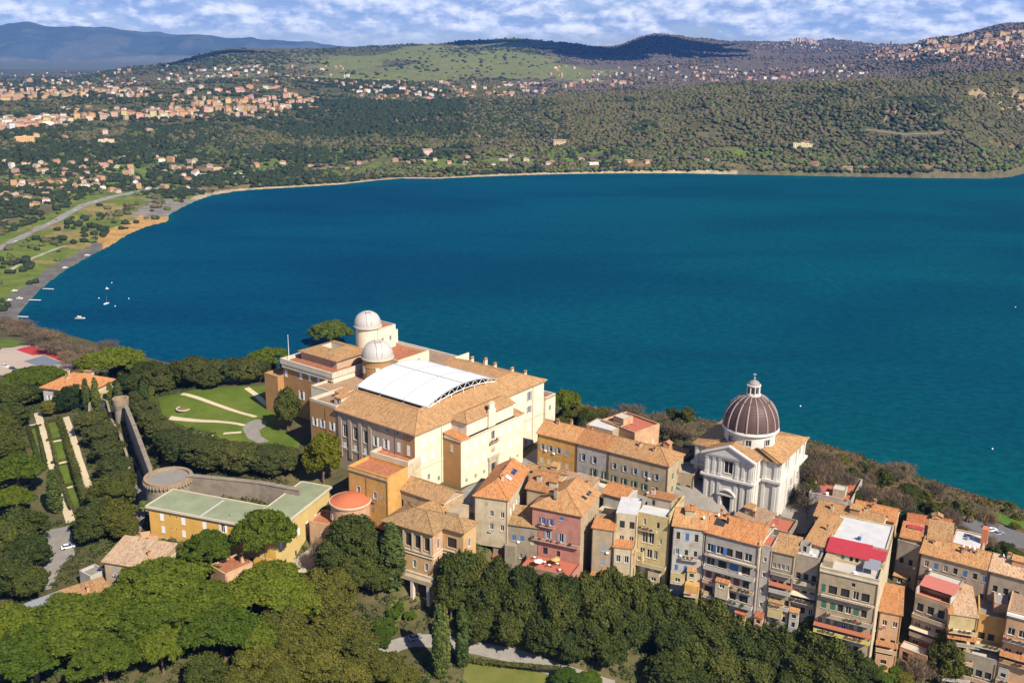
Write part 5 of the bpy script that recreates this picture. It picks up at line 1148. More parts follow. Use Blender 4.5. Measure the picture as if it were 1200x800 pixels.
# tiled roofs: gable over the front arm, low hip round the drum
dx, dy = c.at(*c7(384, 346), zl(156.0)); dy = max(dy, 14.5); dx = (dx + L / 2) / 2 + .3
c.roof('gy', T_tan, 0, .6, L, dy, H + .1, 3.6, .7, wallm=C_ch)
mb = MB(); o = .9; O = [(bx0 - o, by0 - o), (bx1 + o, by0 - o), (bx1 + o, by1 + o), (bx0 - o, by1 + o)]; I = [(dx - 7, dy - 7), (dx + 7, dy - 7), (dx + 7, dy + 7), (dx - 7, dy + 7)]
slab(mb, [[q(O[i], H - .55), q(O[(i + 1) % 4], H - .55), q(I[(i + 1) % 4], H + 2.4), q(I[i], H + 2.4)] for i in range(4)], .25, T_tan)
for i in range(4): mb.tube([q(O[i], H - .5), q(I[i], H + 2.45)], .2, T_tan, 6)
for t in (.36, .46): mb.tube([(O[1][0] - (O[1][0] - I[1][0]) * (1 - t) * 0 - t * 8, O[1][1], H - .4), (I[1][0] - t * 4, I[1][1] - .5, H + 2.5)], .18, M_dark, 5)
mb.build('roof', c.root)
DZ = zl(157.2); R = 9.1; mb = MB(); mb.lathe([(R - .6, H - 1), (R - .6, DZ - 1.5), (R - .1, DZ - 1.35), (R + .45, DZ - .9), (R + .45, DZ - .45), (R + .1, DZ - .3), (R + .1, DZ)], C_ch, dx, dy, 48); mb.build('drum', c.root)
for i in range(8):
    t = 2 * pi * i / 8 + .30 - c.rz * 0; link(window_mesh(1.9, 2.2, True, False, ''), 'window', c.root, (dx + (R - .33) * cos(t), dy + (R - .33) * sin(t), DZ - 4.6), t + pi / 2)
prof = [(R * cos(t) if t < 1.5 else 0, DZ + 11.0 * sin(t) ** .96) for t in np.linspace(0, 1.36, 15)]
mb = MB(); mb.lathe(prof, T_dome, dx, dy, 64)
for k in range(1, 14):
    r_, z_ = prof[k]; mb.lathe([(r_ + .005, z_ - .06), (r_ + .06, z_ - .05), (r_ + .01, z_ + .12)], T_dome, dx, dy, 64)
d = mb.build('dome', c.root, True)
for i in range(16):
    t = 2 * pi * (i + .5) / 16; mb = MB(); mb.tube([(dx + (r_ + .05) * cos(t), dy + (r_ + .05) * sin(t), z_ + .03) for r_, z_ in prof], [.34 - .012 * k for k in range(len(prof))], M_lead, 6); mb.build('rib', d)
zt = prof[-1][1]; mb = MB(); mb.lathe([(2.5, zt - .5), (2.5, zt + .5), (1.75, zt + .55), (1.75, zt + 4.3), (2.3, zt + 4.45), (2.35, zt + 4.9), (1.9, zt + 5.0)], C_chs, dx, dy, 24)
lan = mb.build('lantern', c.root); mb = MB()
for i in range(8):
    t = 2 * pi * i / 8 + .2; mb2 = MB(); mb2.box(-.35, -.06, 0, .35, .0, 2.7, M_dark); o = mb2.build('window', lan); o.location = (dx + 1.78 * cos(t), dy + 1.78 * sin(t), zt + 1.1); o.rotation_euler.z = t + pi / 2
    t += pi / 8; mb.tube([(dx + 2.05 * cos(t), dy + 2.05 * sin(t), zt + .5), (dx + 2.05 * cos(t), dy + 2.05 * sin(t), zt + 4.4)], .22, C_chs, 6)
mb.build('column', lan); mb = MB(); mb.lathe([(1.95, zt + 5.0), (1.8, zt + 5.8), (1.2, zt + 6.6), (.4, zt + 7.1), (.25, zt + 7.7), (.42, zt + 8.0), (.42, zt + 8.3), (0, zt + 8.7)], M_lead, dx, dy, 20); mb.build('cupola', lan)
mb = MB(); mb.tube([(dx, dy, zt + 8.6), (dx, dy, zt + 10.4)], .09, M_metal, 5); mb.tube([(dx - .55 * c.u[0], dy + .55 * c.u[1], zt + 9.8), (dx + .55 * c.u[0], dy - .55 * c.u[1], zt + 9.8)], .09, M_metal, 5); mb.build('cross', lan); lan.scale.z = .72; lan.location.z = zt * .28
# ------------------------------------------------------------------ the town houses
V_pink, V_cream, V_yel, V_lil, V_beige, V_white, V_ochre, V_sal, V_grey, V_stone = [plaster(n, c_, .26, .62) for n, c_ in (('render_pink', (0.52, 0.235, 0.175)), ('render_cream', (0.60, 0.49, 0.32)), ('render_yellow', (0.60, 0.46, 0.22)), ('render_lilac', (0.48, 0.415, 0.355)), ('render_beige', (0.48, 0.365, 0.235)), ('render_white', (0.52, 0.475, 0.41)), ('render_ochre', (0.64, 0.35, 0.105)), ('render_salmon', (0.62, 0.37, 0.21)), ('render_grey', (0.41, 0.33, 0.24)), ('bare_stone', (0.33, 0.27, 0.19)))]
M_redsheet = plain('red_sheet', (0.34, 0.032, 0.042), 0.6, 0, .22, .5); M_redpave = plain('red_paving', (0.36, 0.105, 0.06), 0.85, 0, .2); M_whroof = plain('white_roof_coat', (0.46, 0.445, 0.43), 0.7, 0, .22, .35); M_greensheet = plain('green_roof_felt', (0.205, 0.222, 0.130), 0.85, 0, .35, .22)
M_grey, M_grey2 = T_grey, T_grey2
M_rust = plain('rusty_sheet', (0.30, 0.10, 0.05), 0.8, 0, .3); M_solar = plain('solar_cells', (0.02, 0.035, 0.10), 0.15, 0, .2, 1, .6); M_awn = plain('canvas_sand', (0.50, 0.42, 0.29), 0.85, 0, .1)
GT = 'old town houses'; ALLH = []
def clutter(b, x0, x1, y0, y1, z, n=4, ref=None):
    """what stands on a lived-in roof terrace, each a thing of its own in a neutral label"""
    for _ in range(n):
        x, y = random.uniform(x0, x1), random.uniform(y0, y1); k = random.random(); mb = MB()
        if k < .4: b.unit(x, y, z)
        elif k < .7: mb.lathe([(.5, z), (.55, z + 1.0), (.3, z + 1.1), (0, z + 1.1)], random.choice((M_white, M_metal, M_carp[4])), x, y, 12); mb.build('water_tank', b.root)
        else: b.stove_pipe(x, y, z)
M_cloth = [plain('washing_' + n, c_, .9) for n, c_ in (('white', (.55, .55, .56)), ('blue', (.12, .2, .42)), ('red', (.38, .08, .07)), ('sand', (.42, .36, .25)))]
def dress(b, w):
    """the small things on lived-in fronts: rain pipes, cooling units, washing, stains of patched render"""
    if b.H < 9: return
    f = [q_ for q_ in w if q_[0] == 'f']
    for a in (.25, b.L - .25): b.pipe('f', 0, a, 2, b.H - .4)
    if b.L > 5:
        for _ in range(int(b.L / 4)):
            q_ = random.choice(f) if f else None
            if not q_: break
            x, z = q_[1] + q_[3] / 2 + .35, q_[2] - random.uniform(.2, .9)
            if x + .9 > b.L: continue
            k = random.random(); mb = MB()
            if k < .5: mb.box(x, -.42, z, x + .8, -.05, z + .58, M_white); mb.build('air_conditioner', b.root)
            else:
                n = random.randint(2, 4); mb.tube([(q_[1] - .9, -.5, q_[2] - .15), (q_[1] + .9, -.5, q_[2] - .15)], .015, M_metal, 4)
                for i in range(n):
                    xx = q_[1] - .85 + i * .45; mb.box(xx, -.52, q_[2] - .15 - random.uniform(.5, .9), xx + .38, -.49, q_[2] - .15, random.choice(M_cloth))
                mb.build('washing_line', b.root)
    for _ in range(int(b.L / 3)):
        x, z, w_, h_ = random.uniform(.5, b.L - 2.2), random.uniform(2, b.H - 3), random.uniform(.8, 2.0), random.uniform(.6, 2.2)
        if any(abs(x + w_ / 2 - q_[1]) < (w_ + q_[3]) / 2 + .5 and z < q_[2] + q_[4] + .2 and q_[2] < z + h_ + .2 for q_ in f): continue
        mb = MB(); mb.box(x, -.02, z, x + w_, -.004, z + h_, random.choice((V_grey, V_stone, V_beige, V_cream))); mb.build('render_patch', b.root)
def house(name, label, A, B, ze, zb, D, wm, roof=None, wins=(), faces='frbl', chim=0, ant=1, split=None, cat='house', corn=True):
    b = Bld(name, label, A, B, ze, zb, D, cat, GT); w = []
    for g in wins:
        w += b.grid(*g) if len(g) == 8 else [g]
    b.wall(wm, wins=w, faces=faces, split=split); dress(b, w)
    if roof:
        k, m_, rise = roof[:3]
        if k == 'flat': b.flat(m_, wm, ph=rise)
        else:
            b.roof(k, m_, rise=rise, o=roof[3] if len(roof) > 3 else .5, wallm=wm)
            if corn: b.cornice(M_trim, z=b.H - .3, h=.22, o=.22, sides=''.join(f for f in 'frl' if f in faces))
        for i in range(chim): b.chimney(b.L * random.uniform(.12, .88), b.D * random.uniform(.2, .6), random.choice((wm, M_trim, V_salm if 0 else V_sal)), random.uniform(.6, 1.1), .6, random.uniform(.8, 1.7))
        for i in range(ant): b.antenna(b.L * random.uniform(.1, .9), b.D * random.uniform(.3, .7), random.uniform(2, 3.4))
    b.kind = roof[0] if roof else ''; b.main = b.roofs[0] if b.roofs else None; ALLH.append(b)
    return b
def jumble(b, n=2, z0=.25, z1=.62):
    """the additions that have grown on the back fronts: lean-tos, enclosed balconies, closets"""
    a = .4
    while a < b.L - 2.4 and n > 0:
        w = random.uniform(2.2, min(4.6, b.L - a - .2)); d = random.uniform(1.0, 2.6); h = b.H * random.uniform(z0, z1); m_ = random.choice((V_cream, V_sal, V_stone, V_beige, V_white, V_yel)); lo = random.choice((0, h - random.uniform(2.6, 5.5))) if h > 6 else 0
        b.wall(m_, a, -d, a + w, -.004, lo, h, [('f', a + w * .5, h - 2.0, min(1.6, w * .5), 1.3, random.choice(('p', 'pn', 'pn')))] + ([('f', a + w * .5, h - 5.0, 1.0, 1.7, 'pn')] if h - lo > 6 else []), 'frl', name='annex')
        if lo: b.box(a, -d, lo - .2, a + w, -.004, lo - .003, M_trim, 'annex_floor')
        if random.random() < .65: b.roof('sf', random.choice((T_or, T_mix, T_tan, T_red)), a, -d, a + w, -.05, h, .5 + d * .18, .2, .12, wallm=m_, ridge=False)
        else: b.flat(random.choice((M_redpave, M_grey)), m_, a, -d, a + w, -.01, h, .8, .12, sides='frl')
        a += w + random.uniform(.6, 4); n -= 1
def altana(b, x, y, w, d, h, m_, roofm):
    """small room or open drying loft standing out of a pitched roof"""
    z = b.last[1](x + w / 2, y) - .3; ref = b.last; b.wall(m_, x, y, x + w, y + d, z, z + h + 1, [('f', x + w / 2, z + 1.0, min(1.4, w * .5), 1.5, random.choice(('pn', 'p')))], name='altana')
    b.roof(random.choice(('sf', 'gy')), roofm, x, y, x + w, y + d, z + h + 1, .7, .25, .12, wallm=m_); b.last = ref
# --- row behind the square
r1 = house('row_house', 'ochre row house with a tan roof nearest the palace entrance', (630, 507), (676, 518.5), 145.5, 129, 12, V_ochre, ('gx', T_mix, 3.4), [('f', .5, 6.5, 2, [5.6], 1.4, 2.0, 'cy'), ('f', 8, 17, 3, [5.6], 1.4, 2.0, 'cy'), ('f', .5, 17.5, 5, [10.6], 1.4, 2.2, ['cs', 'os']), ('f', 1.5, 17, 4, [.7], 1.8, 3.0, 'dn'), ('l', 2, 10, 2, [5.6, 10.6], 1.2, 2.0, 'cs')], chim=2)
r1.band(M_trim, 'f', 0, .1, r1.L - .1, 4.7, .2, .1)
r2 = house('row_house', 'lilac grey row house with iron balconies in the middle of its row', (676.2, 518.6), (713, 528), 145.5, 129, 12, V_lil, ('gx', T_or, 3.4), [('f', .5, 14, 3, [10.4], 1.5, 2.6, 'os'), ('f', .5, 14, 3, [5.6], 1.4, 2.8, ['cs', 'og']), ('f', .8, 14, 3, [.6], 2.6, 3.4, 'dn')], chim=1, faces='fb')
for a in (1.0, 5.6, 10.3): r2.balcony('f', 0, a, a + 3.4, 5.5, .9)
r3 = house('row_house', 'long beige row house with green shutters and an arched shop front', (713.2, 528.1), (783.5, 546), 145.5, 129, 12, V_beige, ('hipr', T_mix, 3.4), [('f', .5, 28.5, 7, [10.4], 1.3, 2.2, ['os', 'cg', 'os']), ('f', .8, 28, 7, [5.6], 1.2, 2.3, 'og'), ('f', 1, 28, 6, [.7], 1.7, 2.8, 'dn'), ('r', 2, 10, 2, [5.6, 10.4], 1.2, 2.2, 'cg')], chim=2)
mb = MB(); M_awl = plain('awning_pale', (0.70, 0.66, 0.56), .8); x_ = r3.L * .40
for i in range(8):
    t0, t1 = pi * i / 8, pi * (i + 1) / 8; mb.face([(x_ + 1.6 * cos(t1), -.05, 2.6 + 1.5 * sin(t1)), (x_ + 1.6 * cos(t0), -.05, 2.6 + 1.5 * sin(t0)), (x_ + 1.7 * cos(t0), -1.4, 2.4 + 1.0 * sin(t0)), (x_ + 1.7 * cos(t1), -1.4, 2.4 + 1.0 * sin(t1))], M_awl)
mb.build('awning', r3.root)
for k in range(5): r3.skylight(4.5 + k * 2.6, 3.6, .12, 5.2, T_tan, name='roof_batten')
b = r2; mb = MB(); slab(mb, [[(.5, -2.2, 3.5), (13.5, -2.2, 3.5), (13.5, -.01, 4.3), (.5, -.01, 4.3)]], .08, M_awn); mb.build('awning', b.root)
b = r1; mb = MB(); slab(mb, [[(11, -1.8, 3.4), (17, -1.8, 3.4), (17, -.01, 4.1), (11, -.01, 4.1)]], .08, M_awn); mb.build('awning', b.root)
b = house('flat_roofed_house', 'salmon flat roofed house rising behind the row on the square', (705, 494), (744, 509), 147, 126, (762.5, 495), V_sal, ('flat', M_redpave, .8), [('r', 1, 12, 3, [15], 1.2, 1.8, 'cy')], ant=2); clutter(b, 2, 12, 1, 6, b.H, 4)
b.wall(V_sal, 3, 3, 8, 8, b.H, b.H + 2.4, name='roof_hut'); b.flat(M_grey, V_sal, 3, 3, 8, 8, b.H + 2.4, .2, .2); b.stove_pipe(10, 6, b.H, 3.2); b.stove_pipe(11.5, 6.5, b.H, 3.0)
house('flat_roofed_house', 'small house with a pale screed roof wedged behind the row', (687, 498), (718, 506), 147, 128, 8, V_beige, ('flat', M_whroof, .25), ant=0)
b = house('narrow_house', 'dim beige house with dark windows tucked beside the white church', (788, 553), (813, 558), 140, 126, 9, V_beige, ('flat', M_grey2, .5), [('f', .5, 7.5, 2, [2.5, 7.5], 1.5, 2.8, 'pn')], ant=0)
house('narrow_house', 'shaded tan roofed house in the gap between the row and the church', (768, 530), (800, 538), 139, 124, 9, V_beige, ('gx', T_tan, 2.2), ant=0)
# --- houses on the near side of the square
s1 = house('solar_house', 'orange roofed house with dark solar panels below the palace entrance', (556, 580), (595, 585.5), 143, 126, 24, V_cream, ('hipf', T_or, 3.6), [('f', 4, 11, 2, [10.5, 6], 1.2, 2.0, 'p'), ('r', 2, 15, 4, [10.5, 5.5], 1.1, 2.1, 'cw'), ('l', 2, 20, 4, [10.5], 1.1, 1.9, 'cy')], chim=1)
def on_roof(b, x, y, w, h, m, name, lift=.15):
    r, zf = b.last; mb = MB(); q_ = [(x - w / 2, y - h / 2), (x + w / 2, y - h / 2), (x + w / 2, y + h / 2), (x - w / 2, y + h / 2)]; slab(mb, [[(a_, c_, zf(a_, c_) + lift) for a_, c_ in q_]], .1, m, M_metal); return mb.build(name, r)
ref = s1.last
for k in range(2): on_roof(s1, s1.L - 4.2, 15.5 + k * 2.1, 4.0, 1.9, M_solar, 'solar_panel', .3)
on_roof(s1, s1.L - 3.0, 11.0, 1.8, 1.8, M_white, 'roof_hatch', .4)
s2 = house('wing_house', 'orange roofed house with white chimneys at the corner of the square', (617, 571.5), (645, 577), 142.5, 126, 15, V_beige, ('gx', T_or, 3.4), [('f', 1, 9, 3, [4, 9.5], 1.1, 2.0, 'pn')], chim=1)
s2.chimney(3, 3.5, V_white, 1.4, 1.2, 1.6); s2.chimney(8.4, 2.5, V_white, 2.6, 1.4, 1.2); s2.skylight(4.5, 9, 1.4, 1.2, M_solar)
s3 = house('flat_roofed_house', 'house with a shadowed grey roof behind the pink house', (648, 572), (684, 580), 141.5, 126, 13, V_beige, ('sf', T_pale if 0 else M_brownroof, .8), chim=1); s3.chimney(2, 2, V_grey, 1.2, 1.0, 1.6); s3.dish(5, 3); s3.chimney(4.5, 1.2, M_trim, .7, .6, 2.2)
house('street_house', 'long narrow house with a tan tiled roof edging the square', (616, 548.5), (690, 566), 139.8, 128, 4.0, V_cream, ('gx', T_tan, 1.2), ant=1)
b = house('low_house', 'low house with a weathered tan roof and grey stone walls above the oaks', (577.5, 611), (632, 618), 134.5, 114, 8.5, V_stone, ('sf', T_tan, 2.6), [('f', .5, 11, 4, [15], 1.3, 1.9, 'cu'), ('f', .5, 11, 3, [9, 4], 1.0, 1.6, 'p'), ('r', 1, 7, 2, [13], .8, 1.2, 'p')], chim=1)
b.box(4.6, -2.2, 0, 8.0, -.003, 14, V_stone, 'annex')
b = house('shadowed_house', 'brown walled house stepping down behind the loggia villa', (541, 607), (576, 613), 133, 114, 9, V_beige, ('flat', M_redpave, .9), [('f', 1, 9, 3, [4, 10], 1.1, 1.8, 'pn')], ant=1); b.box(-3, -4, 0, 5, -.003, 10.5, V_beige, 'annex'); b.box(1.5, 1, b.H, 5, 4, b.H + 2.2, V_grey, 'roof_hut')
b = house('old_wall_house', 'tiny tan roofed house squeezed below the solar panel house', (566, 600), (583, 602), 136, 118, 6, V_beige, ('sf', T_tan, 1.4), ant=0)
# pink house with the restaurant terrace
pk = house('pink_house', 'pink house with a hipped roof, blue shutters and a restaurant terrace', (624, 592.5), (681, 604), 141.5, 117, (712, 580), V_pink, None, (), faces='flb')
pw = [('f', 3.6, 19.2, 1.1, 2.0, 'ou'), ('f', 9.8, 21.6, 1.4, 1.2, 'cu'), ('f', 6.2, 19.2, 1.1, 2.1, 'ou'), ('f', 1.4, 14.5, 1.2, 2.4, 'dn'), ('f', 5.4, 14.4, 1.3, 2.4, 'os'), ('f', 9.8, 14.2, 1.5, 2.8, 'os'), ('f', 4.6, 8.8, 1.6, 2.4, 'dn'), ('f', 9, 8.9, 1.2, 2, 'pn')]
for o in list(pk.root.children): bpy.data.objects.remove(o)
pk.wall(V_pink, wins=pw, faces='flb'); pk.wall(V_beige, wins=pk.grid('r', 3, pk.D - 1, 3, [17, 12], 1.1, 1.9, 'pn'), faces='r')
pk.roof('hipf', T_mix, rise=4.0, o=.6, wallm=V_pink); pk.chimney(4.5, 5, V_beige, 1.6, 1.0, 1.4); pk.chimney(6.5, 3.4, V_grey, 1.0, .8, 2.2); pk.antenna(8, 8); pk.skylight(pk.L - 2.4, 9.5, 1.6, 1.6); pk.skylight(pk.L - 2.2, 12.4, .9, 1.4); pk.skylight(pk.L - 2.2, 14.2, .9, 1.4)
pk.balcony('f', 0, 2.6, 7.8, 18.7, 1.0, M_trim, V_pink, hgt=.8); pk.balcony('f', 0, .2, pk.L - .1, 13.7, 1.1, M_trim, V_pink, hgt=.8); pk.box(-.2, -9.0, 0, pk.L + .6, -.003, 7.6, V_pink, 'terrace_base')
pk.box(-.2, -9, 7.604, pk.L + .6, -.003, 7.66, M_redpave, 'terrace_floor', 'u')
mb = MB(); mb.box(-.2, -9.0, 7.67, pk.L + .6, -8.75, 8.5, V_stone); mb.box(pk.L + .3, -8.7, 7.67, pk.L + .6, -.1, 8.5, V_pink); mb.build('parapet', pk.root)
def table_set(x, y, z, b, i, umb=None):
    w = b.o + b.u * x + b.v * y; e = empty('cafe_table', (w[0], w[1], b.zb + z), random.uniform(0, 3), None); mb = MB(); mb.lathe([(0, .74), (.45, .74), (.45, .78), (0, .78)], M_white, n=12); mb.build('tabletop', e); mb = MB(); mb.lathe([(.25, 0), (.25, .04), (.05, .08), (.05, .73)], M_metal, n=8); mb.build('stand', e)
    tag(e, f'round white cafe table on the red terrace, {["first", "second", "third", "fourth", "fifth", "sixth"][i]} from the left', 'table', 'cafe tables of the pink house')
    for k in range(3):
        a = e.rotation_euler.z + 2 * pi * k / 3; c_ = empty('cafe_chair', (w[0] + .85 * cos(a), w[1] + .85 * sin(a), b.zb + z), a + pi / 2, 'dark chair drawn up to a round table on the red terrace', 'chair', 'cafe chairs of the pink house')
        mb = MB(); mb.box(-.22, -.22, .42, .22, .22, .47, M_wood); mb.build('seat', c_); mb = MB(); mb.box(-.22, -.24, .5, .22, -.2, .9, M_wood); mb.build('backrest', c_)
        for sx in (-.19, .19):
            for sy in (-.19, .19): mb = MB(); mb.box(sx - .02, sy - .02, 0, sx + .02, sy + .02, .42, M_metal); mb.build('leg', c_)
for i in range(6): table_set(2 + i * 2.0, -2.4 - 2.6 * (i % 2) - (i % 3) * .7, 7.67, pk, i)
for i, (x, y, mm) in enumerate(((5.0, -6.6, M_awl), (9.4, -3.4, plain('parasol_ochre', (0.50, 0.30, 0.08), .8)))):
    w = pk.o + pk.u * x + pk.v * y; e = empty('parasol', (w[0], w[1], pk.zb + 7.67), 0, ['pale parasol at the front of the red terrace', 'ochre parasol near the wall of the pink house'][i], 'parasol'); mb = MB(); mb.tube([(0, 0, 0), (0, 0, 2.7)], .03, M_wood, 6); mb.build('pole', e); mb = MB(); mb.lathe([(1.5, 2.15), (0, 2.75)], mm, n=8); mb.lathe([(0, 2.72), (1.5, 2.12)], mm, n=8); mb.build('canopy', e)
b = house('small_house', 'small house with a bright orange roof right behind the pink house', (707, 577), (733, 584), 139.5, 122, 9, V_white, ('gx', T_or, 2.2), [('f', .5, 7, 2, [11], 1.1, 1.8, 'p'), ('r', 1, 8, 2, [11], 1, 1.6, 'p')]); b.box(0, -3.5, 0, 5, -.003, 13, V_cream, 'annex')
# cream house with stacked terraces
b = house('terrace_house', 'ochre beige house with an orange tiled terrace beside the pink house', (694, 617.5), (720, 621.5), 137.5, 112, 10, V_beige, None, [('f', 1, 6.5, 1, [13, 18], 1.2, 2.2, 'cs'), ('f', 1, 6.5, 2, [4.5], 1.2, 2.4, 'pn')]); b.roof('sf', T_or, y1=5, rise=.9, o=.3, wallm=V_beige); b.wall(V_beige, 0, 5, b.L, 10, b.H, b.H + .2)
b = house('white_gabled_annex', 'small annex with two white windows and an orange porch roof', (719, 640), (741, 642.5), 132.5, 110, 7, V_cream, ('sf', T_or, 1.0, .3), [('f', .3, 5.4, 2, [17.4], 1.3, 2.4, 'pt'), ('f', .3, 5.4, 1, [11], 1.1, 1.8, 'p')], ant=0)
b = house('white_roofed_house', 'tall cream house with a plain white roof left of the yellow house', (722, 600), (747, 603), 142.0, 110, (752, 584), V_cream, ('flat', M_whroof, 0), [('f', .5, 6.6, 2, [27], 1.6, 2.4, 'pn'), ('f', .5, 6.6, 2, [22], 1.4, 2.4, 'pb')], ant=1); b.balcony('f', 0, .2, 6.4, 20.8, 3.0, M_trim, V_cream)
b = house('yellow_house', 'tall pale yellow house with wide dark glazing and a roof terrace', (748, 599), (785, 607), 141.5, 108, (808, 586), V_yel, None, (), faces='')
yw = [('f', 2.2, 29.4, .9, 2.2, 'p'), ('f', 6.6, 29.2, .9, 2.0, 'pn'), ('f', 2.6, 23.5, 1.8, 4.2, 'p'), ('f', 4.7, 23.5, 1.6, 4.2, 'p'), ('f', 2.0, 18.6, 1.7, 2.9, 'p'), ('f', 4.3, 18.6, 1.7, 2.9, 'p'), ('f', 6.3, 18.6, 1.2, 2.9, 'p'), ('f', 2.4, 13, 1.4, 2.6, 'cw'), ('f', 5.4, 13, 1.4, 2.6, 'cw'), ('f', 7.6, 24, .8, 1.8, 'p')]
b.wall(V_yel, wins=yw); b.flat(M_whroof, V_yel, y1=5.5, ph=0); b.balcony('f', 0, .5, 6.4, 27.9, .9, M_trim, V_yel, hgt=.9); b.balcony('f', 0, .2, b.L - .2, 16.2, 1.6, M_trim, V_yel)
b.wall(V_grey, 1.0, 5.5, b.L - 1.4, 11.5, b.H - .1, b.H + 2.6, [('f', 3, b.H + .3, 1, 1.9, 'dn')], name='roof_hut'); b.roof('sb', T_or, 1.0, 5.5, b.L - 1.4, 11.5, b.H + 2.6, .8, .4, wallm=V_grey); b.chimney(2, 8, V_white, 1.2, .9, 1.6); b.box(b.L - .45, 0, b.H, b.L, b.D, b.H + 1.3, V_yel, 'party_wall'); b.flat(M_redpave, V_yel, y0=11.5, ph=.6)
b = house('blue_shutter_house', 'white house with blue shutters and a streaked orange roof', (789, 615), (826.5, 620.5), 140, 108, 13, V_white, ('gx', T_mix, 3.0), [('f', .3, 8.6, 3, [27.5], 1.1, 2.5, ['pn', 'cu']), ('f', .3, 8.6, 3, [22.5], 1.0, 1.9, ['pn', 'os']), ('f', .3, 8.6, 3, [17], 1.0, 2.0, ['cu', 'p']), ('f', .3, 8.6, 2, [12], 1.0, 1.8, 'p')], chim=1)
b.balcony('f', 0, 3.2, 8.6, 21.6, 1.2); b.dish(b.L - 1, 3); b.box(5.0, -3.4, 0, 9.2, -.003, 14.5, V_ochre, 'annex'); b.balcony('f', -3.4, 5.0, 9.2, 11.2, 1.0, M_trim, V_cream)
b = house('balcony_house', 'broad bluish white house with flower balconies under a long orange roof', (827, 622.5), (891, 639), 139.5, 106, 14, V_lil, ('gx', T_or, 3.4), [('f', .4, 15, 5, [27.4], 2.2, 2.5, ['pn', 'ou', 'p', 'pn']), ('f', .4, 15, 4, [22.9], 2.6, 2.4, ['pn', 'p', 'cu', 'pn']), ('f', .4, 15, 5, [18.3], 1.9, 2.5, ['pn', 'pn', 'p', 'cm']), ('f', .4, 15, 4, [13.5], 2.6, 2.3, 'pn')], chim=2, ant=2)
for z, sol in ((26.6, None), (22.0, V_white), (17.4, V_sal), (12.4, V_white)): b.balcony('f', 0, .4, b.L - .6, z, 1.3, M_trim, sol, hgt=.95)
b.skylight(3.0, 4.0, 3.2, 2.6, M_dark, name='recess_shade'); b.dish(1.8, 5.5); b.chimney(5.2, 4.4, M_dark, .5, .5, 1.8); b.box(b.L - .4, -.3, b.H - 8, b.L, b.D, b.H + 1.0, V_cream, 'party_wall')  # dark slab on the tiles, standing for the shade of a recess
b = house('flat_roofed_house', 'low tan roofed house in the forecourt before the church door', (862, 603), (894, 614), 135.5, 124, 8, V_beige, ('sf', M_brownroof, 1.0), chim=1, ant=1)
b = house('terrace_house', 'narrow house with plants on a red terrace behind the long orange roof', (896, 620), (925, 627), 135, 118, 10, V_stone, ('flat', M_redpave, .8), ant=1); clutter(b, 1, 6, 1, 8, b.H, 3)
b = house('narrow_tower_house', 'slim grey white house with one window column beside the flower balconies', (892, 640.5), (905, 643.5), 138.5, 106, 8, V_lil, ('flat', M_redpave, .6), [('f', .2, 2.8, 1, [28, 23, 18, 13], .9, 1.5, 'pt')], ant=0)
b = house('glazed_loft_house', 'house with a strip of dark attic windows under a small tan roof', (905.5, 644.5), (931.5, 650.5), 138, 106, 9, V_grey, ('sf', T_tan, 1.6, .4), [('f', .2, 6.6, 5, [26.6], .9, 1.5, 'p'), ('f', .3, 6.4, 3, [20.5], 1.3, 2.2, ['pn', 'p', 'dn']), ('f', .3, 6.4, 3, [15], 1.2, 1.9, ['p', 'pn', 'cw']), ('f', .3, 6.4, 2, [9.5], 1.2, 1.9, 'pn')])
b.balcony('f', 0, .2, 6.3, 25.2, 1.4, M_trim, V_stone, hgt=.8); b.balcony('f', 0, .2, 6.3, 19.4, 1.6, M_trim, V_white, M_rust); b.balcony('f', 0, .2, 6.3, 14, 1.2, M_trim, V_white)
b = house('flat_roofed_house', 'shaded house with a cluttered roof terrace next to the red roofed tower block', (932, 651), (961, 657.5), 137, 104, 9, V_grey, ('flat', M_grey, .7), [('f', .3, 7, 3, [26, 20.5, 15], 1.3, 2.0, ['pn', 'cm', 'p'])], ant=1); clutter(b, 1, 6, 1, 7, b.H, 5)
b.wall(V_white, .6, 3, 3.4, 6, b.H, b.H + 2.6, [('f', 2, b.H + .4, 1.0, 1.8, 'dn')], name='roof_hut'); b.balcony('f', 0, .3, 6.8, 24.9, 1.4, M_trim, V_cream); b.balcony('f', 0, .3, 6.8, 19.2, 1.8, M_trim, V_stone, M_awn)
house('tiled_house', 'house with a mottled orange tan roof behind the red roofed tower block', (944, 634), (967, 640.5), 138.5, 116, 15, V_beige, ('sf', T_mix, 3.2), chim=1)
# tall house with the red sheet roof
b = house('red_roofed_tower_block', 'tallest house of the right group with red sheet roofs and a white roof deck', (960.5, 667), (1030, 683), 136, 99, (1053, 631), V_beige, None, (), faces='')
rw = [('f', 1.6, 30.2, 1.2, 2.6, 'cg'), ('f', 4.2, 30.2, 2.4, 2.6, 'pn'), ('f', 7.6, 30.2, 2.4, 2.6, 'pn'), ('f', 10.6, 30.2, 1.6, 2.6, 'p'), ('f', 13.2, 30.2, 2.2, 2.6, 'pn'), ('f', 9.6, 34, 1.0, 1.2, 'pn')] + [w for g in (('f', 3.6, 14.4, 5, [25.2], 1.5, 2.3, ['p', 'pn', 'cg']), ('f', .4, 4, 1, [25.2], 1.4, 2.4, 'cg'), ('f', .5, 11.5, 5, [19.6], 1.3, 2.4, ['ou', 'p', 'cg', 'p']), ('f', 11, 14.6, 1, [19.4], 1.5, 2.9, 'cg'), ('f', .5, 14, 4, [13.2], 1.4, 2.3, ['pn', 'cg']), ('f', .5, 14, 3, [7.4], 1.3, 2.0, ['pn', 'p']), ('r', 6, 22, 3, [24, 17], 1.0, 1.6, 'p')) for w in b.grid(*g)]
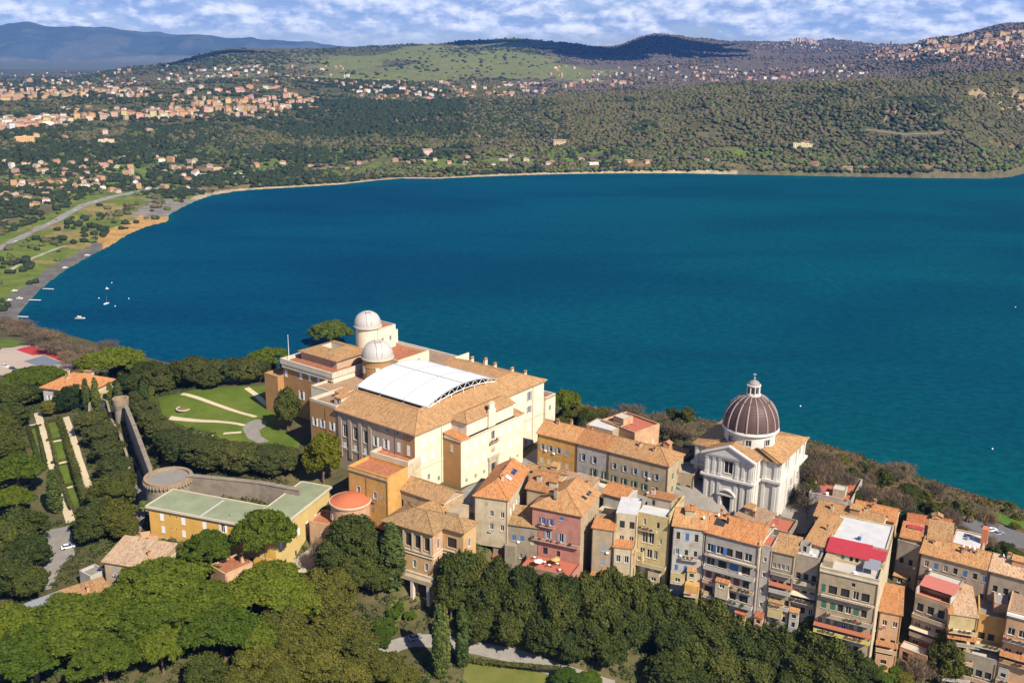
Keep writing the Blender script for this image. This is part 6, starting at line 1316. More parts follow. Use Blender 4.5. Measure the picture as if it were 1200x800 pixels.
b.wall(V_beige, wins=rw, faces='fbl'); b.wall(V_cream, wins=rw, faces='r')
b.flat(M_grey, V_cream, y1=7.5, ph=.85); clutter(b, 8, 13, 1.2, 5, b.H, 3)
PX1 = b.L - 4.4
b.wall(V_cream, .6, 7.5, PX1, 15.5, b.H - .1, b.H + 2.7, [('f', x, b.H + .2, 1.0, 2.1, st) for x, st in ((2.2, 'p'), (5.0, 'cg'), (7.4, 'dn'), (9.0, 'dn'))], name='penthouse_wall'); b.roof('sf', M_redsheet, .6, 7.5, PX1, 13.5, b.H + 2.7, 1.5, .5, .12, wallm=V_cream); b.roof('sf', M_redsheet, PX1 + .5, 9.5, b.L - .1, 14.0, b.H + 2.4, 1.2, .3, .12, wallm=V_cream)
b.wall(V_cream, PX1 + .5, 9.5, b.L - .1, b.D, b.H - .1, b.H + 2.4, (), name='penthouse_wall'); b.wall(V_cream, .3, 13.6, b.L - .1, b.D, b.H - .1, b.H + 3.6, (), name='penthouse_wall'); b.flat(M_whroof, V_cream, .3, 13.8, b.L - .1, b.D, b.H + 3.6, .3, .25); zz = b.H + 3.6
mb = MB(); mb.lathe([(.55, zz), (.6, zz + .9), (0, zz + 1.0)], M_carp[4], 8, 17, 12); mb.build('water_tank', b.root); b.antenna(8.6, 16, 2.6)
mb = MB(); slab(mb, [[(PX1 - .6, 3.2, b.H + 2.0), (b.L - .8, 3.2, b.H + 2.0), (b.L - .8, 8.6, b.H + 2.6), (PX1 - .6, 8.6, b.H + 2.6)]], .08, M_metal)
for x_ in (PX1 - .5, b.L - .9): mb.tube([(x_, 3.3, b.H), (x_, 3.3, b.H + 2)], .06, M_metal, 5)
mb.build('awning', b.root); b.box(.4, 2.5, b.H, 3.2, 7.3, b.H + 2.0, V_beige, 'roof_hut'); b.balcony('f', 0, 1.2, b.L - .3, 29.6, 1.1, M_trim); b.balcony('f', 0, 3.4, b.L - .3, 23.4, 1.6, M_trim, V_beige); b.balcony('f', 0, .3, b.L - .3, 17.9, 1.7, M_trim, plain('panel_yellow', (0.55, 0.47, 0.05), .7), M_rust); b.balcony('f', 0, .3, 9, 11.6, 1.3, M_trim, plain('panel_mint', (0.33, 0.45, 0.40), .7)); b.balcony('f', 0, 8, b.L - .3, 6.0, 1.2, M_trim, V_grey)
b.band(M_trim, 'f', 0, .1, b.L, b.H - .4, .4, .3); b.pipe('f', 0, b.L - .3, 2, b.H - 1)
# behind it, towards the lake
b = house('flat_roofed_house', 'pale house with a red roof terrace right behind the church', (948, 579.5), (997.5, 590), 136.5, 118, (969, 556), V_lil, ('flat', M_redpave, .9), [('f', 1, 14, 4, [11], 1.1, 1.8, 'pn'), ('r', 1, 8, 2, [11], 1.0, 1.6, 'p')], ant=2); b.wall(V_cream, 7, 3, 11, 7, b.H, b.H + 2.4, name='roof_hut'); b.flat(M_grey, V_cream, 7, 3, 11, 7, b.H + 2.4, .2, .2); clutter(b, 2, 6, 2, 8, b.H, 3)
house('long_tiled_house', 'long house with a tan and orange roof behind the white roof deck', (955, 603.5), (1030, 622), 134, 117, 12, V_grey, ('gx', T_mix, 3.2), [('f', 1, 17, 5, [10], 1.1, 1.6, 'pn')], chim=3, ant=2)
house('tiled_house', 'orange roofed house at the lakeward end of the long tan roof', (1000, 600), (1048, 611), 133.5, 117, 9, V_sal, ('gx', T_or, 2.6), chim=2)
house('tiled_house', 'low house with a red tiled roof behind the red awning', (1064, 614), (1114, 622), 131, 112, 8, V_sal, ('gx', T_red, 2.2), chim=2)
b = house('tiled_house', 'house with an orange roof and a crimson awning on top', (1056, 628), (1082, 633.5), 132.5, 114, 8, V_beige, ('sf', T_or, 1.6), chim=0); on_roof(b, 3.5, 5.5, 5, 1.6, M_redsheet, 'roof_awning', .5)
b = house('courtyard_house', 'dull green grey house with an outside stair in a dark courtyard', (1052, 634), (1079, 641.5), 131, 105, 5, V_grey, ('flat', M_grey, .5), [('f', .5, 6, 2, [13, 19], 1.2, 2.0, 'pn')], ant=0)
mb = MB()
for i in range(12): mb.box(.4 + i * .42, -1.3, 10 + i * .32, .82 + i * .42, -.003, 10.3 + i * .32, V_beige)
mb.build('stair', b.root)
b = house('tiled_house', 'house with a mottled grey tan roof left of the pink roof deck', (1088, 630.5), (1114.5, 635.5), 133.6, 114, 10, V_beige, ('sf', T_tan, 2.0), ant=1)
b = house('flat_roofed_house', 'house with a pale pink roof deck and a tall red chimney wall', (1115, 637), (1151, 645.5), 132.6, 112, 11, V_sal, ('flat', M_whroof, .4), ant=1); clutter(b, 2, 9, 2, 9, b.H, 3); b.box(b.L - 1.2, 5, b.H, b.L + .6, 8, b.H + 5, plain('brick_red', (0.42, 0.15, 0.07), .85), 'chimney')
b = house('long_tiled_house', 'long house with an orange tan roof carrying several satellite dishes', (1079.5, 647), (1159.5, 668), 130.8, 108, 12, V_grey, ('gx', T_mix, 3.0), [('f', .6, 20, 7, [18.6], 1.2, 2.0, ['p', 'cu', 'pn']), ('f', .6, 20, 6, [12.6], 1.2, 2.0, ['pn', 'p'])], chim=2, ant=2)
for x, y in ((11, 4.6), (12.5, 5.0), (14, 4.8)): b.dish(x, y); b.chimney(x + .8, y - .6, V_white, .6, .5, .8)
b = house('long_tiled_house', 'house with a regular bright tan roof at the right edge of the town', (1160.5, 668), (1225, 685), 131, 106, 12, V_grey, ('gx', T_pale, 3.0), [('f', .6, 15, 5, [18.6], 1.3, 2.0, ['p', 'cs', 'pn'])], chim=1, ant=1); b.dish(2.4, 5)
# lower right: houses stepping down the slope
b = house('orange_roofed_house', 'pink house with a crumpled orange roof in the dark gap between taller houses', (1031, 715), (1057, 720), 122.5, 97, 13, V_sal, ('sf', T_or, 2.2, .4), [('f', .3, 6, 2, [21], 1.3, 1.7, 'p'), ('f', .3, 6, 2, [14.5], 1.3, 2.2, 'pn'), ('f', .3, 6, 2, [8], 1.1, 1.8, 'p')], ant=0)
b.balcony('f', 0, .2, 6, 13.4, 2.2, M_trim, V_sal, T_or); b.box(.2, -3.6, 0, 4, -.003, 8.4, V_sal, 'annex'); mb = MB(); slab(mb, [[(0, -3.9, 8.3), (4.3, -3.9, 8.3), (4.3, -.01, 9.4), (0, -.01, 9.4)]], .15, T_or); mb.build('porch_roof', b.root)
b = house('balcony_house', 'house with a red awning and a brick red balcony above the pink loggia', (1072.5, 698), (1113, 711.5), 123, 96, 13, V_grey, None, [('f', .3, 9.4, 3, [22.6], 1.9, 2.6, 'pn'), ('f', .3, 9.4, 3, [16.4], 1.7, 2.4, ['pn', 'p']), ('f', .3, 9.4, 3, [10.4], 1.7, 2.2, 'p')])
b.flat(M_redpave, V_sal, y1=5, ph=.95); b.wall(V_grey, .4, 5, b.L - .1, b.D, b.H - .1, b.H + 2.8, [('f', x, b.H + .1, 1.4, 2.2, 'dn') for x in (2, 5, 8)], name='penthouse_wall'); b.roof('sf', plain('faded_red_roof', (0.40, 0.13, 0.10), .8), .4, 2.6, b.L - .1, 8, b.H + 2.8, .9, .3, .12, wallm=V_grey); b.flat(M_grey, V_grey, .4, 8, b.L - .1, b.D, b.H + 2.8, .3, .25); b.box(-.1, .1, b.H, .25, 5, b.H + 2.6, V_white, 'party_wall'); b.box(b.L - .3, .1, b.H, b.L, 5, b.H + 2.8, V_white, 'party_wall')
b.balcony('f', 0, .2, b.L - .2, 21.0, 1.6, M_trim, V_beige); b.balcony('f', 0, .2, b.L - .2, 15.0, 1.9, M_trim, V_grey, M_awn); b.balcony('f', 0, .2, b.L - .2, 9.2, 2.2, M_trim, V_white)
b.wall(V_sal, -.6, -6.5, 7.4, -2.5, 0, 12.4, [('f', 1.2, 8.6, 1.8, 3.0, 'pn'), ('f', 4.0, 10, .9, 1.0, 'p'), ('f', 5.4, 10, .9, 1.0, 'p'), ('f', 1.6, 4, 1.4, 2, 'pn'), ('f', 5, 4, 1.4, 2, 'p')], name='annex'); b.flat(M_grey, V_sal, -.6, -6.5, 7.4, -2.5, 12.4, .3, .2); b.balcony('f', -6.5, 2.8, 7.2, 8.0, 1.0, M_trim)
b = house('tiled_house', 'house with a broad speckled tan roof and an orange edge strip', (1112.5, 718), (1146, 723), 122.3, 95, 19, V_yel, ('sf', T_pale, 2.6, .3), [('f', .3, 8, 3, [20.5], 1.9, 2.2, 'pn'), ('f', .3, 8, 3, [14.4], 1.9, 2.2, ['pn', 'p']), ('f', .3, 8, 3, [8.6], 1.6, 2.0, 'pn')], chim=1); on_roof(b, .5, 9.0, 1.7, 18, T_or, 'tile_strip', .1)
b.balcony('f', 0, .1, b.L - .1, 22.6, 2.6, M_trim, V_yel); b.balcony('f', 0, .1, b.L - .1, 18.8, 3.0, M_trim, V_grey, T_or); b.balcony('f', 0, .1, b.L - .1, 13.2, 3.4, M_trim, V_sal); b.balcony('f', 0, .1, b.L - .1, 7.4, 3.8, M_trim, V_lil)
b = house('patio_house', 'house with a sunlit patio sunk between two roofs at the lower right', (1146.5, 722), (1180, 729), 121, 95, (1170, 691), V_ochre, ('flat', M_pave, .9), [('f', .3, 8, 3, [19], 1.8, 2.2, 'pn'), ('f', .3, 8, 3, [13], 1.8, 2.2, ['pn', 'p']), ('f', .3, 8, 2, [7], 1.8, 2.2, 'pn')], ant=0)
b.wall(V_sal, b.L - 3.6, 4, b.L, b.D, b.H, b.H + 3.2, name='wall'); b.flat(M_grey2, V_sal, b.L - 3.6, 4, b.L, b.D, b.H + 3.2, .2, .2); b.balcony('f', 0, .1, b.L - .1, 18, 3.2, M_trim, V_yel); b.balcony('f', 0, .1, b.L - .1, 12, 3.2, M_trim, V_sal, M_rust); b.balcony('f', 0, .1, b.L - .1, 6, 3.6, M_trim, V_white)
b = house('flat_roofed_house', 'house with a brown flat roof and a white fascia at the right edge', (1180.5, 716), (1222, 727), 126, 95, 14, V_sal, ('flat', M_brownroof, .25), [('f', .4, 9, 3, [24], 1.9, 2.2, 'p'), ('f', .4, 9, 3, [17.4], 1.7, 2.2, ['pn', 'p']), ('f', .4, 9, 3, [11], 1.7, 2.2, 'pn')], ant=0); b.band(M_white, 'f', 0, 0, b.L, b.H - 1.0, .9, .5); b.balcony('f', 0, .1, b.L, 22.6, 1.8, M_trim, V_lil); b.balcony('f', 0, .1, b.L, 16.2, 3.0, M_trim, V_ochre, T_or); b.balcony('f', 0, .1, b.L, 10, 4.0, M_trim, V_sal)
b = house('lower_house', 'low dark fronted house with a blue grey awning among the lowest terraces', (1122, 764), (1168, 777), 110.5, 92, 9, V_grey, ('flat', M_grey, .8), [('f', .4, 10, 4, [12.6, 6.6], 1.7, 2.2, 'pn')], ant=0); on_roof(b, 3.2, 3.2, 4.5, 3.5, plain('tarpaulin_blue', (0.10, 0.17, 0.30), .7), 'tarpaulin', 1.9); b.balcony('f', 0, .1, b.L - .1, 11.6, 1.6, M_trim, V_sal)
b = house('lower_house', 'low house with pink parapets at the bottom right corner', (1168.5, 777), (1225, 792), 110, 90, 9, V_sal, ('flat', M_redpave, .9), [('f', .4, 12, 4, [12.6, 6.6], 1.7, 2.2, 'pn')], ant=0); b.balcony('f', 0, .1, b.L - .1, 11.6, 1.6, M_trim, V_lil)

for k, b in enumerate(ALLH):
    x = pix((b.o[0], b.o[1], b.zb + b.H))[0]
    if b.H > 20 and x > 570 and not b.root.name.startswith(('pink', 'red_roofed', 'row_house', 'flat_roofed_house.001')): jumble(b, 2 if b.L < 9 else 3)
    if b.kind in ('gx', 'sf', 'hipf') and b.L > 9 and x > 600 and k % 2 == 0 and not b.root.name.startswith('row_house'): b.last = b.main; altana(b, b.L * random.uniform(.15, .6), b.D * .28, random.uniform(2.2, 3.6), random.uniform(2, 3), random.uniform(.9, 1.6), random.choice((V_cream, V_sal, V_white)), random.choice((T_mix, T_tan, T_or)))
# --- villas and garden buildings
an = house('annex_block', 'orange annex with a terracotta roof deck against the palace corner', (408, 549), (454, 563), 146, 128, (476, 549.5), V_ochre, ('flat', M_terra, 1.0), [('f', 4.2, 10.6, 1.4, 2.2, 'pt'), ('f', 11.2, 10.2, 1.4, 2.4, 'pt'), ('f', 4.2, 5.0, 1.3, 2.0, 'pn')], ant=0)
an.wall(V_cream, .5, an.D, an.L, an.D + 9, 0, an.H + 1.6, name='wall'); an.flat(M_terra, M_trim, .5, an.D, an.L, an.D + 9, an.H + 1.6, .9, .5); an.pipe('f', 0, 7.6, 1, an.H - 1); an.band(V_grey, 'f', 0, 0, an.L, an.H - .3, .4, .35)
w0 = P(410.5, 586, 137.5); e = empty('round_tower', (w0[0], w0[1], 120), 0, 'squat round orange tower with a shallow red dome beside the annex', 'tower'); mb = MB(); R = 6.3
mb.lathe([(R, 0), (R, 8), (R + .12, 8.1), (R + .12, 8.5), (R, 8.6), (R, 16.6), (R + .4, 16.9), (R + .45, 17.4)], V_sal, n=48); mb.build('wall', e)
mb = MB(); mb.lathe([(R + .3, 17.4), (R + .3, 17.7), (R - .4, 17.75), (R * .75, 18.6), (R * .45, 19.2), (R * .2, 19.5), (0, 19.6)], plain('red_dome_coat', (0.42, 0.115, 0.05), .8, 0, .25), n=48); mb.build('roof', e, True); mb = MB(); mb.lathe([(R + .5, 17.35), (R + .5, 17.72), (R + .25, 17.74)], M_trim, n=48); mb.build('rim', e)
for t in (-2.6, -1.62, -.7): o = link(window_mesh(1.2, 1.8, True, False, ''), 'window', e, ((R + .22) * cos(t), (R + .22) * sin(t), 12.4), t + pi / 2); link(window_mesh(1.0, 1.4, True, False, ''), 'window', e, ((R + .22) * cos(t), (R + .22) * sin(t), 5.4), t + pi / 2)
b = house('low_orange_block', 'low salmon block with a terracotta deck left of the round tower', (362, 612), (397, 619), 131, 118, 9, V_sal, ('flat', M_terra, .5), [('f', 2, 8, 1, [8.6], 1.2, 1.8, 'pt')], ant=0)
b = house('arcaded_wing', 'long wing with a tan roof and dark arched windows joining annex and loggia villa', (455, 568), (520, 590), 140.5, 122, 10, V_beige, ('gx', T_pal, 2.8), [('f', 1, 13.5, 4, [12], 1.6, 3.0, 'pn'), ('f', 1, 13.5, 3, [6], 1.2, 1.8, 'p')], ant=0); b.band(M_trim, 'f', 0, .1, b.L - .1, 10.6, .4, .3)
b = house('rear_wing', 'hipped tan roofed block between the arcaded wing and the loggia villa', (484, 597), (521, 605), 138.5, 118, 11, V_beige, ('hip', T_tan, 2.4), ant=0); b.box(b.L, 1, b.H - 3, b.L + 4.5, 8, b.H + 1.4, V_beige, 'parapet')
lv = Bld('loggia_villa', 'ochre villa with a hipped tan roof and a shaded upper loggia above arches', (451, 609), (507, 625), 137, 113, 13, 'house'); L = lv.L
lw = [('f', x, 17.6, 2.3, 4.2, 'pn') for x in np.linspace(1.9, L - 1.9, 5)] + [('f', x, 10.6, 1.3, 2.6, 'tp' if 0 else 'pt') for x in np.linspace(2.2, L - 2.4, 4)] + [('f', x, 1.0, 3.2, 5.6, 'dn') for x in (3.4, 8.6, 13.6)] + [('r', 3, 17.6, 1.5, 3.4, 'pt'), ('r', 3, 10.6, 1.3, 2.6, 'pt')]
lv.wall(V_ochre, wins=lw, faces='fbl', split={'f': [(0, L, plaster('villa_ochre', (0.60, 0.37, 0.165), .18, .4))]}); lv.wall(V_sal, wins=lw, faces='r')
ww = 7.5; lv.wall(MATS['villa_ochre'], L - .1, 5.5, L + ww, 13, 0, lv.H, [('f', L + 3.4, 17.6, 3.4, 3.4, 'pn'), ('f', L + 3.6, 10.6, 1.3, 2.4, 'pt'), ('r', 9, 17.6, 1.5, 3, 'pt'), ('r', 9, 10.8, 1.3, 2.4, 'pt')], 'frb')
lv.roof('hip', T_tan, 0, 0, L + .05, 13, lv.H, 3.0, .9); lv.roof('hipr', T_tan, L - 7, 5.5, L + ww, 13, lv.H + .02, 2.2, .9)
for z, hh in ((16.2, .4), (15.2, .25), (8.6, .5)): lv.band(M_trim, 'f', 0, -.3, L, z, hh, .3); lv.band(M_trim, 'r', L, 0, 5.4, z, hh, .3); lv.band(M_trim, 'f', 5.5, L + .4, L + ww, z, hh, .3)
for x in np.linspace(.5, L - .5, 6): lv.box(x - .35, -.34, 16.6, x + .35, -.31, 22.8, M_trim, 'pilaster')
lv.box(-1.5, -2.2, 7.0, L + 1, -.31, 8.4, V_beige, 'terrace_balcony')
for x in (.4, 5.9, 11.2, L - .6): lv.box(x - .5, -2.1, 0, x + .5, -.9, 6.99, M_trim, 'pier')
yv = Bld('yellow_villa', 'ochre yellow villa with a wide green felt roof and white shutters', (174, 594), (322, 622.5), 135, 115, (202.5, 575.5), 'house'); L = yv.L; D = yv.D
wy = yv.on('r', 386, 581, L)[0]; V_villa = plaster('villa_yellow', (0.74, 0.42, 0.10), .14, .3); V_villaR = plaster('villa_pale_yellow', (0.62, 0.45, 0.18), .12, .2)
def z6(x, y): return (150 + x / 6.667, 550 + y / 6.667)
vw = yv.wpx('f', 0, [z6(265, 370), z6(432, 403), z6(598, 436)], 1.5, 2.5, 'cw') + yv.wpx('f', 0, [z6(742, 462)], 1.5, 2.6, 'ow') + yv.wpx('f', 0, [z6(277, 467), z6(438, 500)], 1.4, 2.4, 'cw') + yv.wpx('f', 0, [z6(285, 570)], 2.4, 2.6, 'dn') + yv.wpx('f', 0, [z6(440, 590)], 2.0, 2.6, 'dn') + yv.wpx('f', 0, [z6(325, 366), z6(375, 376), z6(335, 460), z6(380, 469)], .5, .8, 'n')
vw += [('r', y, 12.5, 1.3, 2.3, 'cw') for y in np.arange(3, wy - 3, 5.2)] + [('r', y, 6, 1.2, 2.0, 'pn') for y in np.arange(5, wy - 3, 6.2)] + [('f', x, 7, 1.3, 2.2, 'pn') for x in np.arange(L * .72, L - 2, 4)]
yv.wall(V_villa, wins=vw, faces='fl'); yv.wall(V_villaR, y1=wy, wins=vw, faces='r'); x2 = yv.at(341, 576.5, yv.H)[0]; x2 = min(max(x2, L * .6), L - 9); yv.wall(V_villa, x1=x2, faces='b'); yv.wall(V_villa, x0=x2, y1=wy, faces='bl')
mb = MB(); o = .8; H = yv.H; po = [(-o, -o), (L + o, -o), (L + o, wy + o), (x2 - o, wy + o), (x2 - o, D + o), (-o, D + o)]
mb.prism(po, H, H + .5, M_trim, M_greensheet); rf = mb.build('roof', yv.root); yv.last = (rf, lambda x, y: H + .5); mb = MB()
for a, b_ in zip(po, po[1:] + po[:1]):
    d = Vector((b_[0] - a[0], b_[1] - a[1], 0)).normalized(); nrm = Vector((-d.y, d.x, 0)) * .35; mb.prism([(a[0], a[1]), (b_[0], b_[1]), (b_[0] + nrm.x, b_[1] + nrm.y), (a[0] + nrm.x, a[1] + nrm.y)], H + .503, H + .72, M_trim)
mb.build('parapet', rf); mb = MB()
for t in (.42, .75): mb.box(L * t, 0, H + .503, L * t + .7, D * .96, H + .56, M_grey)
mb.build('roof_joint', rf); yv.stove_pipe(L * .62, 3, H + .5, 1.5); yv.stove_pipe(L * .86, 9, H + .5, 1.0); yv.band(M_trim, 'f', 0, .1, L - .1, 9.9, .2, .1); yv.band(M_trim, 'f', 0, .1, L - .1, 5.0, .2, .1); yv.cornice(M_trim, x1=L, y1=wy, z=H - .5, h=.48, o=.4, sides='fr')
b = house('garden_house', 'small beige house with a pale tiled roof before the yellow villa', (121.5, 657), (181, 667), 127, 112, 11, V_beige, ('sf', T_pale, 3.0, .6), [('f', 2, 14, 3, [11.4], 1.2, 2.0, 'cs'), ('f', 2, 14, 3, [6], 1.2, 2.0, 'pn')], chim=1)
b = house('garden_house', 'small salmon house half hidden behind the umbrella pines', (264, 674), (296, 660), 127, 112, 8, V_sal, ('flat', M_terra, .4), [('f', 5, 10, 1, [10.4], 1.2, 1.8, 'pt')], ant=0); b.chimney(8, 3, V_sal, 1.0, .8, 2.2)
b = house('garden_shed', 'long low shed with a grey sheet roof above the left pines', (43, 722), (92, 703), 120, 112, 7, V_stone, ('sf', M_metal, 1.2), chim=0, ant=0)
b = house('garden_shed', 'broken stone shed with tan roof patches right of the grey sheet roof', (80, 706), (128, 690), 121, 112, 6, V_stone, ('sf', T_mix, 1.4), chim=1, ant=0)
b = house('garden_terrace', 'white walled terrace beside the small beige house', (106, 678), (124, 670), 121, 112, 6, V_white, ('flat', M_pave, .8), ant=0)
w0 = ray_ground(172, 641); e = empty('garden_gateway', (w0[0], w0[1], w0[2] - .5), .35, 'pale orange arched gateway beside the yellow villa', 'gateway'); mb = MB(); n = 10
for sx in (-1, 1): mb.box(sx * 1.3, -.5, 0, sx * 3.6, .5, 4.6, V_sal)
for i in range(n):
    t0, t1 = pi * i / n, pi * (i + 1) / n; pts = [(-1.3 * cos(t0), 3 + 1.3 * sin(t0)), (-1.3 * cos(t1), 3 + 1.3 * sin(t1))]
    for yy in (-.5, .5): mb.face([(pts[0][0], yy, pts[0][1]), (pts[1][0], yy, pts[1][1]), (pts[1][0], yy, 5.2), (pts[0][0], yy, 5.2)], V_sal)
mb.box(-1.5, -.5, 5.2, 1.5, .5, 5.9, V_sal); mb.build('arch', e); mb = MB(); mb.box(-3.8, -.6, 4.603, -1.31, .6, 4.9, T_mix); mb.box(1.31, -.6, 4.603, 3.8, .6, 4.9, T_mix); mb.build('coping', e)
b = house('garden_villa', 'villa with a big orange hipped roof among dark trees at the far left', (49.5, 453.5), (100, 460), 130, 115, 19, V_white, ('hip', T_or, 5.0, .9), [('f', 1, 22, 5, [9], 1.4, 2.4, 'ow'), ('f', 1, 22, 5, [3], 1.3, 2.2, 'p')], chim=2, ant=0); b.box(b.L, 6, 0, b.L + 6, 15, b.H - 2, V_yel, 'wing'); b.chimney(14, 14, V_white, 4, 2, 1.5)

# ------------------------------------------------------------------ walls, bastions, court, paths
M_rub = plaster('rubble_wall', (0.30, 0.245, 0.18), .3, .4); M_brick = plaster('brick_coping', (0.36, 0.25, 0.16), .2, .4)
def wall_line(name, label, pts, zt, zb, th, m, cap=None, cat='wall'):
    """free-standing or retaining wall along world points (x, y)"""
    e = empty(name, (pts[0][0], pts[0][1], zb), 0, label, cat); mb = MB(); cb = MB(); o = np.array(pts[0][:2]); q_ = [np.array(p_[:2]) - o for p_ in pts]; k = len(q_); nr = []
    for i in range(k):
        d = q_[min(i + 1, k - 1)] - q_[max(i - 1, 0)]; d = d / np.hypot(*d); nr.append(np.array([-d[1], d[0]]) * th / 2)
    for i in range(k - 1):
        a, b_, c_, d_ = q_[i] - nr[i], q_[i + 1] - nr[i + 1], q_[i + 1] + nr[i + 1], q_[i] + nr[i]; mb.prism([a, b_, c_, d_], 0, zt - zb, m, bottom=False)
        a, b_, c_, d_ = q_[i] - nr[i] * 1.3, q_[i + 1] - nr[i + 1] * 1.3, q_[i + 1] + nr[i + 1] * 1.3, q_[i] + nr[i] * 1.3; cb.prism([a, b_, c_, d_], zt - zb + .003, zt - zb + .25, cap or m)
    mb.build('masonry', e); cb.build('coping', e); return e
wc = P(197, 556, 137.5); e = empty('round_bastion', (wc[0], wc[1], 118), 0, 'large round bastion with a corbelled brick rim behind the yellow villa', 'bastion'); R = 7.4; mb = MB()
mb.lathe([(R + 1.2, 0), (R + .1, 14.5), (R + .1, 17), (R + .6, 17.4), (R + .6, 18.4)], M_rub, n=40); mb.build('masonry', e); mb = MB(); mb.lathe([(R + .6, 18.4), (R + .65, 19.1), (R - .5, 19.1), (R - .5, 18.2)], M_brick, n=40)
for i in range(40):
    t = 2 * pi * i / 40; mb.tube([((R + .75) * cos(t), (R + .75) * sin(t), 17.3), ((R + .75) * cos(t), (R + .75) * sin(t), 18.3)], .3, M_brick, 5)
mb.build('parapet', e); mb = MB(); mb.lathe([(R - .5, 18.3), (0, 18.3)], M_pave, n=40); mb.build('platform', e)
wt = P(141, 466, 138); e = empty('round_turret', (wt[0], wt[1], 120), 0, 'small round turret with a brick rim at the far end of the garden wall', 'turret'); R = 2.7; mb = MB(); mb.lathe([(R + .5, 0), (R, 13), (R + .5, 15.6), (R + .5, 16.4)], M_rub, n=28); mb.build('masonry', e); mb = MB(); mb.lathe([(R + .5, 16.4), (R + .6, 17.9), (R - .3, 17.9), (R - .3, 16.6)], M_brick, n=28); mb.build('parapet', e); mb = MB(); mb.lathe([(R - .3, 16.6), (0, 16.6)], M_pave, n=28); mb.build('platform', e)
wall_line('bastion_wall', 'tall shaded garden wall between the turret and the bastion', [P(147, 473, 137), P(158, 500, 137), P(176, 548, 137)], 136.6, 119, 1.2, M_rub, M_rub)
wall_line('retaining_wall', 'rough stone retaining wall behind the green roof', [P(221, 558, 137), P(262, 562, 137), P(305, 566.5, 137), P(352, 575, 137)], 137.4, 118, 1.6, M_rub)
wall_line('lane_wall', 'curved low stone wall along the sunken lane', [ray_ground(*p_) for p_ in ((105, 500), (106, 482), (116, 474), (126, 476), (131, 492), (141, 515), (150, 545), (156, 580))], 127.5, 118, .7, V_stone)
def patch(name, pts, m, lift=.1, z=None, sub=5):
    """ground surface inside a picture outline, laid on the ground (or level at z)"""
    w = [ray_ground(*p_) if z is None else P(*p_, z) for p_ in pts]; bm = bmesh.new(); vs = [bm.verts.new((p_[0], p_[1], 0)) for p_ in w]; bm.faces.new(vs); bmesh.ops.triangulate(bm, faces=bm.faces)
    for _ in range(sub):
        lg = [e_ for e_ in bm.edges if e_.calc_length() > 3.0]
        if not lg: break
        bmesh.ops.subdivide_edges(bm, edges=lg, cuts=1); bmesh.ops.triangulate(bm, faces=[f for f in bm.faces if len(f.verts) > 3])
    bm.verts.ensure_lookup_table(); X_ = np.array([v.co[:2] for v in bm.verts]); zz_ = ground_z(X_[:, 0], X_[:, 1]) + lift if z is None else np.full(len(X_), z)
    for v, z_ in zip(bm.verts, zz_): v.co.z = z_
    bmesh.ops.recalc_face_normals(bm, faces=bm.faces); me = bpy.data.meshes.new(name); bm.to_mesh(me); bm.free()
    if len(me.polygons) and me.polygons[0].normal.z < 0: me.flip_normals()
    me.materials.append(m); return tag(link(me, name), kind='structure')
def lawnmat(name, c1, c2):
    m, nt, b = newmat(name); v = nn(nt, 'ShaderNodeNewGeometry').outputs['Position']
    a = mth(nt, 'ADD', mth(nt, 'MULTIPLY', noise(nt, v, .12, 5, .7), .7), mth(nt, 'MULTIPLY', noise(nt, v, 2.5, 3, .7), .35)); nt.links.new(mixc(nt, smooth(nt, a, .35, .72), c1, c2), b.inputs['Base Color']); b.inputs['Roughness'].default_value = .9; b.inputs['Specular IOR Level'].default_value = .1; bump(nt, b, noise(nt, v, 4, 3, .7), .5, .1); return m
M_lawn = lawnmat('mown_lawn', (0.058, 0.098, 0.010), (0.112, 0.132, 0.022)); M_lawn2 = lawnmat('meadow_lawn', (0.080, 0.096, 0.016), (0.135, 0.125, 0.035)); M_path = plain('sandy_path', (0.47, 0.385, 0.25), .95, 0, .15, .5)
patch('lawn', [(184, 466), (212, 461), (255, 454), (315, 453), (322, 470), (322, 500), (352, 516), (350, 527), (300, 520), (268, 520), (240, 506), (215, 500), (190, 488)], M_lawn, .22)
for pts, w in (([(213, 462), (255, 475), (300, 489)], 2.0), ([(199, 490), (240, 494), (287, 499)], 1.8), ([(246, 511), (283, 507)], 1.6), ([(289, 455), (300, 463), (314, 476)], 2.4)): strip('garden_path', [ray_ground(*p_)[:2] for p_ in pts], w, M_path, .30, 3)
patch('paved_circle', [(284, 503), (290, 496), (300, 492), (312, 494), (312, 500), (304, 505), (306, 512), (316, 518), (302, 520), (290, 514)], M_pave, .34)
w0 = ray_ground(215, 479.5); e = empty('flower_bed', (w0[0], w0[1], w0[2] + .2), 0, 'small round flower bed with a pale stone kerb on the lawn', 'flower bed'); mb = MB(); mb.lathe([(2.9, 0), (2.9, .35), (2.5, .35), (2.5, .1)], M_trim, n=24); mb.build('kerb', e); mb = MB(); mb.lathe([(2.5, .12), (1.2, .3), (0, .35)], plain('bed_soil', (0.16, 0.10, 0.05), .9, 0, .4, 3), n=20); mb.build('planting', e)
patch('piazza', [(520, 588), (548, 582), (575, 566), (600, 548), (625, 528), (640, 520), (660, 540), (720, 556), (790, 572), (812, 582), (830, 600), (880, 604), (905, 600), (920, 612), (860, 625), (790, 605), (730, 590), (690, 572), (640, 556), (610, 562), (570, 596)], M_pave, .18)
patch('palace_forecourt', [(486, 566), (540, 576), (612, 540), (640, 520), (664, 532), (628, 562), (578, 598), (540, 602), (503, 592)], M_pave, .26)
patch('church_square', [(786, 566), (812, 558), (850, 588), (900, 602), (932, 590), (962, 602), (944, 626), (880, 610), (826, 604)], M_pave, .22)
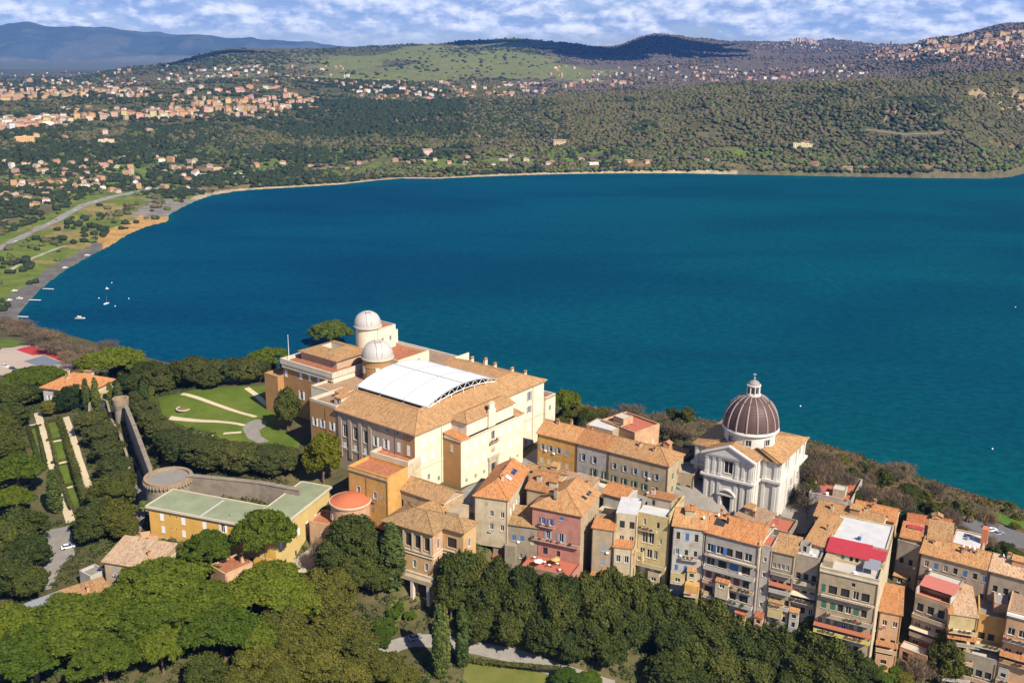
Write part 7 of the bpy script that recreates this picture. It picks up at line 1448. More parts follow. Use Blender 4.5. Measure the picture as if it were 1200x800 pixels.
patch('sports_ground', [(-12, 424), (8, 404), (38, 403), (101, 423), (78, 437), (40, 446), (0, 440)], plain('court_surround', (0.36, 0.28, 0.22), .9, 0, .12), .35)
patch('red_court', [(19, 410.5), (37, 405.5), (96, 425.5), (87, 427.5), (52, 416), (38, 417)], plain('court_red', (0.36, 0.028, 0.026), .8, 0, .12), .42); patch('grey_court', [(28, 424), (52, 416.8), (75, 426), (51, 432)], plain('court_grey', (0.14, 0.15, 0.18), .8, 0, .12), .44)
patch('court_lawn', [(-5, 402), (10, 397), (36, 403), (16, 407.5), (-2, 409)], M_lawn, .40)
strip('garden_road', [ray_ground(*p_)[:2] for p_ in ((415, 800), (440, 775), (462, 757), (482, 750), (520, 752), (560, 760), (600, 768), (655, 786), (720, 806))], 4.6, M_pave, .12, 3)
patch('roadside_lawn', [(545, 777), (600, 779), (648, 792), (640, 812), (560, 812), (542, 795)], M_lawn2, .15)
strip('garden_lane', [ray_ground(*p_)[:2] for p_ in ((113, 486), (124, 496), (140, 522), (155, 553), (166, 585), (160, 615), (150, 640))], 5.0, M_pave, .15, 3)
patch('ivy_bank', [(462, 703), (476, 708), (468, 728), (452, 752), (436, 770), (420, 778), (428, 756), (444, 730)], M_lawn, .3); patch('villa_yard', [(330, 668), (352, 650), (380, 628), (392, 640), (372, 660), (345, 680)], M_gravel, .15); patch('garden_yard', [(40, 694), (50, 650), (52, 622), (82, 616), (88, 650), (74, 660), (60, 690)], M_pave, .15)
strip('parterre_path', [ray_ground(*p_)[:2] for p_ in ((44, 484), (50, 505), (58, 535), (67, 561), (76, 590), (83, 612))], 3.0, M_path, .2, 3); strip('parterre_path', [ray_ground(*p_)[:2] for p_ in ((76, 489), (84, 512), (92, 540), (104, 572))], 3.2, M_path, .2, 3)
for a, b_ in (((32, 523), (78, 515)), ((44, 549), (84, 540)), ((58, 577), (94, 568)), ((30, 500), (44, 497))): strip('parterre_path', [ray_ground(*a)[:2], ray_ground(*b_)[:2]], 1.6, M_path, .24, 3)
for bed in ([(34, 503), (47, 500), (51, 518), (38, 521)], [(36, 526), (50, 523), (55, 543), (41, 547)], [(54, 497), (69, 494), (74, 511), (59, 515)], [(60, 520), (75, 517), (81, 536), (66, 541)], [(68, 547), (83, 543), (89, 563), (74, 569)], [(77, 574), (92, 571), (97, 590), (84, 596)], [(47, 580), (52, 577), (58, 590), (50, 594)]): patch('parterre_bed', bed, M_lawn, .18)
patch('car_park', [(1104, 607), (1128, 603), (1150, 606), (1176, 616), (1202, 626), (1204, 644), (1168, 642), (1140, 634), (1116, 628)], M_asph, .2); patch('green_field', [(1146, 602.5), (1162, 599), (1204, 612), (1206, 622), (1182, 617), (1160, 608)], lawnmat('bright_grass', (0.060, 0.115, 0.008), (0.085, 0.145, 0.016)), .3); strip('hill_road', [ray_ground(*p_)[:2] for p_ in ((1058, 584), (1080, 591), (1104, 601), (1125, 607))], 5, M_asph, .25, 3)
car(1162, 622, 0, .4, 'white car parked near the edge of the car park', 'cars in the car park'); car(1156, 619, 2, .4, 'dark car beside the white one in the car park', 'cars in the car park'); car(1170, 626, 1, .4, 'grey car on the right in the car park', 'cars in the car park')
for i, (px, py, ci) in enumerate(((6, 430, 0), (15, 433, 2), (22, 435, 1), (28, 437, 0))): car(px, py, ci, -.5, f'{CARN[ci]} car by the sports court, {["first", "second", "third", "fourth"][i]} from the left', 'cars by the sports court')
car(118, 476.5, 4, .2, 'blue car at the turret end of the sunken lane', 'cars on the garden lanes'); car(487, 748, 1, .6, 'grey car in the shade below the loggia villa', 'cars on the garden lanes'); car(80, 642, 0, .5, 'white car in the garden yard at the left', 'cars on the garden lanes')
# ------------------------------------------------------------------ trees near the town
L_pine = leafmat('leaves_umbrella_pine', (0.052, 0.082, 0.008), (0.124, 0.148, 0.014)); L_oak = leafmat('leaves_holm_oak', (0.030, 0.043, 0.010), (0.088, 0.100, 0.022)); L_cyp = leafmat('leaves_cypress', (0.040, 0.060, 0.015), (0.120, 0.138, 0.034), .15)
L_olive = leafmat('leaves_olive_green', (0.054, 0.062, 0.011), (0.128, 0.122, 0.022)); L_hedge = leafmat('leaves_clipped', (0.040, 0.050, 0.014), (0.098, 0.104, 0.030), .2); L_fresh = leafmat('leaves_fresh', (0.036, 0.072, 0.008), (0.082, 0.122, 0.014)); L_yellow = leafmat('leaves_yellow_green', (0.095, 0.100, 0.008), (0.200, 0.180, 0.012))
L_bare = leafmat('twigs_bare', (0.085, 0.062, 0.042), (0.190, 0.140, 0.095), .05); L_dark = leafmat('leaves_dark', (0.012, 0.024, 0.008), (0.034, 0.050, 0.014), .15); M_bark = plain('bark', (0.13, 0.085, 0.055), .95, 0, .35, 1.5); L_palm = leafmat('palm_fronds', (0.05, 0.085, 0.015), (0.12, 0.15, 0.04))
def quads(pos, nrm, size, rng, asp=1.0):
    n = len(pos); a = rng.standard_normal((n, 3)); t = np.cross(nrm, a); t /= np.linalg.norm(t, axis=1)[:, None] + 1e-9; b_ = np.cross(nrm, t); s_ = size[:, None]
    return np.stack([pos - t * s_ - b_ * s_ * asp, pos + t * s_ - b_ * s_ * .7 * asp, pos + t * s_ * .8 + b_ * s_ * asp, pos - t * s_ * .7 + b_ * s_ * .9 * asp], 1)
def crown_mesh(name, C, R, nleaf, leaf, mat, rng, zs=.85, rand=.75, core=.80, asp=1.0):
    """a crown of leaf clumps: centres C, radii R"""
    w = R ** 2; cnt = np.maximum(4, (nleaf * w / w.sum()).astype(int)); idx = np.repeat(np.arange(len(C)), cnt); n = len(idx)
    d = rng.standard_normal((n, 3)); d /= np.linalg.norm(d, axis=1)[:, None]; d[:, 2] = np.where(d[:, 2] < -.5, -d[:, 2], d[:, 2])
    rr = R[idx] * (1 + .16 * rng.standard_normal(n)); pos = C[idx] + d * rr[:, None] * np.array([1, 1, zs])
    cen = C.mean(0); out = pos - cen; out /= np.linalg.norm(out, axis=1)[:, None] + 1e-9
    nr = d * .8 + out * .4 + rng.standard_normal((n, 3)) * rand; nr /= np.linalg.norm(nr, axis=1)[:, None]
    V = quads(pos, nr, leaf * rng.uniform(.6, 1.35, n), rng, asp).reshape(-1, 3); F4 = np.arange(n * 4).reshape(-1, 4)
    ct = rng.random(len(C)); tint = np.clip(.5 + .20 * rng.standard_normal(n) + .40 * (ct[idx] - .5), 0, 1); tint = np.repeat(tint, 4)
    iv, fi = ICO1; k = len(iv); m = len(C); cv_ = (iv[None] * (R * core)[:, None, None] * np.array([1, 1, zs]) * (1 + .12 * rng.standard_normal((m, k, 1))) + C[:, None]).reshape(-1, 3); cf = (fi[None] + (np.arange(m) * k)[:, None, None]).reshape(-1, 3) + len(V)
    cf4 = np.c_[cf, cf[:, 2]]
    me = bpy.data.meshes.new(name); VV = np.r_[V, cv_].astype(np.float32); me.vertices.add(len(VV)); me.vertices.foreach_set('co', VV.ravel()); nl = F4.size + cf.size
    me.loops.add(nl); me.loops.foreach_set('vertex_index', np.r_[F4.ravel(), cf.ravel()].astype(np.int32)); me.polygons.add(len(F4) + len(cf)); me.polygons.foreach_set('loop_start', np.r_[np.arange(0, F4.size, 4), F4.size + np.arange(0, cf.size, 3)].astype(np.int32))
    me.materials.append(mat); me.update(calc_edges=True); at = me.attributes.new('tint', 'FLOAT', 'POINT'); at.data.foreach_set('value', np.r_[tint, np.repeat(np.clip(.35 + .3 * (ct - .5), 0, 1), k)].astype(np.float32)); return me  # clump cores darker: shade inside the crown put into the tint
def trunk_mesh(name, path, r0, r1, limbs, m=None):
    mb = MB(); n = len(path); mb.tube(path, [r0 + (r1 - r0) * i / (n - 1) for i in range(n)], m or M_bark, 8)
    for a, b_, r_ in limbs:
        a, b_ = np.array(a), np.array(b_); mid = (a + b_) / 2 + np.array([0, 0, -.12 * np.linalg.norm(b_ - a)]); mb.tube([a, mid, b_], [r_, r_ * .75, r_ * .4], m or M_bark, 6)
    return mb.mesh(name, True)
TREE = {}
def mk(kind, v):
    rng = np.random.default_rng(hash((kind, v)) % 9999 if 0 else sum(map(ord, kind)) * 13 + v * 101)
    U = rng.uniform
    if kind == 'umbrella':
        n = 170; rad = 7 * np.sqrt(rng.random(n)) * .93; th = U(0, 2 * pi, n); lob = 1 + .16 * np.sin(th * 3 + v) + .10 * np.sin(th * 5 + 2 * v); rad = rad * lob
        z = 9.6 + 3.6 * (1 - (rad / (7 * lob)) ** 2) + rng.standard_normal(n) * .45; C = np.c_[rad * np.cos(th), rad * np.sin(th), z]; R = U(.6, 1.25, n); limbs = []
        for j in range(7): t = 2 * pi * j / 7 + U(0, .5); limbs.append(((0, .1, U(6, 7.6)), (4.2 * cos(t), 4.2 * sin(t), 10.2), .22))
        return crown_mesh('crown', C, R, 15000, .19, L_pine, rng, .75, 1.0), trunk_mesh('trunk', [(0, 0, -.6), (.15, .1, 3), (-.1, .15, 6.5), (.1, 0, 10.5)], .46, .2, limbs), 14.2, 7.4
    if kind in ('oak', 'olive', 'dark', 'yellow', 'hedge', 'fresh'):
        n = {'oak': 150, 'olive': 120, 'dark': 90, 'yellow': 75, 'hedge': 130, 'fresh': 80}[kind]; d = rng.standard_normal((n, 3)); d /= np.linalg.norm(d, axis=1)[:, None]; d[:, 2] = np.where(d[:, 2] < -.55, -d[:, 2], d[:, 2])
        if kind == 'hedge': e_ = 2.6; d /= ((np.abs(d) ** e_).sum(1) ** (1 / e_))[:, None]
        k = U(.55, 1.0, n) ** .5; th = np.arctan2(d[:, 1], d[:, 0]); lob = 1 + (0 if kind == 'hedge' else .13) * np.sin(th * 3 + v * 2 + d[:, 2] * 3)
        C = d * (k * lob)[:, None] * np.array([4.3, 4.3, 4.6]) + np.array([0, 0, 6.6]); R = U(.6, 1.3, n) * (1.1 if kind in ('yellow', 'olive') else 1); lm = {'oak': L_oak, 'olive': L_olive, 'dark': L_dark, 'yellow': L_yellow, 'hedge': L_hedge, 'fresh': L_fresh}[kind]
        limbs = [((0, 0, 2.2), (2.4 * cos(t), 2.4 * sin(t), 6 + U(0, 2)), .15) for t in U(0, 2 * pi, 6)]
        return crown_mesh('crown', C, R, 11500, .19, lm, rng, 1.0, core=.78), trunk_mesh('trunk', [(0, 0, -.6), (.1, 0, 1.5), (0, .1, 3.5), (0, 0, 7)], .34, .12, limbs), 11.8, 5.4
    if kind == 'cypress':
        n = 95; z = U(.8, 17.2, n); f = np.clip(1.25 * (z / 18 + .10) ** .35 * (1 - (z / 18) ** 2.2) ** .8, .04, 1); th = U(0, 2 * pi, n); C = np.c_[1.15 * f * np.cos(th), 1.15 * f * np.sin(th), z]; R = .55 * f + .22
        return crown_mesh('crown', C, R, 6500, .19, L_cyp, rng, 1.8, .6, .85, 1.5), trunk_mesh('trunk', [(0, 0, -.6), (0, 0, 6), (0, 0, 16)], .26, .05, []), 18.3, 1.85
    if kind == 'bare':
        mb = MB(); mb.tube([(0, 0, -.5), (.1, 0, 1.8), (0, .1, 4)], [.2, .16, .1], M_bark, 6); P_ = []
        for j in range(9):
            t = 2 * pi * j / 9 + U(0, .5); e1 = np.array([1.6 * cos(t), 1.6 * sin(t), U(4, 6.5)]); mb.tube([(0, 0, U(1.5, 3.5)), e1], [.09, .05], M_bark, 5)
            for _ in range(4): e2 = e1 + np.array([U(-1.6, 1.6), U(-1.6, 1.6), U(.4, 2.2)]); mb.tube([e1, e2], [.05, .02], M_bark, 4); P_.append(e2); P_.append((e1 + e2) / 2)
        P_ = np.array(P_); n = 2600; i = rng.integers(0, len(P_), n); pos = P_[i] + rng.standard_normal((n, 3)) * np.array([.75, .75, .7]); nr = rng.standard_normal((n, 3)); nr /= np.linalg.norm(nr, axis=1)[:, None]
        a = np.c_[rng.standard_normal((n, 2)) * .6, np.ones(n)]; a /= np.linalg.norm(a, axis=1)[:, None]; t = np.cross(a, nr); t /= np.linalg.norm(t, axis=1)[:, None] + 1e-9; l = U(.35, .8, n)[:, None]; w = U(.028, .055, n)[:, None]
        V = np.stack([pos - a * l - t * w, pos - a * l + t * w, pos + a * l + t * w * .4, pos + a * l - t * w * .4], 1).reshape(-1, 3)
        return npmesh('crown', V, np.arange(n * 4).reshape(-1, 4), [L_bare], {'tint': np.repeat(rng.random(n), 4)}), mb.mesh('trunk', True), 8.6, 3.6
    if kind in ('shrub', 'brownshrub'):
        n = 22; th = U(0, 2 * pi, n); r_ = 1.7 * np.sqrt(rng.random(n)); C = np.c_[r_ * np.cos(th), r_ * np.sin(th), .7 + U(0, 1.2, n) * (1 - (r_ / 2.2) ** 2)]; R = U(.45, .85, n)
        return crown_mesh('crown', C, R, 1700, .17, L_olive if kind == 'shrub' else L_bare, rng, .9), trunk_mesh('trunk', [(0, 0, -.4), (0, 0, .6), (.1, 0, 1.3)], .1, .05, [((0, 0, .3), (.7, .3, 1.2), .05), ((0, 0, .3), (-.6, .4, 1.2), .05)]), 2.7, 2.2
    if kind == 'palm':
        V, T_ = [], []
        for j in range(34):
            t = U(0, 2 * pi); el_ = U(-.2, 1.2); p0 = np.array([0, 0, 5.2]); h = np.array([cos(t), sin(t), 0]); q_ = [p0 + h * (s * 3.0 * cos(el_ * .7)) + np.array([0, 0, s * 2.6 * sin(el_) - 1.9 * s * s]) for s in np.linspace(0, 1, 6)]; sd = np.array([-sin(t), cos(t), 0])
            for a, b_, s in zip(q_[:-1], q_[1:], np.linspace(.25, 1, 5)):
                w = .55 * sin(min(1, s * 1.1) * 2.6) + .08
                for sg in (-1, 1): V += [a, b_, b_ + sd * w * sg + np.array([0, 0, -.28 * w]), a + sd * w * sg + np.array([0, 0, -.28 * w])]; T_ += [U(0, 1)] * 4
        V = np.array(V); return npmesh('crown', V, np.arange(len(V)).reshape(-1, 4), [L_palm], {'tint': np.array(T_)}), trunk_mesh('trunk', [(0, 0, -.5), (.05, 0, 2.6), (0, 0, 5.3)], .34, .28, []), 6.6, 3.2
NV = {'umbrella': 4, 'oak': 4, 'olive': 4, 'cypress': 3, 'bare': 4, 'shrub': 3, 'brownshrub': 3, 'hedge': 3, 'dark': 3, 'yellow': 2, 'fresh': 3, 'palm': 1}
TNAME = {'umbrella': 'umbrella_pine', 'oak': 'holm_oak', 'olive': 'broadleaf_tree', 'cypress': 'cypress', 'bare': 'bare_tree', 'shrub': 'shrub', 'brownshrub': 'shrub', 'hedge': 'clipped_tree', 'dark': 'dark_tree', 'yellow': 'broadleaf_tree', 'fresh': 'shrub_tree', 'palm': 'palm'}
TCNT = {}
def tree(kind, px, py, wpx, label, group=None, H=None, at=None, cat=None):
    """px, py: pixel of the top of the crown, wpx: crown width in pixels, H: height in metres"""
    v = TCNT.get(kind, 0) % NV[kind]; TCNT[kind] = TCNT.get(kind, 0) + 1
    if (kind, v) not in TREE: TREE[(kind, v)] = mk(kind, v)
    cm_, tm_, H0, R0 = TREE[(kind, v)]; H = H or H0; w = ray_ground(px, py, H) if at is None else np.array(at); W_ = wpx / px_m(w + np.array([0, 0, H * .7])); s = W_ / (2 * R0)
    e = empty(TNAME[kind], (w[0], w[1], w[2] - .2), random.uniform(0, 6.28), label, cat or ('shrub' if 'shrub' in kind else 'tree'), group); e.scale = (s, s, H / H0)
    link(tm_, 'trunk', e); link(cm_, 'crown', e); return e
def grove(kind, desc, group, lst, H=None, cat=None):
    for i, t in enumerate(sorted(lst)):
        k = t[4] if len(t) > 4 else kind
        tree(k, t[0], t[1], t[2], f'{desc}, {ORD[i]} from the left', group, (t[3] if len(t) > 3 and t[3] else H), cat=cat)
def tree2(kind, px, py, pyb, wpx, label):
    b_ = ray_ground(px, pyb); d = ray(px, py); r_ = np.hypot(b_[0], b_[1]); top = CAM_Z + d[2] / np.hypot(d[0], d[1]) * r_; return tree(kind, px, py, wpx, label, None, top - b_[2], at=b_)
# umbrella pines
grove('umbrella', 'bright green umbrella pine of the front grove', 'umbrella pines of the front grove', [(243, 626, 66, 15), (196, 662, 108, 16), (312, 671, 108, 15), (175, 700, 100, 15), (88, 708, 120, 16), (36, 742, 112, 15), (187, 741, 62, 13), (258, 716, 92, 15), (8, 716, 80, 15), (140, 690, 70, 15), (232, 690, 90, 15), (352, 688, 66, 14), (120, 752, 90, 13), (300, 728, 72, 13)])
tree2('umbrella', 313, 601, 676, 76, 'round umbrella pine in front of the right end of the yellow villa'); tree('umbrella', 131, 411, 80, 'broad flat umbrella pine rising by the lake beside the orange roofed villa', None, 16); tree2('umbrella', 389, 377, 420, 52, 'umbrella pine behind the palace tower, against the lake'); tree('umbrella', 315, 409, 52, 'umbrella pine at the lakeward corner of the lawn', None, 13)
tree('umbrella', 18, 536, 70, 'bright umbrella pine at the left edge beside the parterre', None, 15); tree('umbrella', 12, 572, 44, 'lower umbrella pine at the left edge below the parterre', None, 12); tree('umbrella', 40, 432, 66, 'umbrella pine left of the orange roofed garden villa', None, 12); tree('umbrella', 664, 458, 40, 'umbrella pine beyond the right corner of the palace', None, 15)
# cypresses
tree('cypress', 60, 548, 19, 'solitary fat cypress standing in the parterre', None, 17); tree('cypress', 514, 703, 18, 'left one of two slender cypresses by the garden road', 'cypresses by the garden road', 25); tree('cypress', 541, 703, 17, 'right one of two slender cypresses by the garden road', 'cypresses by the garden road', 22)
tree('cypress', 458, 610, 33, 'tall thick cypress pressed against the loggia villa', None, 23); tree('cypress', 521, 706, 14, 'second stem rising right behind the left slender cypress', 'cypresses by the garden road', 24)
grove('cypress', 'dark cypress at the orange roofed garden villa', 'cypresses at the garden villa', [(127, 446, 8, 11), (137, 446, 10, 11)]); tree2('cypress', 103, 441, 481, 11, 'dark slim cypress in front of the orange roofed garden villa, nearer its wall'); tree2('cypress', 114, 440, 480, 11, 'dark slim cypress in front of the orange roofed garden villa, nearer the blue car'); tree('cypress', 318, 408, 9, 'thin cypress at the far corner of the lawn', None, 12); tree('cypress', 166, 445, 11, 'thin cypress at the turret end of the clipped hedge', None, 12); tree('cypress', 176, 450, 11, 'second thin cypress at the turret end of the clipped hedge', None, 12)
# clipped evergreen row along the bastion wall and the row beyond the lawn
grove('hedge', 'big clipped evergreen in the row above the bastion wall', 'clipped evergreens above the bastion wall', [(160, 458, 26, 8), (168, 470, 30, 8), (177, 482, 34, 8), (187, 494, 38, 8), (200, 504, 42, 8.5), (216, 511, 46, 8.5), (234, 516, 50, 8.5), (254, 519, 52, 8.5), (274, 521, 52, 8.5), (294, 523, 52, 8.5), (314, 524, 52, 8.5), (333, 526, 44, 8.5), (208, 520, 40, 7), (246, 530, 40, 6.5), (285, 532, 40, 6.5), (318, 536, 40, 6.5)])
grove('hedge', 'clipped evergreen in the row beyond the lawn', 'clipped evergreens beyond the lawn', [(178, 434, 30, 10), (196, 428, 36, 11), (214, 422, 40, 12, 'oak'), (234, 424, 40, 11), (254, 422, 40, 11), (272, 421, 36, 11), (290, 421, 36, 11), (304, 422, 28, 10), (226, 417, 34, 12, 'oak'), (160, 438, 28, 9, 'oak'), (190, 440, 30, 8), (245, 434, 30, 8), (150, 424, 30, 10, 'oak'), (166, 424, 32, 11, 'oak'), (182, 424, 30, 11, 'oak'), (340, 418, 26, 9, 'oak')])
grove('hedge', 'rounded tree between parterre and sunken lane', 'rounded trees between parterre and lane', [(106, 484, 42, 8), (118, 498, 44, 8.5), (127, 516, 46, 8.5), (134, 536, 48, 8.5), (140, 552, 42, 8), (98, 494, 20, 5)])
grove('oak', 'dense tree below the end of the lane', 'dense trees below the lane', [(132, 562, 58, 11, 'olive'), (112, 590, 54, 12), (134, 590, 52, 11, 'olive'), (106, 606, 46, 9), (146, 606, 36, 8, 'olive')])
grove('dark', 'dark tree around the orange roofed garden villa', 'dark trees around the garden villa', [(86, 452, 44, 10), (76, 462, 34, 8), (56, 470, 20, 7, 'olive'), (32, 452, 46, 9, 'oak'), (14, 452, 56, 11, 'oak'), (8, 474, 50, 11, 'oak'), (60, 438, 30, 9, 'oak'), (-2, 486, 46, 11, 'olive'), (10, 446, 40, 9, 'umbrella'), (148, 440, 34, 9), (120, 440, 24, 8), (140, 428, 30, 8)])
grove('oak', 'big dark round tree at the left edge', 'big round trees at the left edge', [(22, 598, 66, 15), (4, 612, 56, 15), (32, 628, 54, 13), (8, 650, 66, 14), (30, 664, 50, 11), (-8, 500, 60, 13), (8, 510, 40, 10, 'olive')])
tree('oak', 335, 456, 34, 'slender dark tree against the palace side near the lawn', None, 17); tree('yellow', 377, 509, 48, 'yellow green tree at the palace corner beside the annex', None, 18); tree('shrub', 352, 574, 20, 'low shrub under the yellow green tree', None, 2.5); tree('palm', 172, 582, 26, 'small palm beside the bastion at the yellow villa', None, 7)
# front centre
grove('oak', 'large dark oak between round tower and loggia villa', 'oaks between tower and loggia villa', [(412, 607, 64, 18), (392, 630, 50, 15), (432, 622, 46, 16), (418, 645, 54, 13), (374, 634, 26, 13, 'bare'), (440, 660, 44, 10)])
grove('olive', 'olive green tree in the thicket at the bottom', 'olive green trees of the bottom thicket', [(330, 716, 66, 13), (368, 672, 52, 13), (385, 690, 60, 12), (350, 740, 70, 12), (398, 722, 70, 12), (300, 758, 66, 11), (420, 742, 56, 11), (372, 762, 74, 11), (280, 786, 60, 9), (448, 768, 54, 8), (330, 780, 70, 9), (410, 778, 60, 9), (240, 770, 56, 10), (470, 784, 44, 6), (400, 668, 44, 11), (345, 672, 44, 11, 'oak'), (330, 690, 50, 10, 'oak')])
grove('oak', 'dense evergreen of the long row below the houses', 'evergreens of the long row below the houses', [(541, 646, 66, 19), (560, 652, 46, 18, 'olive'), (585, 658, 50, 20), (612, 664, 48, 19), (640, 674, 46, 18), (666, 677, 48, 18), (692, 675, 48, 18), (718, 668, 50, 19), (744, 676, 54, 18), (772, 690, 56, 17), (802, 700, 56, 15), (838, 695, 60, 15), (704, 694, 60, 17), (655, 690, 56, 17), (608, 684, 54, 17), (570, 682, 50, 17), (528, 670, 44, 17), (736, 712, 62, 15), (690, 724, 56, 14), (640, 722, 54, 13), (596, 714, 50, 13), (868, 712, 62, 14), (900, 718, 62, 14), (932, 732, 62, 13), (962, 742, 60, 13), (986, 752, 52, 12), (952, 722, 62, 15), (978, 737, 58, 15), (1002, 755, 50, 13), (1014, 770, 40, 9), (924, 712, 60, 15), (896, 704, 56, 14), (560, 712, 46, 12), (668, 742, 46, 10), (716, 742, 50, 11)])
grove('oak', 'lower dense tree at the bottom right of the row', 'lower dense trees at the bottom right', [(790, 726, 66, 13), (830, 726, 64, 13), (866, 740, 62, 13), (900, 748, 62, 12), (938, 762, 62, 11), (972, 772, 60, 11), (806, 748, 60, 12), (846, 760, 62, 12), (884, 770, 64, 11), (788, 770, 62, 11), (926, 782, 62, 9), (824, 782, 62, 9), (1000, 784, 44, 8), (870, 790, 60, 7), (968, 792, 58, 6), (664, 786, 40, 5, 'fresh'), (690, 790, 36, 4, 'fresh')])
tree('olive', 1114, 746, 46, 'bronze green tree against the lowest houses at the right', None, 17); tree('olive', 1126, 768, 40, 'smaller bronze tree under the lowest houses', None, 11); tree('fresh', 1040, 782, 40, 'bright shrub at the foot of the pink annex', None, 5); tree('bare', 1078, 772, 38, 'leafless shrub below the pink loggia', None, 8); tree('olive', 1056, 790, 40, 'low olive tree at the bottom of the right houses', None, 6)
grove('fresh', 'bright ivy covered shrub on the bank by the loggia villa', 'bright shrubs on the bank', [(462, 712, 18, 4), (454, 724, 20, 4), (446, 736, 20, 4), (438, 748, 18, 4), (468, 706, 14, 3.5), (480, 716, 16, 3), (432, 756, 18, 4), (426, 764, 18, 4), (458, 734, 16, 3), (450, 748, 16, 3), (442, 726, 16, 4)])
grove('oak', 'small tree on the slope under the pink terrace', 'small trees under the pink terrace', [(640, 654, 24, 4, 'fresh'), (668, 664, 28, 6), (694, 672, 26, 7), (724, 676, 26, 8), (748, 670, 30, 9, 'olive'), (780, 682, 34, 9), (806, 684, 30, 8), (622, 660, 22, 5)])
# lakeward slope
rs = random.Random(5); sl = []
for (x0, x1, ya, yb, n, ks) in ((935, 1000, 520, 545, 16, ['bare', 'olive', 'bare']), (945, 1010, 540, 582, 20, ['bare', 'oak', 'bare', 'olive']), (1000, 1060, 530, 585, 26, ['bare', 'brownshrub', 'oak', 'bare']), (1050, 1110, 560, 600, 14, ['oak', 'shrub', 'bare', 'brownshrub']), (1085, 1200, 572, 604, 24, ['shrub', 'brownshrub', 'bare', 'shrub']), (690, 810, 474, 500, 22, ['bare', 'olive', 'bare', 'oak']), (640, 700, 470, 492, 6, ['oak', 'olive', 'bare'])):
    for i in range(n):
        t = rs.random(); x = x0 + (x1 - x0) * (i + rs.random()) / n; y = ya + (yb - ya) * rs.random() + (x - x0) / (x1 - x0) * (6 if ya > 500 else 0); k = rs.choice(ks); H_ = {'bare': rs.uniform(6, 10), 'olive': rs.uniform(5, 9), 'oak': rs.uniform(5, 10), 'shrub': rs.uniform(2, 4), 'brownshrub': rs.uniform(2, 4)}[k]
        sl.append((x, y, {'bare': rs.uniform(20, 32), 'olive': rs.uniform(16, 28), 'oak': rs.uniform(18, 30), 'shrub': rs.uniform(10, 18), 'brownshrub': rs.uniform(10, 18)}[k], H_, k))
DK = {'bare': 'leafless grey brown tree', 'olive': 'olive green tree', 'oak': 'dark green tree', 'shrub': 'low olive shrub', 'brownshrub': 'low brown shrub'}
for k in DK: grove(k, DK[k] + ' on the slope towards the lake', DK[k] + 's on the lakeward slope', [t for t in sl if t[4] == k])
grove('bare', 'leafless bush on the far left slope by the lake', 'leafless bushes on the far left slope', [(x, y, 20 + 6 * (i % 3), 6 + (i % 3)) for i, (x, y) in enumerate(((4, 372), (14, 375), (24, 377), (33, 380), (42, 384), (52, 389), (62, 394), (72, 399), (82, 404), (92, 408), (102, 408), (110, 412), (18, 384), (38, 392), (58, 400), (78, 411), (123, 400), (88, 416)))])
grove('oak', 'parking side tree at the right edge', 'trees by the car park', [(1086, 590, 18, 6), (1099, 596, 16, 6, 'dark'), (1120, 588, 14, 8, 'dark'), (1142, 632, 22, 4, 'bare'), (1160, 630, 24, 4, 'bare'), (1180, 636, 22, 4), (1190, 644, 26, 4), (1168, 640, 20, 3, 'fresh'), (1150, 650, 24, 4), (1128, 615, 16, 5, 'bare'), (1190, 612, 14, 3, 'yellow'), (1072, 596, 22, 6), (1062, 602, 20, 5, 'fresh'), (1108, 626, 18, 4, 'fresh')])
grove('shrub', 'plant on a roof terrace behind the orange roofs', 'plants on roof terraces', [(918, 607, 20, 3, 'brownshrub'), (912, 602, 12, 2.5, 'fresh'), (925, 612, 14, 2.5)]); grove('shrub', 'pot plant on the terrace of the pink house', 'pot plants of the pink house', [(634, 652, 10, 2, 'fresh'), (646, 655, 8, 1.6), (672, 660, 9, 1.8, 'fresh')])
grove('fresh', 'climbing plant on the garden terrace of the yellow house', 'plants below the yellow house', [(757, 660, 16, 4), (766, 665, 14, 3, 'oak'), (742, 668, 12, 3)])
# clipped box hedges of the parterre
def box_hedge(pts, w, h, label):
    p_ = [ray_ground(*q_) for q_ in pts]; a, b_ = p_; L_ = float(np.hypot(*(b_ - a)[:2])); e = empty('box_hedge', a, math.atan2(b_[1] - a[1], b_[0] - a[0]), label, 'hedge', 'box hedges of the parterre'); rng = np.random.default_rng(int(L_ * 100)); n = max(3, int(L_ / .9)); C = np.c_[np.linspace(0, L_, n), rng.uniform(-.1, .1, n) * w, np.full(n, h * .55)]; R = np.full(n, w * .5)
    link(crown_mesh('foliage', C, R, int(90 * n), .16, L_hedge, rng, h / w * .95), 'foliage', e)
for i, (a, b_, w, h) in enumerate(sorted((((33, 502), (47, 548), 1.6, 1.5), ((43, 500), (54, 547), 1.2, 1.0), ((54, 496), (68, 548), 1.2, 1.0), ((70, 494), (92, 566), 2.4, 2.4), ((84, 540), (102, 596), 2.6, 2.6), ((66, 548), (84, 598), 1.4, 1.2), ((92, 572), (100, 592), 1.6, 1.6), ((32, 524), (49, 520), 1.2, 1.1), ((56, 517), (73, 513), 1.2, 1.1), ((62, 543), (80, 538), 1.2, 1.1), ((70, 571), (90, 566), 1.2, 1.1), ((38, 549), (55, 545), 1.2, 1.1), ((36, 502), (47, 499), 1.2, 1.1), ((54, 495), (68, 492), 1.2, 1.1)), key=lambda t: t[0][0] + t[1][0])): box_hedge((a, b_), w, h, f'clipped box hedge of the parterre, {ORD[i]} from the left')
box_hedge(((549, 776), (655, 794)), 1.6, 1.2, 'low clipped hedge along the garden road at the bottom')
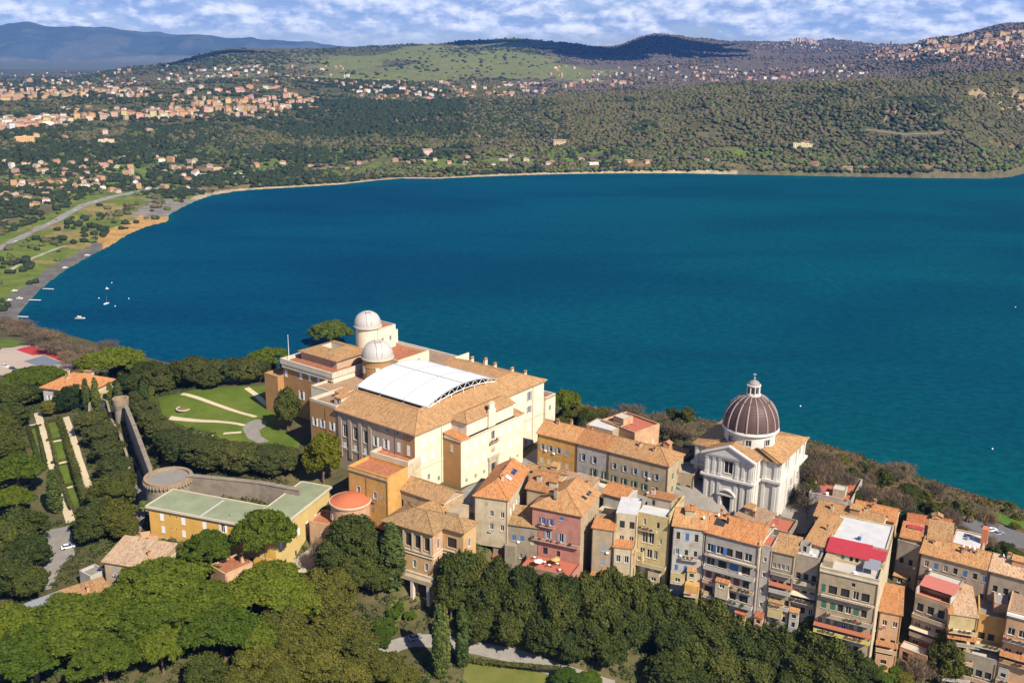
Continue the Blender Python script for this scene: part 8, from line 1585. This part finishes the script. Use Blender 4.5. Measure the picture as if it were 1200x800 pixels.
# undergrowth: past counting
def scrub(name, label, n, area, cols, size=(.5, 1.5), ok=None, nl=34, leaf=.17):
    """low growth inside a picture area (list of pixel corners)"""
    rng = np.random.default_rng(len(name) * 31 + n); pts = []; xs = [a[0] for a in area]; ys = [a[1] for a in area]; ar = np.array([ray_ground(*a)[:2] for a in area]); lo, hi = ar.min(0), ar.max(0)
    c_ = rng.uniform(lo, hi, (n * 4, 2)); k = inside(c_[:, 0], c_[:, 1], ar) & ~inside(c_[:, 0], c_[:, 1], LAKE)
    for q_ in KEEP: k &= ~inside(c_[:, 0], c_[:, 1], q_)
    for q_, w_ in KEEPL: k &= seg_dist(c_[:, 0], c_[:, 1], q_, False) > w_
    c_ = c_[k][:n]; n = len(c_); z = ground_z(c_[:, 0], c_[:, 1]); r_ = rng.uniform(*size, n); idx = np.repeat(np.arange(n), nl); d = rng.standard_normal((len(idx), 3)); d /= np.linalg.norm(d, axis=1)[:, None]; d[:, 2] = np.abs(d[:, 2]); C = np.c_[c_, z]
    pos = C[idx] + d * (r_[idx] * rng.uniform(.6, 1.05, len(idx)))[:, None] * np.array([1, 1, .9]); nr = d + rng.standard_normal(d.shape) * .6; nr /= np.linalg.norm(nr, axis=1)[:, None]; V = quads(pos, nr, leaf * rng.uniform(.6, 1.4, len(idx)) * (r_[idx] ** .4), rng).reshape(-1, 3)
    cc = np.array(cols)[rng.integers(0, len(cols), n)]; cl = np.repeat(cc[idx] * rng.uniform(.7, 1.3, (len(idx), 1)), 4, 0); tag(link(npmesh(name, V, np.arange(len(V)).reshape(-1, 4), [m_far], {'cov': cl}), name), label, 'undergrowth', kind='stuff')
def foot(pts): return np.array([ray_ground(*q_)[:2] for q_ in pts])
KEEP = [foot([(184, 466), (212, 461), (255, 454), (315, 453), (322, 470), (322, 500), (352, 516), (350, 527), (300, 520), (268, 520), (240, 506), (215, 500), (190, 488)]), foot([(-12, 424), (8, 404), (38, 403), (101, 423), (78, 437), (40, 446), (0, 440)]), foot([(1104, 607), (1128, 603), (1150, 606), (1176, 616), (1202, 626), (1204, 644), (1168, 642), (1140, 634), (1116, 628)]), foot([(1146, 602.5), (1162, 599), (1204, 612), (1206, 622), (1182, 617), (1160, 608)]), foot([(545, 777), (600, 779), (648, 792), (640, 812), (560, 812), (542, 795)]), foot([(22, 486), (84, 479), (120, 600), (48, 618)]), foot([(40, 694), (50, 650), (52, 622), (82, 616), (88, 650), (74, 660), (60, 690)]), foot([(330, 668), (352, 650), (380, 628), (392, 640), (372, 660), (345, 680)])]
KEEPL = [(foot(((415, 800), (440, 775), (462, 757), (482, 750), (520, 752), (560, 760), (600, 768), (655, 786), (720, 806))), 3.6), (foot(((113, 486), (124, 496), (140, 522), (155, 553), (166, 585), (160, 615), (150, 640))), 3.0)]
scrub('undergrowth', 'low undergrowth between the trees below the town', 8000, [(-40, 470), (180, 430), (330, 560), (480, 640), (700, 660), (1000, 720), (1210, 770), (1240, 840), (-60, 840)], [(0.035, 0.05, 0.015), (0.06, 0.065, 0.02), (0.08, 0.07, 0.035), (0.045, 0.08, 0.015)], (.5, 1.7))
scrub('slope_scrub', 'brown and green scrub on the slope falling to the lake', 4200, [(640, 476), (820, 480), (940, 512), (1060, 548), (1205, 600), (1210, 612), (1100, 606), (1010, 596), (930, 580), (800, 520)], [(0.11, 0.075, 0.045), (0.075, 0.07, 0.03), (0.14, 0.095, 0.055), (0.05, 0.06, 0.02), (0.09, 0.08, 0.05)], (.5, 1.7))
scrub('slope_scrub', 'scrub on the left slope between gardens and lake', 3600, [(-30, 372), (40, 382), (110, 414), (180, 426), (330, 410), (420, 400), (330, 440), (150, 440), (70, 430)], [(0.11, 0.085, 0.045), (0.07, 0.075, 0.03), (0.05, 0.06, 0.02)], (.5, 1.6))
